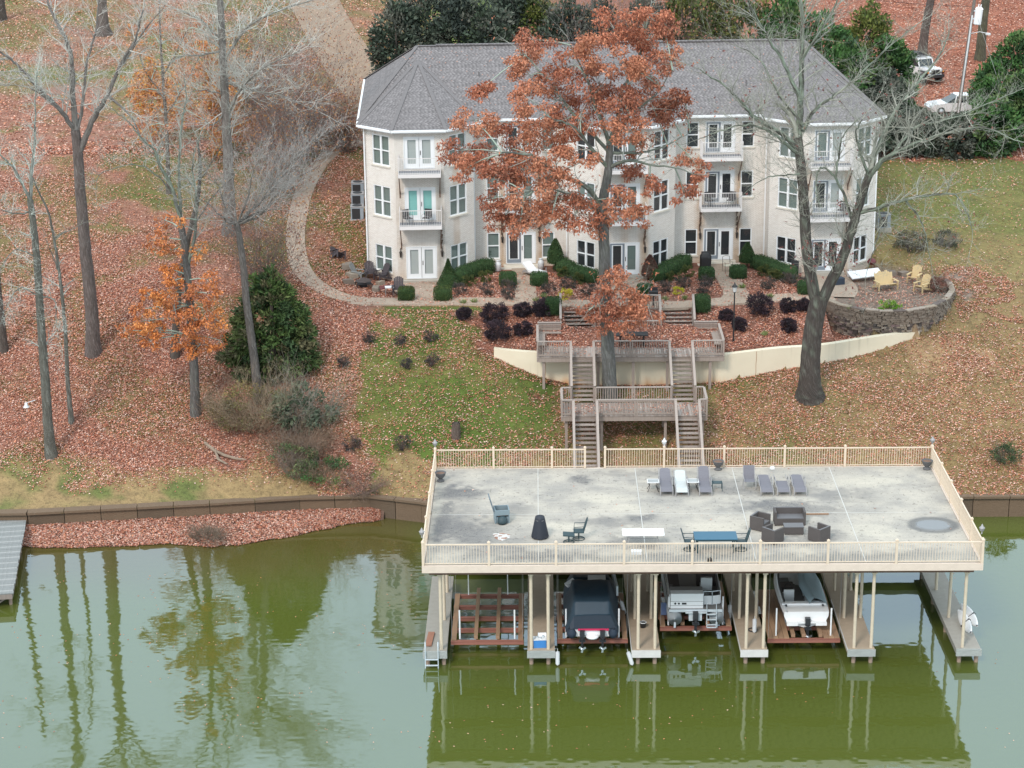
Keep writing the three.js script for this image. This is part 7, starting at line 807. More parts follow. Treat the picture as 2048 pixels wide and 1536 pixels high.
// oak that keeps its rust brown leaves
function clumpLeaves(C, base, gy, r, n, L, W, cols, hang, g, links, limbsPts) {
  for (let k = 0; k < C.length; k += 4) {
    const [x, y, z, R] = [C[k] - base[0], C[k + 1] - gy, C[k + 2] - base[2], C[k + 3]]; const m = Math.round(n * R * R), tone = pick(r, cols); const subs = []; for (let s = 0; s < 9; s++) { const b = ball(r); subs.push([x + b[0] * R * 1.1, y + b[1] * R * 0.95, z + b[2] * R * 1.3]); }
    if (links) { let best = null, bd = 1e9; for (const p of limbsPts) { const d = Math.hypot(p[0] - x, p[1] - y + 0.4, p[2] - z); if (d < bd) { bd = d; best = p; } } const mid = [lerp(best[0], x, 0.5), lerp(best[1], y, 0.5) + 0.1, lerp(best[2], z, 0.5)]; links.col = MINT; links.tube([best, mid, [x, y, z]], [0.05, 0.035, 0.02], 5, false); for (const s of subs) { links.col = vary(r, TWG, 0.2); links.tube([[x, y, z], [lerp(x, s[0], 0.5), lerp(y, s[1], 0.5) + 0.08, lerp(z, s[2], 0.5)], s], [0.02, 0.013, 0.006], 3, false); } }
    for (let i = 0; i < m; i++) { const s = pick(r, subs), b = ball(r), q = R * 0.46; leaf(g, r, s[0] + b[0] * q, s[1] + b[1] * q * 0.7, s[2] + b[2] * q, L * (0.7 + 0.6 * r()), W * (0.7 + 0.6 * r()), vary(r, mix3(tone, pick(r, cols), 0.5), 0.28), hang); }
  }
}
bareTree('oak_tree', 'tall oak full of rust brown leaves growing up beside the stair landing', TREES.oak, 21, { bark: [0.21, 0.215, 0.215], limbTone: MINT, twigTone: TWG, density: 1.2, twigLen: 1.5, lev: 1, flare: 1.3, lichen: 0.7, leaves: (o, r, ends, base, gy) => { const g = vc(), links = vc(), pts = TREES.oak.slice(1).flatMap(l => dense(unpack(l[0]).map(p => [p[0] - base[0], p[1] - gy, p[2] - base[2]]), 3)).concat(dense(unpack(TREES.oak[0][0]).map(p => [p[0] - base[0], p[1] - gy, p[2] - base[2]]), 3).slice(8)); clumpLeaves(OAKC, base, gy, r, 920, 0.2, 0.085, [[0.4, 0.135, 0.075], [0.47, 0.185, 0.1], [0.29, 0.1, 0.062], [0.53, 0.24, 0.14]], 0.75, g, links, pts); for (const e of ends) if (r() < 0.5) for (let k = 0; k < 3; k++) leaf(g, r, e[0] + 0.3 * (r() - 0.5), e[1] + 0.3 * (r() - 0.5), e[2] + 0.3 * (r() - 0.5), 0.2, 0.085, vary(r, [0.44, 0.16, 0.09], 0.35), 0.75); part('branch', links, twigMat, o); part('leaves', g, leafMat, o); } });
const GL = 'bare trees on the leafy slope';
bareTree('maple_tree', 'slim tree with white lichen patched trunk nearest the old dock', TREES.left1, 31, { bark: [0.2, 0.2, 0.18], limbTone: [0.42, 0.45, 0.42], twigTone: [0.5, 0.53, 0.48], density: 2.2, twigLen: 1.2, lev: 2, lichen: 0.8, trunkTwigs: 0.2 });
bareTree('maple_tree', 'very thin bare tree just behind the lichen trunked one', TREES.left2, 32, { bark: [0.2, 0.19, 0.17], limbTone: PALE, twigTone: TWG, density: 1.5, twigLen: 1.0, lev: 1, lichen: 0.5, trunkTwigs: 0.6 });
bareTree('oak_tree', 'stout bare oak with furrowed trunk forking high above the leafy slope', TREES.left3, 33, { bark: [0.21, 0.175, 0.17], limbTone: [0.32, 0.31, 0.3], twigTone: [0.48, 0.46, 0.42], density: 2.0, twigLen: 2.0, lev: 2, lichen: 0.5 });
bareTree('oak_tree', 'dark straight trunk at the grassy bank beyond the old dock', TREES.left4, 34, { bark: DARKB, limbTone: GREYB, twigTone: TW, density: 1 });
bareTree('oak_tree', 'dark slender trunk behind the orange leafed tree', TREES.left5, 35, { bark: DARKB, limbTone: [0.25, 0.24, 0.22], twigTone: TWG, density: 1.4, twigLen: 1.5, lev: 2 });
bareTree('oak_tree', 'grey trunked tree with clinging bright orange leaves on its lower boughs', TREES.left6, 36, { bark: [0.2, 0.19, 0.19], limbTone: MINT, twigTone: TWG, density: 1.4, twigLen: 1.5, lev: 2, lichen: 0.6, leaves: (o, r, ends, base, gy) => { const g = vc(), links = vc(), pts = TREES.left6.flatMap(l => dense(unpack(l[0]).map(p => [p[0] - base[0], p[1] - gy, p[2] - base[2]]), 3)); clumpLeaves(ORANGEC, base, gy, r, 900, 0.17, 0.085, [[0.6, 0.2, 0.05], [0.52, 0.17, 0.06], [0.66, 0.27, 0.08], [0.42, 0.14, 0.06]], 0.7, g, links, pts); part('branch', links, twigMat, o); part('leaves', g, leafMat, o); } });
bareTree('beech_tree', 'slender tree with fine rust orange leaves behind the bare oaks', TREES.rusty, 46, { bark: GREYB, limbTone: TW, twigTone: TW, density: 1.4, twigLen: 1.4, lev: 1, leaves: (o, r, ends, base, gy) => { const g = vc(), links = vc(), pts = TREES.rusty.flatMap(l => dense(unpack(l[0]).map(p => [p[0] - base[0], p[1] - gy, p[2] - base[2]]), 3)); clumpLeaves(RUSTYC, base, gy, r, 330, 0.17, 0.09, [[0.5, 0.17, 0.06], [0.42, 0.15, 0.07], [0.55, 0.26, 0.08], [0.36, 0.13, 0.07]], 0.6, g, links, pts); part('branch', links, twigMat, o); part('leaves', g, leafMat, o); } });
bareTree('hickory_tree', 'leaning tree with a broad fan of bare grey twigs beside the cedar', TREES.left7, 37, { bark: [0.2, 0.185, 0.18], limbTone: [0.35, 0.34, 0.33], twigTone: [0.34, 0.32, 0.3], density: 1.7, twigLen: 1.7, lev: 2, lichen: 0.4 });
bareTree('oak_tree', 'tall pale trunked bare tree above the bend of the path', TREES.left8, 38, { bark: [0.3, 0.28, 0.27], limbTone: [0.4, 0.41, 0.38], twigTone: [0.5, 0.5, 0.46], density: 2.6, twigLen: 2.4, lev: 2, lichen: 0.5, trunkTwigs: 0.8 });
bareTree('oak_tree', 'grey trunk with spreading roots far up the slope', TREES.far9, 39, { bark: [0.24, 0.21, 0.2], limbTone: GREYB, twigTone: TW, flare: 2 }); bareTree('oak_tree', 'dark trunk in green moss at the top of the slope', TREES.far10, 40, { bark: DARKB, limbTone: GREYB, twigTone: TW });
bareTree('pine_tree', 'straight dark pine trunk behind the off road car', TREES.pine1, 41, { bark: [0.17, 0.14, 0.13], limbTone: GREYB, twigTone: TW }); bareTree('pine_tree', 'straight mossy pine trunk beside the utility pole', TREES.pine2, 42, { bark: [0.14, 0.14, 0.1], limbTone: [0.2, 0.22, 0.12], twigTone: TW, lichen: 0.9 });
// evergreens: sprays of small leaves in clumps
function crown(g, r, cx, cy, cz, rx, ry, rz, n, L, W, cols, hang = 0, K = 40, tight = 0.34, cone = 0) {
  const cl = []; for (let k = 0; k < K; k++) { const b = ball(r), q = (0.5 + 0.5 * Math.sqrt(r())) / b[3]; const dy = b[1] * q, w = cone ? clamp(1 - cone * (dy + 1) / 2, 0.08, 1) : 1; cl.push([cx + b[0] * q * rx * w, cy + dy * ry, cz + b[2] * q * rz * w, pick(r, cols), [b[0] * q, dy + 0.3, b[2] * q]]); }
  for (let i = 0; i < n; i++) { const c = pick(r, cl), b = ball(r), q = tight * (rx + ry) / 2; leaf(g, r, c[0] + b[0] * q, c[1] + b[1] * q * 0.75, c[2] + b[2] * q, L * (0.7 + 0.6 * r()), W * (0.7 + 0.6 * r()), vary(r, c[3], 0.3), hang, c[4]); }
}
const KIND = [['dense dark bluish evergreen tree behind the house', [[0.045, 0.068, 0.042], [0.075, 0.095, 0.068], [0.04, 0.055, 0.04], [0.115, 0.12, 0.095]]], ['grey green loose evergreen behind the roof ridge', [[0.05, 0.07, 0.05], [0.075, 0.09, 0.065], [0.04, 0.055, 0.045]]], ['yellowish green evergreen beyond the roof ridge', [[0.095, 0.125, 0.025], [0.135, 0.15, 0.03], [0.06, 0.085, 0.025]]], ['fresh green broadleaf evergreen beside the roof and parking place', [[0.04, 0.11, 0.025], [0.06, 0.145, 0.035], [0.03, 0.075, 0.024], [0.085, 0.135, 0.04]]]];
const EVL = ['dark evergreen tree beside the cracked driveway behind the house', 'broad dark evergreen behind the roof ridge, next to the driveway one', 'grey green loose evergreen behind the first roof turret', 'low dark evergreen behind the roof between first turret and oak', 'grey green evergreen crown just above the leafy oak top', 'yellowish evergreen behind the rust leaved oak', 'dark evergreen behind the roof, hidden by the rust leaved oak', 'yellow green evergreen behind the middle of the roof ridge', 'wide yellow green evergreen behind the bare oak twigs', 'fresh green broadleaf evergreen behind the roof hip', 'tall fresh green evergreen rising over the sloping roof edge', 'fresh green evergreen leaning over the lower roof edge', 'yellow green evergreen between the roof and the off road car', 'dark evergreen bush beside the parked off road car', 'dark evergreen in front of the white estate car', 'dark evergreen at the lawn edge below the utility pole', 'fresh green evergreen beside the stay wire', 'tall fresh green evergreen at the far lawn edge', 'small fresh green evergreen behind the utility pole', 'dark evergreen at the back corner of the house', 'fresh green evergreen half hiding the off road car', 'fresh green evergreen at the nose of the estate car', 'fresh green evergreen at the tail of the estate car', 'fresh green evergreen behind the stay wire', 'dark evergreen filling the gap behind the ridge vent', 'dark evergreen thick with shade beyond the middle roof', 'olive evergreen between the oak top and the roof hip'];
EVERG.push([27.4, 16.6, -71, 1.4, 2.4, 3], [27.2, 14.2, -67, 1.5, 1.7, 3], [34.4, 14.4, -66.5, 1.2, 1.8, 3], [37.6, 16.4, -74, 1.6, 2.2, 3], [4.6, 20.2, -72, 1.8, 1.4, 0], [8.6, 20.0, -73, 1.9, 1.4, 0], [11.4, 20.3, -73, 1.7, 1.5, 2]);
EVERG.forEach(([x, y, z, rx, ry, k], i) => {
  const r = RNG(300 + i), gy = ground(x, z), top = y + ry, h = top - gy, o = thing('evergreen_tree', EVL[i], 'tree', [x, gy, z], 0, k > 1 ? 'green evergreens around the house' : 'dark evergreens behind the house'); const g = vc(), cy = Math.max(h * 0.55, h - ry * 1.8), R = Math.max(ry, (h - 0.8) / 2);
  crown(g, r, 0, h - R, 0, rx * 1.25, R, rx * 1.25, Math.round(3200 + 1600 * rx), 0.34, 0.17, KIND[k][1], 0.1, 90, 0.24, 0.3); const t = vc(); t.col = GREYB; t.tube([[0, -0.3, 0], [0.1, h * 0.4, 0], [0, h * 0.8, 0]], [0.2, 0.14, 0.05], 8, false); part('trunk', t, barkVC, o); part('crown', g, leafMat, o);
});
// bare thickets
const THL = ['dense bare thicket along the driveway edge', 'brown thicket at the bend where path meets driveway', 'wide brown thicket behind the pale trunked tree', 'low brown thicket right above the path bend', 'grey bare thicket up the slope beside the pale trunk', 'small dark bush beside the roof gutter and the path', 'twiggy brown undergrowth above the leafy oak', 'twiggy brown undergrowth behind the middle of the ridge', 'brown undergrowth between evergreens behind the roof', 'bare thicket in front of the pale trunk and the path', 'tall thin brown thicket behind the cedar'];
BRUSH.forEach(([x, y, z, rx, ry], i) => {
  const r = RNG(500 + i), gy = ground(x, z), h = y + ry - gy, o = thing('bare_thicket', THL[i], 'shrub', [x, gy, z], 0, x > 0 ? 'brown undergrowth behind the house' : 'bare thickets beside the path'); const g = vc(), lv = vc();
  for (let k = 0; k < 34; k++) { const b = ball(r), dx = b[0] * 0.6, dz = b[2] * 0.6, e = []; const d = [dx, 1.1, dz], l = Math.hypot(...d); twig(g, r, [b[0] * rx * 0.5, -0.1, b[2] * rx * 0.5], d.map(q => q / l), h * (0.55 + 0.35 * r()), 0.03, 2, i % 3 ? [0.2, 0.15, 0.13] : [0.26, 0.24, 0.23], e); for (const p of e) if (r() < 0.8) for (let t = 0; t < 2; t++) leaf(lv, r, ...p, 0.16, 0.08, vary(r, pick(r, [[0.28, 0.12, 0.08], [0.18, 0.08, 0.06], [0.4, 0.2, 0.07]]), 0.3), 0.4); } part('stem', g, twigMat, o); part('dry_leaf_cluster', lv, leafMat, o);
});
// golden leaved saplings far up the slope
[[-27.5, -62, 5.2], [-24.4, -66, 6], [-22.3, -60, 4.6]].forEach(([x, z, h], i) => { const r = RNG(560 + i), o = thing('beech_sapling', ['sapling with golden leaves seen between two bare trunks', 'taller sapling with golden leaves by the pale trunk', 'short sapling with golden leaves below the brown thicket'][i], 'tree', [x, ground(x, z), z], 0, 'golden leaved saplings up the slope'), g = vc(), lv = vc(), e = []; twig(g, r, [0, 0, 0], [0, 1, 0], h * 0.6, 0.06, 2, TW, e); for (let k = 1; k < 7; k++) twig(g, r, [0, k * h * 0.12, 0], [Math.cos(k * 2.4), 0.5, Math.sin(k * 2.4)].map(q => q * 0.9), h * 0.35, 0.03, 2, TW, e); for (const p of e) for (let q = 0; q < 14; q++) leaf(lv, r, p[0] + 0.6 * (r() - 0.5), p[1] + 0.5 * (r() - 0.5), p[2] + 0.6 * (r() - 0.5), 0.22, 0.12, vary(r, pick(r, [[0.5, 0.18, 0.05], [0.55, 0.27, 0.06], [0.42, 0.15, 0.06]]), 0.3), 0.5); part('trunk', g, twigMat, o); part('leaves', lv, leafMat, o); });
// cedar on the slope
{
  const r = RNG(77), x = -15.6, z = -28.3, gy = ground(x, z), o = thing('cedar_tree', 'broad dark green cedar on the slope beside the lawn', 'tree', [x, gy, z]); const g = vc(), cols = [[0.05, 0.095, 0.025], [0.07, 0.12, 0.028], [0.036, 0.07, 0.024], [0.09, 0.12, 0.035], [0.13, 0.12, 0.06]];
  crown(g, r, 0, 3.0, 0, 3.3, 3.3, 1.9, 15000, 0.34, 0.11, cols, 0.25, 230, 0.12, 0.62); crown(g, r, -0.2, 1.4, 0.2, 3.2, 1.6, 1.7, 7000, 0.34, 0.11, cols, 0.3, 120, 0.15, 0.2); const t = vc(); t.col = GREYB; t.tube([[0, -0.3, 0], [0, 3, 0], [0.1, 5.5, 0]], [0.22, 0.14, 0.04], 8, false); part('trunk', t, barkVC, o); part('crown', g, leafMat, o);
}
// brush along the foot of the slope
function brush(label, x, z, rx, h, tone, lcols, n, seed, name = 'brush_shrub', LL = 0.14, nl = 900, up = 0.9) { const r = RNG(seed), gy = ground(x, z), o = thing(name, label, 'shrub', [x, gy, z]), g = vc(), lv = vc(); for (let k = 0; k < n; k++) { const b = ball(r), d = [b[0] * 0.8, up, b[2] * 0.8], l = Math.hypot(...d); twig(g, r, [b[0] * rx * 0.45, -0.05, b[2] * rx * 0.45], d.map(q => q / l), h * (0.5 + 0.5 * r()), 0.016, 2, tone, null); } part('stem', g, twigMat, o); if (nl) { crown(lv, r, 0, h * 0.5, 0, rx, h * 0.5, rx, nl, LL, LL * 0.45, lcols, 0.1, 30, 0.3); part('foliage', lv, leafMat, o); } return o; }
brush('blue green wispy shrub in front of the cedar', -13.5, -24.3, 1.8, 2.7, [0.26, 0.24, 0.2], [[0.1, 0.135, 0.085], [0.08, 0.105, 0.06], [0.15, 0.165, 0.1]], 36, 601, 'brush_shrub', 0.3, 2200);
brush('tangled tan vines smothering the foot of the leaning tree', -16.2, -24.4, 1.9, 2.9, [0.3, 0.22, 0.15], [[0.16, 0.15, 0.05], [0.22, 0.17, 0.06], [0.12, 0.1, 0.06]], 60, 602, 'brush_shrub', 0.14, 2400, 0.5);
brush('yellow green scrub between the orange tree and the vines', -17.9, -24.6, 1.4, 1.8, [0.22, 0.16, 0.11], [[0.16, 0.15, 0.04], [0.12, 0.12, 0.04], [0.2, 0.15, 0.06]], 30, 603, 'brush_shrub', 0.13, 1600);
brush('brown leafless scrub below the blue green shrub', -13.3, -22.4, 2.0, 1.7, [0.25, 0.17, 0.12], [[0.2, 0.13, 0.08], [0.16, 0.12, 0.07]], 70, 604, 'brush_shrub', 0.12, 1000, 0.5);
brush('green ivy shrub creeping over the seawall edge', -12.2, -20.5, 1.5, 1.2, [0.2, 0.15, 0.1], [[0.05, 0.12, 0.03], [0.07, 0.14, 0.035], [0.04, 0.09, 0.03]], 24, 605, 'ivy_shrub', 0.12, 2600, 0.4);
brush('grey green sapling scrub just behind the ivy', -13.7, -20.9, 1.2, 1.8, [0.2, 0.16, 0.13], [[0.09, 0.13, 0.05], [0.13, 0.15, 0.06]], 30, 606, 'brush_shrub', 0.16, 1300);
brush('dry brown weeds hanging over the seawall bend', -9.9, -19.9, 1.3, 1.1, [0.22, 0.15, 0.12], [[0.22, 0.12, 0.08], [0.16, 0.1, 0.07]], 46, 607, 'dry_weeds', 0.1, 250, 0.2);
brush('bare brown bush on the bank of drifted leaves', -18, -15.8, 1.6, 0.7, [0.2, 0.15, 0.11], [[0.2, 0.12, 0.08]], 50, 608, 'dry_bush', 0.1, 150, 0.35).position.y = 0.25;
brush('leafless dark shrub above the patio beside the house corner', 24.6, -44.2, 1.2, 1.2, [0.1, 0.08, 0.075], [[0.035, 0.05, 0.03], [0.05, 0.06, 0.04]], 24, 609, 'garden_shrub', 0.1, 1500);
brush('dark round shrub above the patio at the lawn edge', 27, -44.8, 0.9, 1.0, [0.2, 0.18, 0.17], [[0.035, 0.05, 0.03], [0.05, 0.06, 0.04]], 20, 610, 'garden_shrub', 0.1, 1200);
brush('low bright green plant spilling over the stone wall', 21.3, -33.3, 0.75, 0.45, [0.1, 0.15, 0.05], [[0.14, 0.3, 0.02], [0.2, 0.36, 0.03]], 6, 611, 'ground_cover_plant', 0.12, 800).position.y = 7.8;
brush('red brown leafy hedge along the curved stone wall', 25.1, -37.6, 0.7, 0.9, [0.2, 0.12, 0.09], [[0.28, 0.12, 0.1], [0.22, 0.1, 0.08], [0.34, 0.17, 0.12]], 30, 612, 'red_leaf_shrub', 0.1, 1100).position.y = 7.75;
brush('dark green bush at the lawn edge beyond the deck corner', 26.2, -21.4, 0.8, 1.0, [0.1, 0.1, 0.07], [[0.04, 0.07, 0.03], [0.06, 0.1, 0.035]], 12, 613, 'garden_shrub', 0.12, 900);
// clipped hedges
const HEDGE = [[0.03, 0.078, 0.024], [0.042, 0.1, 0.03], [0.022, 0.058, 0.02], [0.065, 0.115, 0.035]];
function shell(g, r, w, h, d, n, L, cols, round = 0.12) { for (let k = 0; k < n; k++) { let a = r() * 2 - 1, b = r() * 2 - 1, f = r(); let p, o; const A = w * h, B = w * d, Cc = h * d, s = f * (2 * A + B + 2 * Cc); if (s < A) { p = [a, b, 1]; o = [0, 0, 1]; } else if (s < 2 * A) { p = [a, b, -1]; o = [0, 0, -1]; } else if (s < 2 * A + B) { p = [a, 1, b]; o = [0, 1, 0]; } else if (s < 2 * A + B + Cc) { p = [1, a, b]; o = [1, 0, 0]; } else { p = [-1, a, b]; o = [-1, 0, 0]; } const l = Math.pow(Math.pow(Math.abs(p[0]), 6) + Math.pow(Math.abs(p[1]), 6) + Math.pow(Math.abs(p[2]), 6), 1 / 6); p = p.map(q => q / l * (1 + 0.05 * (r() - 0.5))); leaf(g, r, p[0] * w / 2, h / 2 + p[1] * h / 2, p[2] * d / 2, L, L * 0.6, vary(r, pick(r, cols), 0.3), 0, o); } }
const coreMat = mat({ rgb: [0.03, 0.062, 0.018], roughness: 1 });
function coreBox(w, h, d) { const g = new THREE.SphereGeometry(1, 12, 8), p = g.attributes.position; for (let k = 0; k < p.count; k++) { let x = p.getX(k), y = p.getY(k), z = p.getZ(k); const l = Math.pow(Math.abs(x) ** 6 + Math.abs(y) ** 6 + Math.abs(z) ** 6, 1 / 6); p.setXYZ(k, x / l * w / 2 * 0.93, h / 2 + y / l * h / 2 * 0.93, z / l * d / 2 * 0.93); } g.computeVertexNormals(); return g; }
const boxL = ['clipped square hedge in front of the brown garden chair', 'clipped square hedge beside the paved terrace of the glass doors', 'clipped square hedge at the walk opposite the white lounge', 'clipped square hedge hiding the white cushioned lounge', 'clipped square hedge in front of the covered barbecue', 'clipped square hedge beside the wire chair', 'clipped square hedge behind the oak leaves at the terrace', 'clipped hedge block beside the top of the stair by the yellow shrub', 'clipped hedge block at the stair top beside the lamp post walk', 'small clipped hedge behind the bare oak trunk'];
BOXH.forEach(([x, z], i) => { const r = RNG(700 + i), w = 0.92 + 0.25 * r() * (i > 5 ? 0.3 : 1), h = i > 6 && i < 9 ? 1.05 : 0.82, o = thing('box_hedge', boxL[i], 'hedge', [x, ground(x, z) - 0.02, z], 0.1 * (r() - 0.5), 'clipped hedges along the terrace'), g = vc(); shell(g, r, w, h, w * 0.9, 1700, 0.075, i < 2 ? [[0.05, 0.08, 0.015], [0.07, 0.1, 0.02], [0.035, 0.06, 0.015]] : HEDGE); part('core', coreBox(w, h, w * 0.9), coreMat, o); part('foliage', g, leafMat, o); });
const longL = ['long clipped hedge curving round the bay nearest the fire pit', 'long clipped hedge below the middle bay window beside the walk', 'long clipped hedge by the brown cone shrub and middle bay', 'long clipped hedge below the dark bay window by the bare oak'];
for (let i = 0; i < 4; i++) { const P = LONGH.slice(i * 3, i * 3 + 3), r = RNG(740 + i), o = thing('long_hedge', longL[i], 'hedge', [P[1][0], 7.88, P[1][1]], 0, 'long hedges below the bays'), g = vc(), c = []; const D = dense(P.map(p => [p[0] - P[1][0], 0, p[1] - P[1][1]]), 4); D.forEach((p, k) => { if (k === D.length - 1) return; const q = vc(); shell(q, r, 0.95, 0.85, 0.95, 700, 0.075, HEDGE); const n0 = g.p.length / 3; for (let t = 0; t < q.p.length; t += 3) g.p.push(q.p[t] + p[0], q.p[t + 1], q.p[t + 2] + p[2]); g.n.push(...q.n); g.t.push(...q.t); g.c.push(...q.c); for (const t of q.i) g.i.push(t + n0); c.push(coreBox(0.95, 0.85, 0.95).translate(p[0], 0, p[2])); }); part('core', mergeGeometries(c), coreMat, o); part('foliage', g, leafMat, o); }
// cone and ball topiary
const coneL = ['dense green cone shrub at the corner of the first bay', 'round topped topiary on a bare stem beside the milk can', 'tall egg shaped topiary on a stem between the two walks', 'dead brown cone shrub by the middle bay', 'pointed green topiary on a stem by the wire chair'];
CONES.forEach(([x, z], i) => { const r = RNG(760 + i), o = thing('topiary', coneL[i], 'topiary', [x, 7.88, z]), g = vc(), R = [0.62, 0.5, 0.52, 0.52, 0.5][i], h = [1.75, 0.95, 1.6, 1.35, 1.3][i], y0 = [0.05, 0.75, 0.55, 0.35, 0.4][i], cols = i === 3 ? [[0.13, 0.06, 0.045], [0.17, 0.08, 0.06], [0.1, 0.05, 0.04]] : HEDGE.concat([[0.06, 0.08, 0.02]]); const prof = t => R * (i === 0 ? 1.02 * (1 - t) * (0.75 + 0.5 * Math.sqrt(1 - t)) : Math.pow(Math.sin(Math.PI * (0.12 + 0.88 * (1 - t)) * 0.62), 0.7) * Math.sqrt(Math.max(0, 1 - t * t * 0.98))); for (let k = 0; k < 2200; k++) { const t = r(), a = r() * 6.283, q = prof(t) * (0.9 + 0.12 * r()); leaf(g, r, Math.cos(a) * q, y0 + t * h, Math.sin(a) * q, 0.085, 0.05, vary(r, pick(r, cols), 0.3), 0, [Math.cos(a), 0.4, Math.sin(a)]); } part('core', G().lathe(0, y0, 0, Array.from({ length: 9 }, (_, k) => [Math.max(0.01, prof(k / 8) * 0.88), k / 8 * h * 0.97]), 12), i === 3 ? M.vine : coreMat, o); part('stem', G().cyl(0, -0.1, 0, y0 + 0.2, 0.05, 7), M.vine, o); part('foliage', g, leafMat, o); });
function bushes(P, name, label, group, cols, opt) { P.forEach(([x, z, rr, hh], i) => { const r = RNG(opt.seed + i), o = thing(name, Array.isArray(label) ? label[i] : label, 'shrub', [x, ground(x, z), z], 0, group), g = vc(), R = rr || opt.r, h = hh || opt.h; if (opt.twig) { const t = vc(); for (let k = 0; k < 22; k++) { const b = ball(r); twig(t, r, [0, 0, 0], [b[0] * 0.7, 0.9, b[2] * 0.7], h * (0.6 + 0.3 * r()), 0.012, 1, opt.twig, null); } part('stem', t, twigMat, o); } crown(g, r, 0, h * 0.5, 0, R, h * 0.5, R, Math.round(opt.n * (0.5 + R)), opt.L, opt.L * 0.5, cols, 0, opt.K || 24, 0.3); part('foliage', g, leafMat, o); }); }
bushes(ROUND, 'round_shrub', ['round yellowish shrub beside the walk to the white lounge', 'round yellowish shrub between the green cone and the walk', 'small round shrub behind the walk hedge by the egg topiary', 'round shrub below the middle bay hedge next to the yellow shrub', 'round shrub beside the brown cone', 'round shrub between brown cone and barbecue', 'round shrub at the end of the hedge by the lamp post walk', 'round shrub under the dark window close to the bare oak'], 'round shrubs in front of the hedges', [[0.075, 0.095, 0.02], [0.055, 0.075, 0.02], [0.1, 0.11, 0.03]], { seed: 800, r: 0.45, h: 0.75, n: 1400, L: 0.08 });
bushes(LOOSE, 'loose_shrub', ['loose dusky shrub beside the square hedge of the paved terrace', 'loose dusky shrub in the middle of the first bed', 'loose dusky shrub in front of the walk hedge', 'low dusky shrub at the front edge by the walk', 'loose dusky shrub across the walk from the white lounge hedge', 'loose dusky shrub below the egg shaped topiary', 'loose dusky shrub behind the oak leaves', 'loose dusky shrub by the middle terrace hedge', 'loose dusky shrub below the round shrubs near the barbecue', 'loose dusky shrub in front of the barbecue hedge', 'low dusky shrub behind the hedge block at the stair', 'loose dusky shrub in the bed beyond the lamp post walk', 'loose dusky shrub below the long hedge by the bare oak', 'loose dusky shrub against the bay corner behind the bare oak'], 'loose shrubs in the terrace beds', [[0.045, 0.05, 0.045], [0.06, 0.055, 0.05], [0.035, 0.045, 0.035], [0.09, 0.07, 0.06]], { seed: 830, r: 0.5, h: 0.75, n: 750, L: 0.08, twig: [0.14, 0.1, 0.09] });
bushes(PURPLE, 'purple_shrub', ['tall purple shrub at the lawn corner of the mulch bed', 'wide purple shrub just below the tall one on the mulch', 'small purple shrub beside the walk edge', 'purple shrub touching the hedge block at the stair', 'tiny purple shrub where lawn and mulch meet', 'purple shrub on the mulch close to the stair bench', 'large purple shrub beside the walk near the lamp post', 'purple shrub between the large one and the bare oak', 'small purple shrub against the bare oak trunk', 'purple shrub right beside the lamp post pole', 'small purple shrub between lamp post and hedge block', 'purple shrub alone on the mulch above the cream wall'], 'purple shrubs above the retaining wall', [[0.03, 0.018, 0.026], [0.045, 0.025, 0.035], [0.02, 0.014, 0.02]], { seed: 860, n: 2600, L: 0.11, twig: [0.09, 0.055, 0.06], K: 60 });
bushes(SMALL, 'small_shrub', ['small dark lawn shrub closest to the path curve', 'small dark lawn shrub in the middle of the upper row', 'small dark lawn shrub in the upper row next to the mulch', 'small dark lawn shrub beside the cedar', 'small dark lawn shrub in the middle of the lower row', 'small dark lawn shrub in the lower row next to the mulch', 'thin reddish lawn shrub above the deck corner', 'reddish shrub at the edge of the deep leaf pile'], 'small shrubs dotted over the lawn', [[0.04, 0.04, 0.04], [0.055, 0.045, 0.045], [0.03, 0.035, 0.03]], { seed: 890, n: 600, L: 0.08, twig: [0.12, 0.08, 0.075] });
bushes(YELLOW.slice(0, 1), 'yellow_shrub', 'bright yellow shrub beside the stair with the hedge block', null, [[0.5, 0.42, 0.03], [0.6, 0.5, 0.05]], { seed: 910, r: 0.42, h: 0.7, n: 900, L: 0.09 }); bushes(YELLOW.slice(1), 'yellow_shrub', 'bright yellow shrub in the bed behind the stair near the lamp post', null, [[0.45, 0.42, 0.03], [0.55, 0.5, 0.05]], { seed: 912, r: 0.34, h: 0.5, n: 800, L: 0.08 });
TUFT.forEach(([x, z], i) => { const r = RNG(930 + i), g = vc(), y = ground(x, z); for (let k = 0; k < 60; k++) { const a = r() * 6.283, q = r() * 0.08; leaf(g, r, Math.cos(a) * q, 0, Math.sin(a) * q, 0.38, 0.035, vary(r, pick(r, [[0.2, 0.26, 0.08], [0.3, 0.33, 0.16], [0.14, 0.2, 0.06]]), 0.2), -1.2); } const m = single('grass_tuft', g, leafMat, 'pale striped grass tuft in the terrace planting beds', 'grass tuft', 'grass tufts in the planting beds'); m.position.set(x, y, z); });
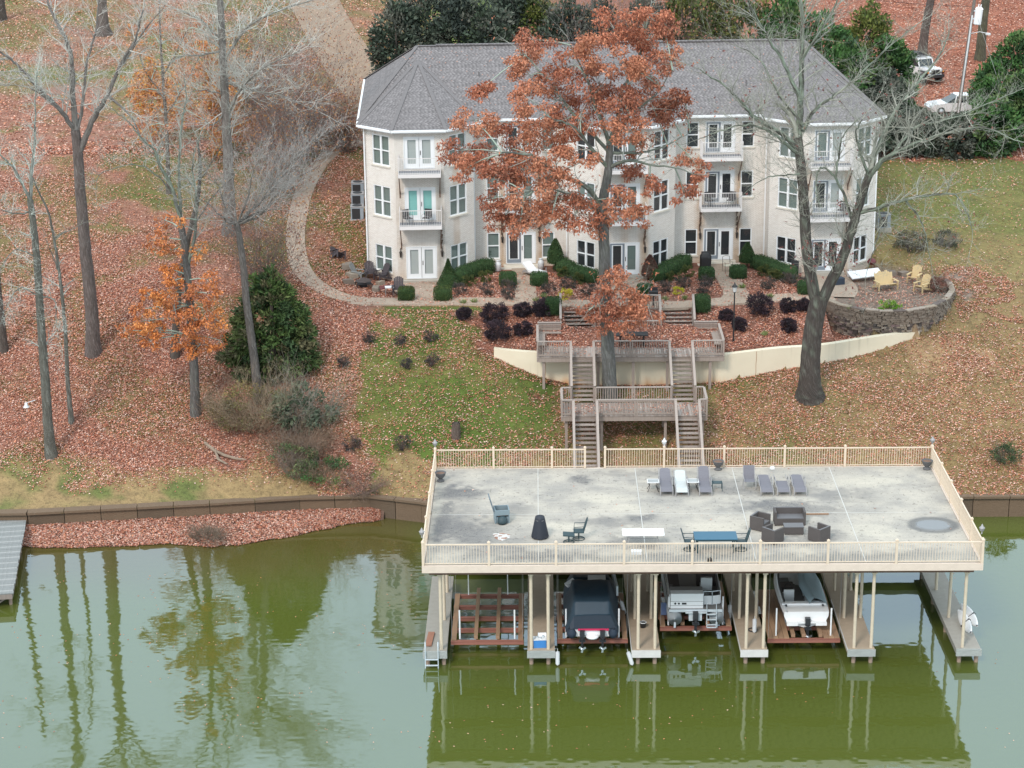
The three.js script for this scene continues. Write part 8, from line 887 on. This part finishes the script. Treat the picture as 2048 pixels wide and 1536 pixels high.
// stump and fallen branch
{ const x = -4.7, z = -23.6, m = single('tree_stump', G().tube([[0, -0.3, 0], [0, 0.1, 0], [0.02, 0.8, 0]], [0.34, 0.27, 0.24], 12), mat({ rgb: [0.2, 0.16, 0.14], map: barkMap, bumpMap: barkBump, bumpScale: 0.05 }), 'grey weathered tree stump on the lawn behind the deck', 'stump'); m.position.set(x, ground(x, z), z); const b = single('fallen_branch', G().tube([[-1.1, 0.5, -0.9], [-0.5, 0.3, -0.2], [0.2, 0.15, 0.3], [0.9, 0.1, 0.7], [1.5, 0.12, 0.9]], [0.09, 0.1, 0.09, 0.07, 0.03], 7).tube([[-0.4, 0.28, -0.1], [-0.1, 0.1, 0.8], [0.5, 0.08, 1.5]], [0.08, 0.08, 0.05], 7), mat({ rgb: [0.42, 0.33, 0.26], map: barkMap, roughness: 0.9 }), 'bleached forked branch lying on the leafy slope', 'branch'); b.position.set(-18, ground(-18, -22.4), -22.6); const l = single('flood_lamp', G().lathe(0, 0, 0, [[0.001, 0.2], [0.08, 0.18], [0.09, 0.05], [0.18, -0.06], [0.16, -0.08], [0.001, -0.06]], 10).bar([0, 0.18, 0], [0.55, 0.35, 0], 0.03, 0.03), M.whiteDull, 'white dome lamp fixed to the lichen trunked tree', 'lamp'); l.position.set(-28.95, 5.55, -22.6);
  const st = G(); const r = RNG(17); const rm = [[0.26, 0.21, 0.17], [0.34, 0.28, 0.22], [0.2, 0.16, 0.13]].map(c => mat({ rgb: c, map: grain, roughness: 0.95 })); [[-12.3, -41.6, 0.9], [-11.9, -40.2, 0.8], [-12.0, -38.9, 0.7], [-10.2, -38.0, 0.6], [-10.0, -39.4, 0.5], [22.9, -41.6, 0.8], [23.6, -41.3, 0.7], [24.4, -41.1, 0.6], [22.4, -41.0, 0.5]].forEach(([x, z, s], i) => { const m = single('field_stone', G().hexa([[-1, -1], [1, -1], [1, 1], [-1, 1]].flatMap(([a, b], k) => [[a * 0.5 * s * (0.8 + 0.4 * r()), -0.1, b * 0.4 * s * (0.8 + 0.4 * r())]]).concat([[-1, -1], [1, -1], [1, 1], [-1, 1]].map(([a, b]) => [a * 0.45 * s * (0.8 + 0.4 * r()), 0.14 + 0.12 * r(), b * 0.36 * s * (0.8 + 0.4 * r())]))), rm[i % 3], i < 5 ? 'flat brown field stone set round the fire pit' : 'flat brown field stone edging the patio below the slope', 'stone', i < 5 ? 'field stones round the fire pit' : 'field stones edging the patio'); m.position.set(x, ground(x, z) + 0.08, z); m.rotation.y = r() * 3; }); }

// ---------- vehicles and utility pole behind the house ----------
{
  function wheels(o, xs, zs, r, w) { for (const x of xs) for (const s of [-1, 1]) { const t = part('tyre', G().tube([[x, r, s * zs - w / 2], [x, r, s * zs + w / 2]], r, 16), M.blackMatte, o); part('rim', G().tube([[x, r, s * (zs + w / 2)], [x, r, s * (zs + w / 2 + 0.012)]], r * 0.6, 12), M.alu, t); } }
  const paint = mat({ rgb: [0.78, 0.79, 0.8], roughness: 0.25, clearcoat: 0.8 }), glass = mat({ rgb: [0.03, 0.04, 0.045], roughness: 0.08 });
  // white wagon, nose towards -x
  const y = ground(33.2, -76), c = thing('station_wagon', 'white estate car parked side on behind the utility pole', 'car', [33.4, y, -76], 0.12); const W = 0.9;
  const prof = (pts, w0, w1) => { const a = pts.map(([x, h, k]) => [x, h, lerp(w0, w1, k)]), n = a.length, g = G(); for (let i = 0; i < n; i++) { const p = a[i], q = a[(i + 1) % n]; g.quad([p[0], p[1], p[2]], [p[0], p[1], -p[2]], [q[0], q[1], -q[2]], [q[0], q[1], q[2]]); } const cx = a.reduce((s, p) => s + p[0], 0) / n, cy = a.reduce((s, p) => s + p[1], 0) / n; for (let i = 0; i < n; i++) { const p = a[i], q = a[(i + 1) % n], m = Math.max(w0, w1) * 0 + (p[2] + q[2]) / 2; g.tri([p[0], p[1], p[2]], [q[0], q[1], q[2]], [cx, cy, m]); g.tri([q[0], q[1], -q[2]], [p[0], p[1], -p[2]], [cx, cy, -m]); } return g; };
  part('body', prof([[-2.2, 0.3, 0], [2.15, 0.3, 0], [2.25, 0.6, 0], [2.2, 0.95, 0.1], [-0.9, 0.98, 0.1], [-2.0, 0.85, 0.1], [-2.28, 0.6, 0]], W, W - 0.03), paint, c);
  part('cabin', prof([[-0.95, 0.97, 0], [2.1, 0.95, 0], [1.75, 1.45, 0.85], [0, 1.5, 1]], W - 0.06, W - 0.26), glass, c); part('roof', prof([[-0.05, 1.47, 0], [1.8, 1.42, 0], [1.75, 1.5, 0.4], [0.0, 1.55, 0.4]], W - 0.2, W - 0.3), paint, c);
  for (const x of [-0.28, 0.62, 1.5]) for (const s of [-1, 1]) part('pillar', G().bar([x, 0.96, s * 0.85], [x * 0.86 + 0.12, 1.48, s * 0.66], 0.08, 0.05), paint, c); wheels(c, [-1.4, 1.4], 0.82, 0.33, 0.2); part('headlight', G().box(-2.18, 0.68, 0.6, 0.12, 0.14, 0.35).box(-2.18, 0.68, -0.6, 0.12, 0.14, 0.35), M.glassy, c); part('tail_light', G().box(2.2, 0.85, 0.74, 0.08, 0.25, 0.2).box(2.2, 0.85, -0.74, 0.08, 0.25, 0.2), mat({ rgb: [0.4, 0.02, 0.02], roughness: 0.3 }), c);
  // white off-roader facing the lake
  const yj = ground(32.6, -86), j = thing('off_road_car', 'boxy white off road car with black fenders and roof rack', 'car', [32.4, yj, -86], -1.1); // nose along +x local
  part('body', G().bx(-2.0, 0.55, -0.8, 0.75, 1.25, 0.8).bx(0.75, 0.6, -0.68, 1.95, 1.18, 0.68), paint, j); part('hood', G().box(1.3, 1.2, 0, 1.25, 0.1, 1.3, 0, 0, -0.04), paint, j); part('hard_top', G().bx(-1.95, 1.86, -0.74, 0.45, 1.95, 0.74), paint, j); part('cabin_glass', G().bx(-1.92, 1.25, -0.72, 0.4, 1.86, 0.72), glass, j); part('windscreen', G().quad([0.72, 1.28, 0.68], [0.72, 1.28, -0.68], [0.46, 1.84, -0.66], [0.46, 1.84, 0.66]), glass, j); part('windscreen_frame', G().bar([0.72, 1.26, -0.72], [0.44, 1.88, -0.7], 0.07, 0.07).bar([0.72, 1.26, 0.72], [0.44, 1.88, 0.7], 0.07, 0.07).bar([0.44, 1.88, -0.7], [0.44, 1.88, 0.7], 0.07, 0.07), paint, j);
  for (const x of [-1.25, 1.35]) for (const s of [-1, 1]) part('fender', G().box(x, 1.0, s * 0.85, 0.95, 0.08, 0.28).box(x + 0.5, 0.85, s * 0.85, 0.1, 0.3, 0.28, 0, 0, -0.3), M.black, j); part('bumper', G().box(2.08, 0.62, 0, 0.18, 0.22, 1.6), M.black, j); part('grille', G().box(1.96, 0.95, 0, 0.04, 0.35, 0.9), M.black, j); for (const s of [-1, 1]) part('headlight', G().tube([[1.96, 0.98, s * 0.52], [2.0, 0.98, s * 0.52]], 0.12, 12), M.alu, j); for (const s of [-1, 1]) part('indicator', G().box(2.0, 0.98, s * 0.78, 0.06, 0.12, 0.12), mat({ rgb: [0.7, 0.25, 0.03], roughness: 0.4 }), j);
  const rack = G(); for (const z of [-0.6, 0.6]) rack.bar([-1.8, 2.08, z], [0.4, 2.08, z], 0.05, 0.05); for (let k = 0; k < 7; k++) rack.bar([-1.8 + k * 0.36, 2.08, -0.6], [-1.8 + k * 0.36, 2.08, 0.6], 0.05, 0.03); part('roof_rack', rack, M.black, j); part('roof_load', G().box(-0.9, 2.2, 0.1, 1.1, 0.2, 0.8), M.blackMatte, j); wheels(j, [-1.25, 1.35], 0.8, 0.42, 0.28);
  // utility pole
  const py = ground(33, -73), p = thing('utility_pole', 'leaning wooden utility pole with a white transformer can', 'utility pole', [33, py, -73]); p.rotation.z = -0.085; part('pole', G().tube([[0, -0.5, 0], [0, 11.2, 0]], [0.16, 0.11], 10), mat({ rgb: [0.2, 0.17, 0.15], map: woodMap }), p); part('transformer', G().lathe(0.42, 7.7, 0.25, [[0.001, 0], [0.28, 0.02], [0.3, 0.1], [0.3, 1.2], [0.32, 1.24], [0.2, 1.36], [0.001, 1.4]], 14), M.white, p); part('bushing', G().cyl(0.34, 9.05, 0.25, 9.3, 0.04, 7).cyl(0.52, 9.05, 0.25, 9.3, 0.04, 7), M.white, p); part('bracket', G().bx(0.05, 8.1, 0.1, 0.4, 8.2, 0.2).bx(0.05, 8.7, 0.1, 0.4, 8.8, 0.2), M.alu, p); part('cable_riser', G().cyl(-0.02, 0, 0.19, 8.4, 0.07, 8), M.whiteDull, p); part('street_light', G().tube([[0.1, 7.0, 0.1], [0.7, 7.2, 0.3], [1.2, 7.15, 0.5]], 0.03, 6).box(1.3, 7.12, 0.55, 0.35, 0.14, 0.25), M.whiteDull, p); part('cross_arm', G().bx(-0.5, 10.7, -0.06, 0.9, 10.82, 0.06), mat({ rgb: [0.22, 0.19, 0.17] }), p);
  const w = G(); for (const [dx, dy] of [[0, 10.9], [0, 9.0]]) { const a = [33.9, py + dy, -73], pts = []; for (let k = 0; k <= 12; k++) { const t = k / 12; pts.push([lerp(a[0], 12, t), a[1] + 1.5 * t - 1.2 * Math.sin(Math.PI * t), lerp(-73, -100, t)]); } const q = single('power_line', G().tube(pts, 0.015, 4), M.black, dy > 10 ? 'thin overhead power line from the pole top to the woods' : 'lower thin power line from the transformer to the woods', 'power line', 'power lines at the utility pole'); }
  const gw = single('guy_wire', G().bar([34, py + 8.5, -73], [35.2, ground(35, -58) + 0.1, -58], 0.015, 0.015), M.slingFrame, 'thin stay wire from the utility pole to the lawn', 'wire');
}
// ---------- fallen leaves ----------
{
  const L = 0.049, lg = G(); lg.quad([-L * 0.55, 0, -L], [L * 0.55, 0.018, -L * 0.4], [L * 0.4, 0.006, L], [-L * 0.6, 0.022, L * 0.5]);
  const geo = lg.geo(), lm = mat({ roughness: 0.85, side: THREE.DoubleSide }), tones = [[0.54, 0.225, 0.145], [0.6, 0.31, 0.23], [0.43, 0.15, 0.095], [0.62, 0.385, 0.3], [0.33, 0.12, 0.08], [0.56, 0.235, 0.12], [0.64, 0.45, 0.37]];
  const BAYSX = [0, 13, 26]; const tw = tones.map((c, i) => c), r = RNG(4242), P = [];
  const nearLine = (P, x, z, w) => { for (let i = 0; i < P.length - 1; i++) { const [a, b] = [P[i], P[i + 1]], dx = b[0] - a[0], dz = b[1] - a[1], t = clamp(((x - a[0]) * dx + (z - a[1]) * dz) / (dx * dx + dz * dz), 0, 1); if (Math.hypot(x - a[0] - dx * t, z - a[1] - dz * t) < w) return true; } return false; };
  const WALKS = [[[[-7.5, -40.3], [-7.4, -35.4]], 1.4], [[[-1, -43.2], [-0.7, -35.3]], 0.65], [[[5.6, -40.6], [5.6, -34.6]], 1.25], [[[11.9, -44], [12.3, -35.3]], 0.75], [[[18.5, -41.2], [18.3, -36.2]], 1.5]];
  const pathHit = (x, z) => nearLine(PATHL, x, z, 0.62) || nearLine(DRIVE, x, z, 2.2) || WALKS.some(([P, w]) => nearLine(P, x, z, w)) || (x > -11 && x < 18.2 && z < -34.0 && z > -36.2);
  const sow = (x0, x1, z0, z1, per, f) => { const n = Math.round((x1 - x0) * (z1 - z0) * per); for (let k = 0; k < n; k++) { const x = lerp(x0, x1, r()), z = lerp(z0, z1, r()); const d = f ? f(x, z) : leafy(x, z); if (r() < d) P.push([x, z]); } };
  const ok = (x, z) => { const [hx, hz] = toHouse(x, z); return !(hx > -3.4 && hx < 29.4 && hz < -0.2 && hz > -18.5 && !(hz > -3.2 && ((hx > 3.3 && hx < 9.6) || (hx > 16.4 && hx < 22.6)))); };
  sow(-36, -9.5, -40, -17.5, 350); sow(-9.5, 30, -42, -18.2, 235); sow(-44, -11, -62, -40, 185); sow(21, 42, -64, -42, 80); sow(-52, -6, -118, -62, 30); sow(20, 54, -118, -64, 34); sow(30, 40, -42, -19, 70);
  const im = new THREE.InstancedMesh(geo, lm, P.length + 4000), m4 = new THREE.Matrix4(), e = new THREE.Euler(), q = new THREE.Quaternion(), s = V(1, 1, 1), col = new THREE.Color(); let n = 0;
  for (const [x, z] of P) { if (!ok(x, z) || !landward(x, z) || (z > -11)) continue; let y = surface(x, z) + 0.015; if (pathHit(x, z) && r() < 0.85) continue; const far = z < -60 ? 1.5 : 1; e.set((r() - 0.5) * 0.9, r() * 6.28, (r() - 0.5) * 0.9); const k = (0.6 + 0.75 * r()) * far; m4.compose(V(x, y + 0.05 * r() + (pathHit(x, z) ? 0.05 : 0), z), q.setFromEuler(e), s.set(k, k, k)); im.setMatrixAt(n, m4); const w = tw[Math.floor(Math.pow(r(), 1.15) * tw.length)], h = 0.75 + 0.5 * r(); im.setColorAt(n, col.setRGB(w[0] * h, w[1] * h, w[2] * h)); n++; }
  for (let k = 0; k < 2600; k++) { const u = r(); let x, y, z; if (u < 0.5) { x = lerp(0, 10.8, r()); z = lerp(-31.6, -27.5, Math.pow(r(), 1.6) * -1 + 1 > 0.5 ? r() : r() * 0.6); y = 6.76; if (Math.hypot(x - 4.2, z + 26.4) < 0.6) continue; } else if (u < 0.72) { x = lerp(1.4, 9.5, r()); z = lerp(-24.5, -22.4, r()); y = 4.86; } else if (u < 0.9) { x = r() < 0.5 ? lerp(1.5, 3.3, r()) : lerp(7.5, 9.3, r()); const s = Math.floor(r() * 6) + 1; y = 7.935 - s * 0.168; z = (x < 5 ? -33.62 : -33.2) + (s - 1) * 0.275 + 0.25 * r(); } else { x = lerp(-5, 20, r()); z = lerp(-12.6, -0.3, r()); y = 5.265; if (r() > 0.12) continue; } if (n >= im.count - 1) break; e.set((r() - 0.5) * 0.4, r() * 6.28, (r() - 0.5) * 0.4); const k2 = 0.8 + 0.6 * r(); m4.compose(V(x, y, z), q.setFromEuler(e), s.set(k2, k2, k2)); im.setMatrixAt(n, m4); const w = pick(r, tw); im.setColorAt(n, col.setRGB(...w)); n++; }
  for (let k = 0; k < 420; k++) { const lx = lerp(-1, 28, r()), lz = lerp(-10.5, -3.2, r()), c = Math.cos(HOUSE_TURN), s2 = Math.sin(HOUSE_TURN), y = 17.8 + (-2.93 - lz) * 3.5 / 8.02 + 0.04; if (BAYSX.some(b => Math.abs(lx - b) < 4 * (1 - (-lz - 2.93) / 6.5))) continue; e.set(0.4, r() * 6.28, 0); const k2 = 0.8 + 0.5 * r(); m4.compose(V(HOUSE[0] + lx * c + lz * s2, y, HOUSE[1] - lx * s2 + lz * c), q.setFromEuler(e), s.set(k2, k2, k2)); im.setMatrixAt(n, m4); im.setColorAt(n, col.setRGB(0.5, 0.26, 0.19)); n++; }
  im.count = n; im.name = 'leaf_litter'; im.userData = { kind: 'stuff', label: 'fallen pinkish brown oak leaves scattered over lawn and slopes', category: 'leaves' }; shade(im); scene.add(im); console.log('leaves', n);
  // drift of leaves on the bank, and a few afloat
  const Q = []; const nb = 42000; for (let k = 0; k < nb; k++) { const x = lerp(-28.5, -8.8, r()), f = poly(BANK, x) + 0.15, sh = poly(SHORE.slice(0, 7), x) + 0.2, z = lerp(sh, f, r()); const y = bankY(x, z); if (y > -0.02) Q.push([x, y + 0.04, z]); }
  const ib = new THREE.InstancedMesh(geo, lm, Q.length); Q.forEach(([x, y, z], i) => { e.set((r() - 0.5) * 1.1, r() * 6.28, (r() - 0.5) * 1.1); const k = 0.6 + 0.7 * r(); m4.compose(V(x, y + 0.04 * r(), z), q.setFromEuler(e), s.set(k, k, k)); ib.setMatrixAt(i, m4); const w = pick(r, tw), h = 0.65 + 0.5 * r(); ib.setColorAt(i, col.setRGB(w[0] * h, w[1] * h, w[2] * h)); }); ib.name = 'leaf_drift'; ib.userData = { kind: 'stuff', label: 'drift of fallen leaves heaped on the bank below the seawall', category: 'leaves' }; shade(ib); scene.add(ib);
  const F = []; for (let k = 0; k < 900; k++) { const x = lerp(-26, 22, r()), z = lerp(-12, 8, r()); if (x > -5.6 && x < 20.7 && z < -0.1) continue; if (fbm(x * 0.3, z * 0.3, 2) * (x < 9 ? 1 : 0.75) > 0.5 - 0.05) F.push([x, z]); }
  const iff = new THREE.InstancedMesh(geo, lm, F.length); F.forEach(([x, z], i) => { e.set(0.05, r() * 6.28, 0.05); const k = 0.5 + 0.6 * r(); m4.compose(V(x, 0.004, z), q.setFromEuler(e), s.set(k, k * 0.3, k)); iff.setMatrixAt(i, m4); const w = pick(r, tw); iff.setColorAt(i, col.setRGB(w[0] * 0.8, w[1] * 0.75, w[2] * 0.7)); }); iff.name = 'floating_leaves'; iff.userData = { kind: 'stuff', label: 'scattered brown leaves floating on the green lake water', category: 'leaves' }; shade(iff); scene.add(iff);
}
renderer.render(scene, camera);
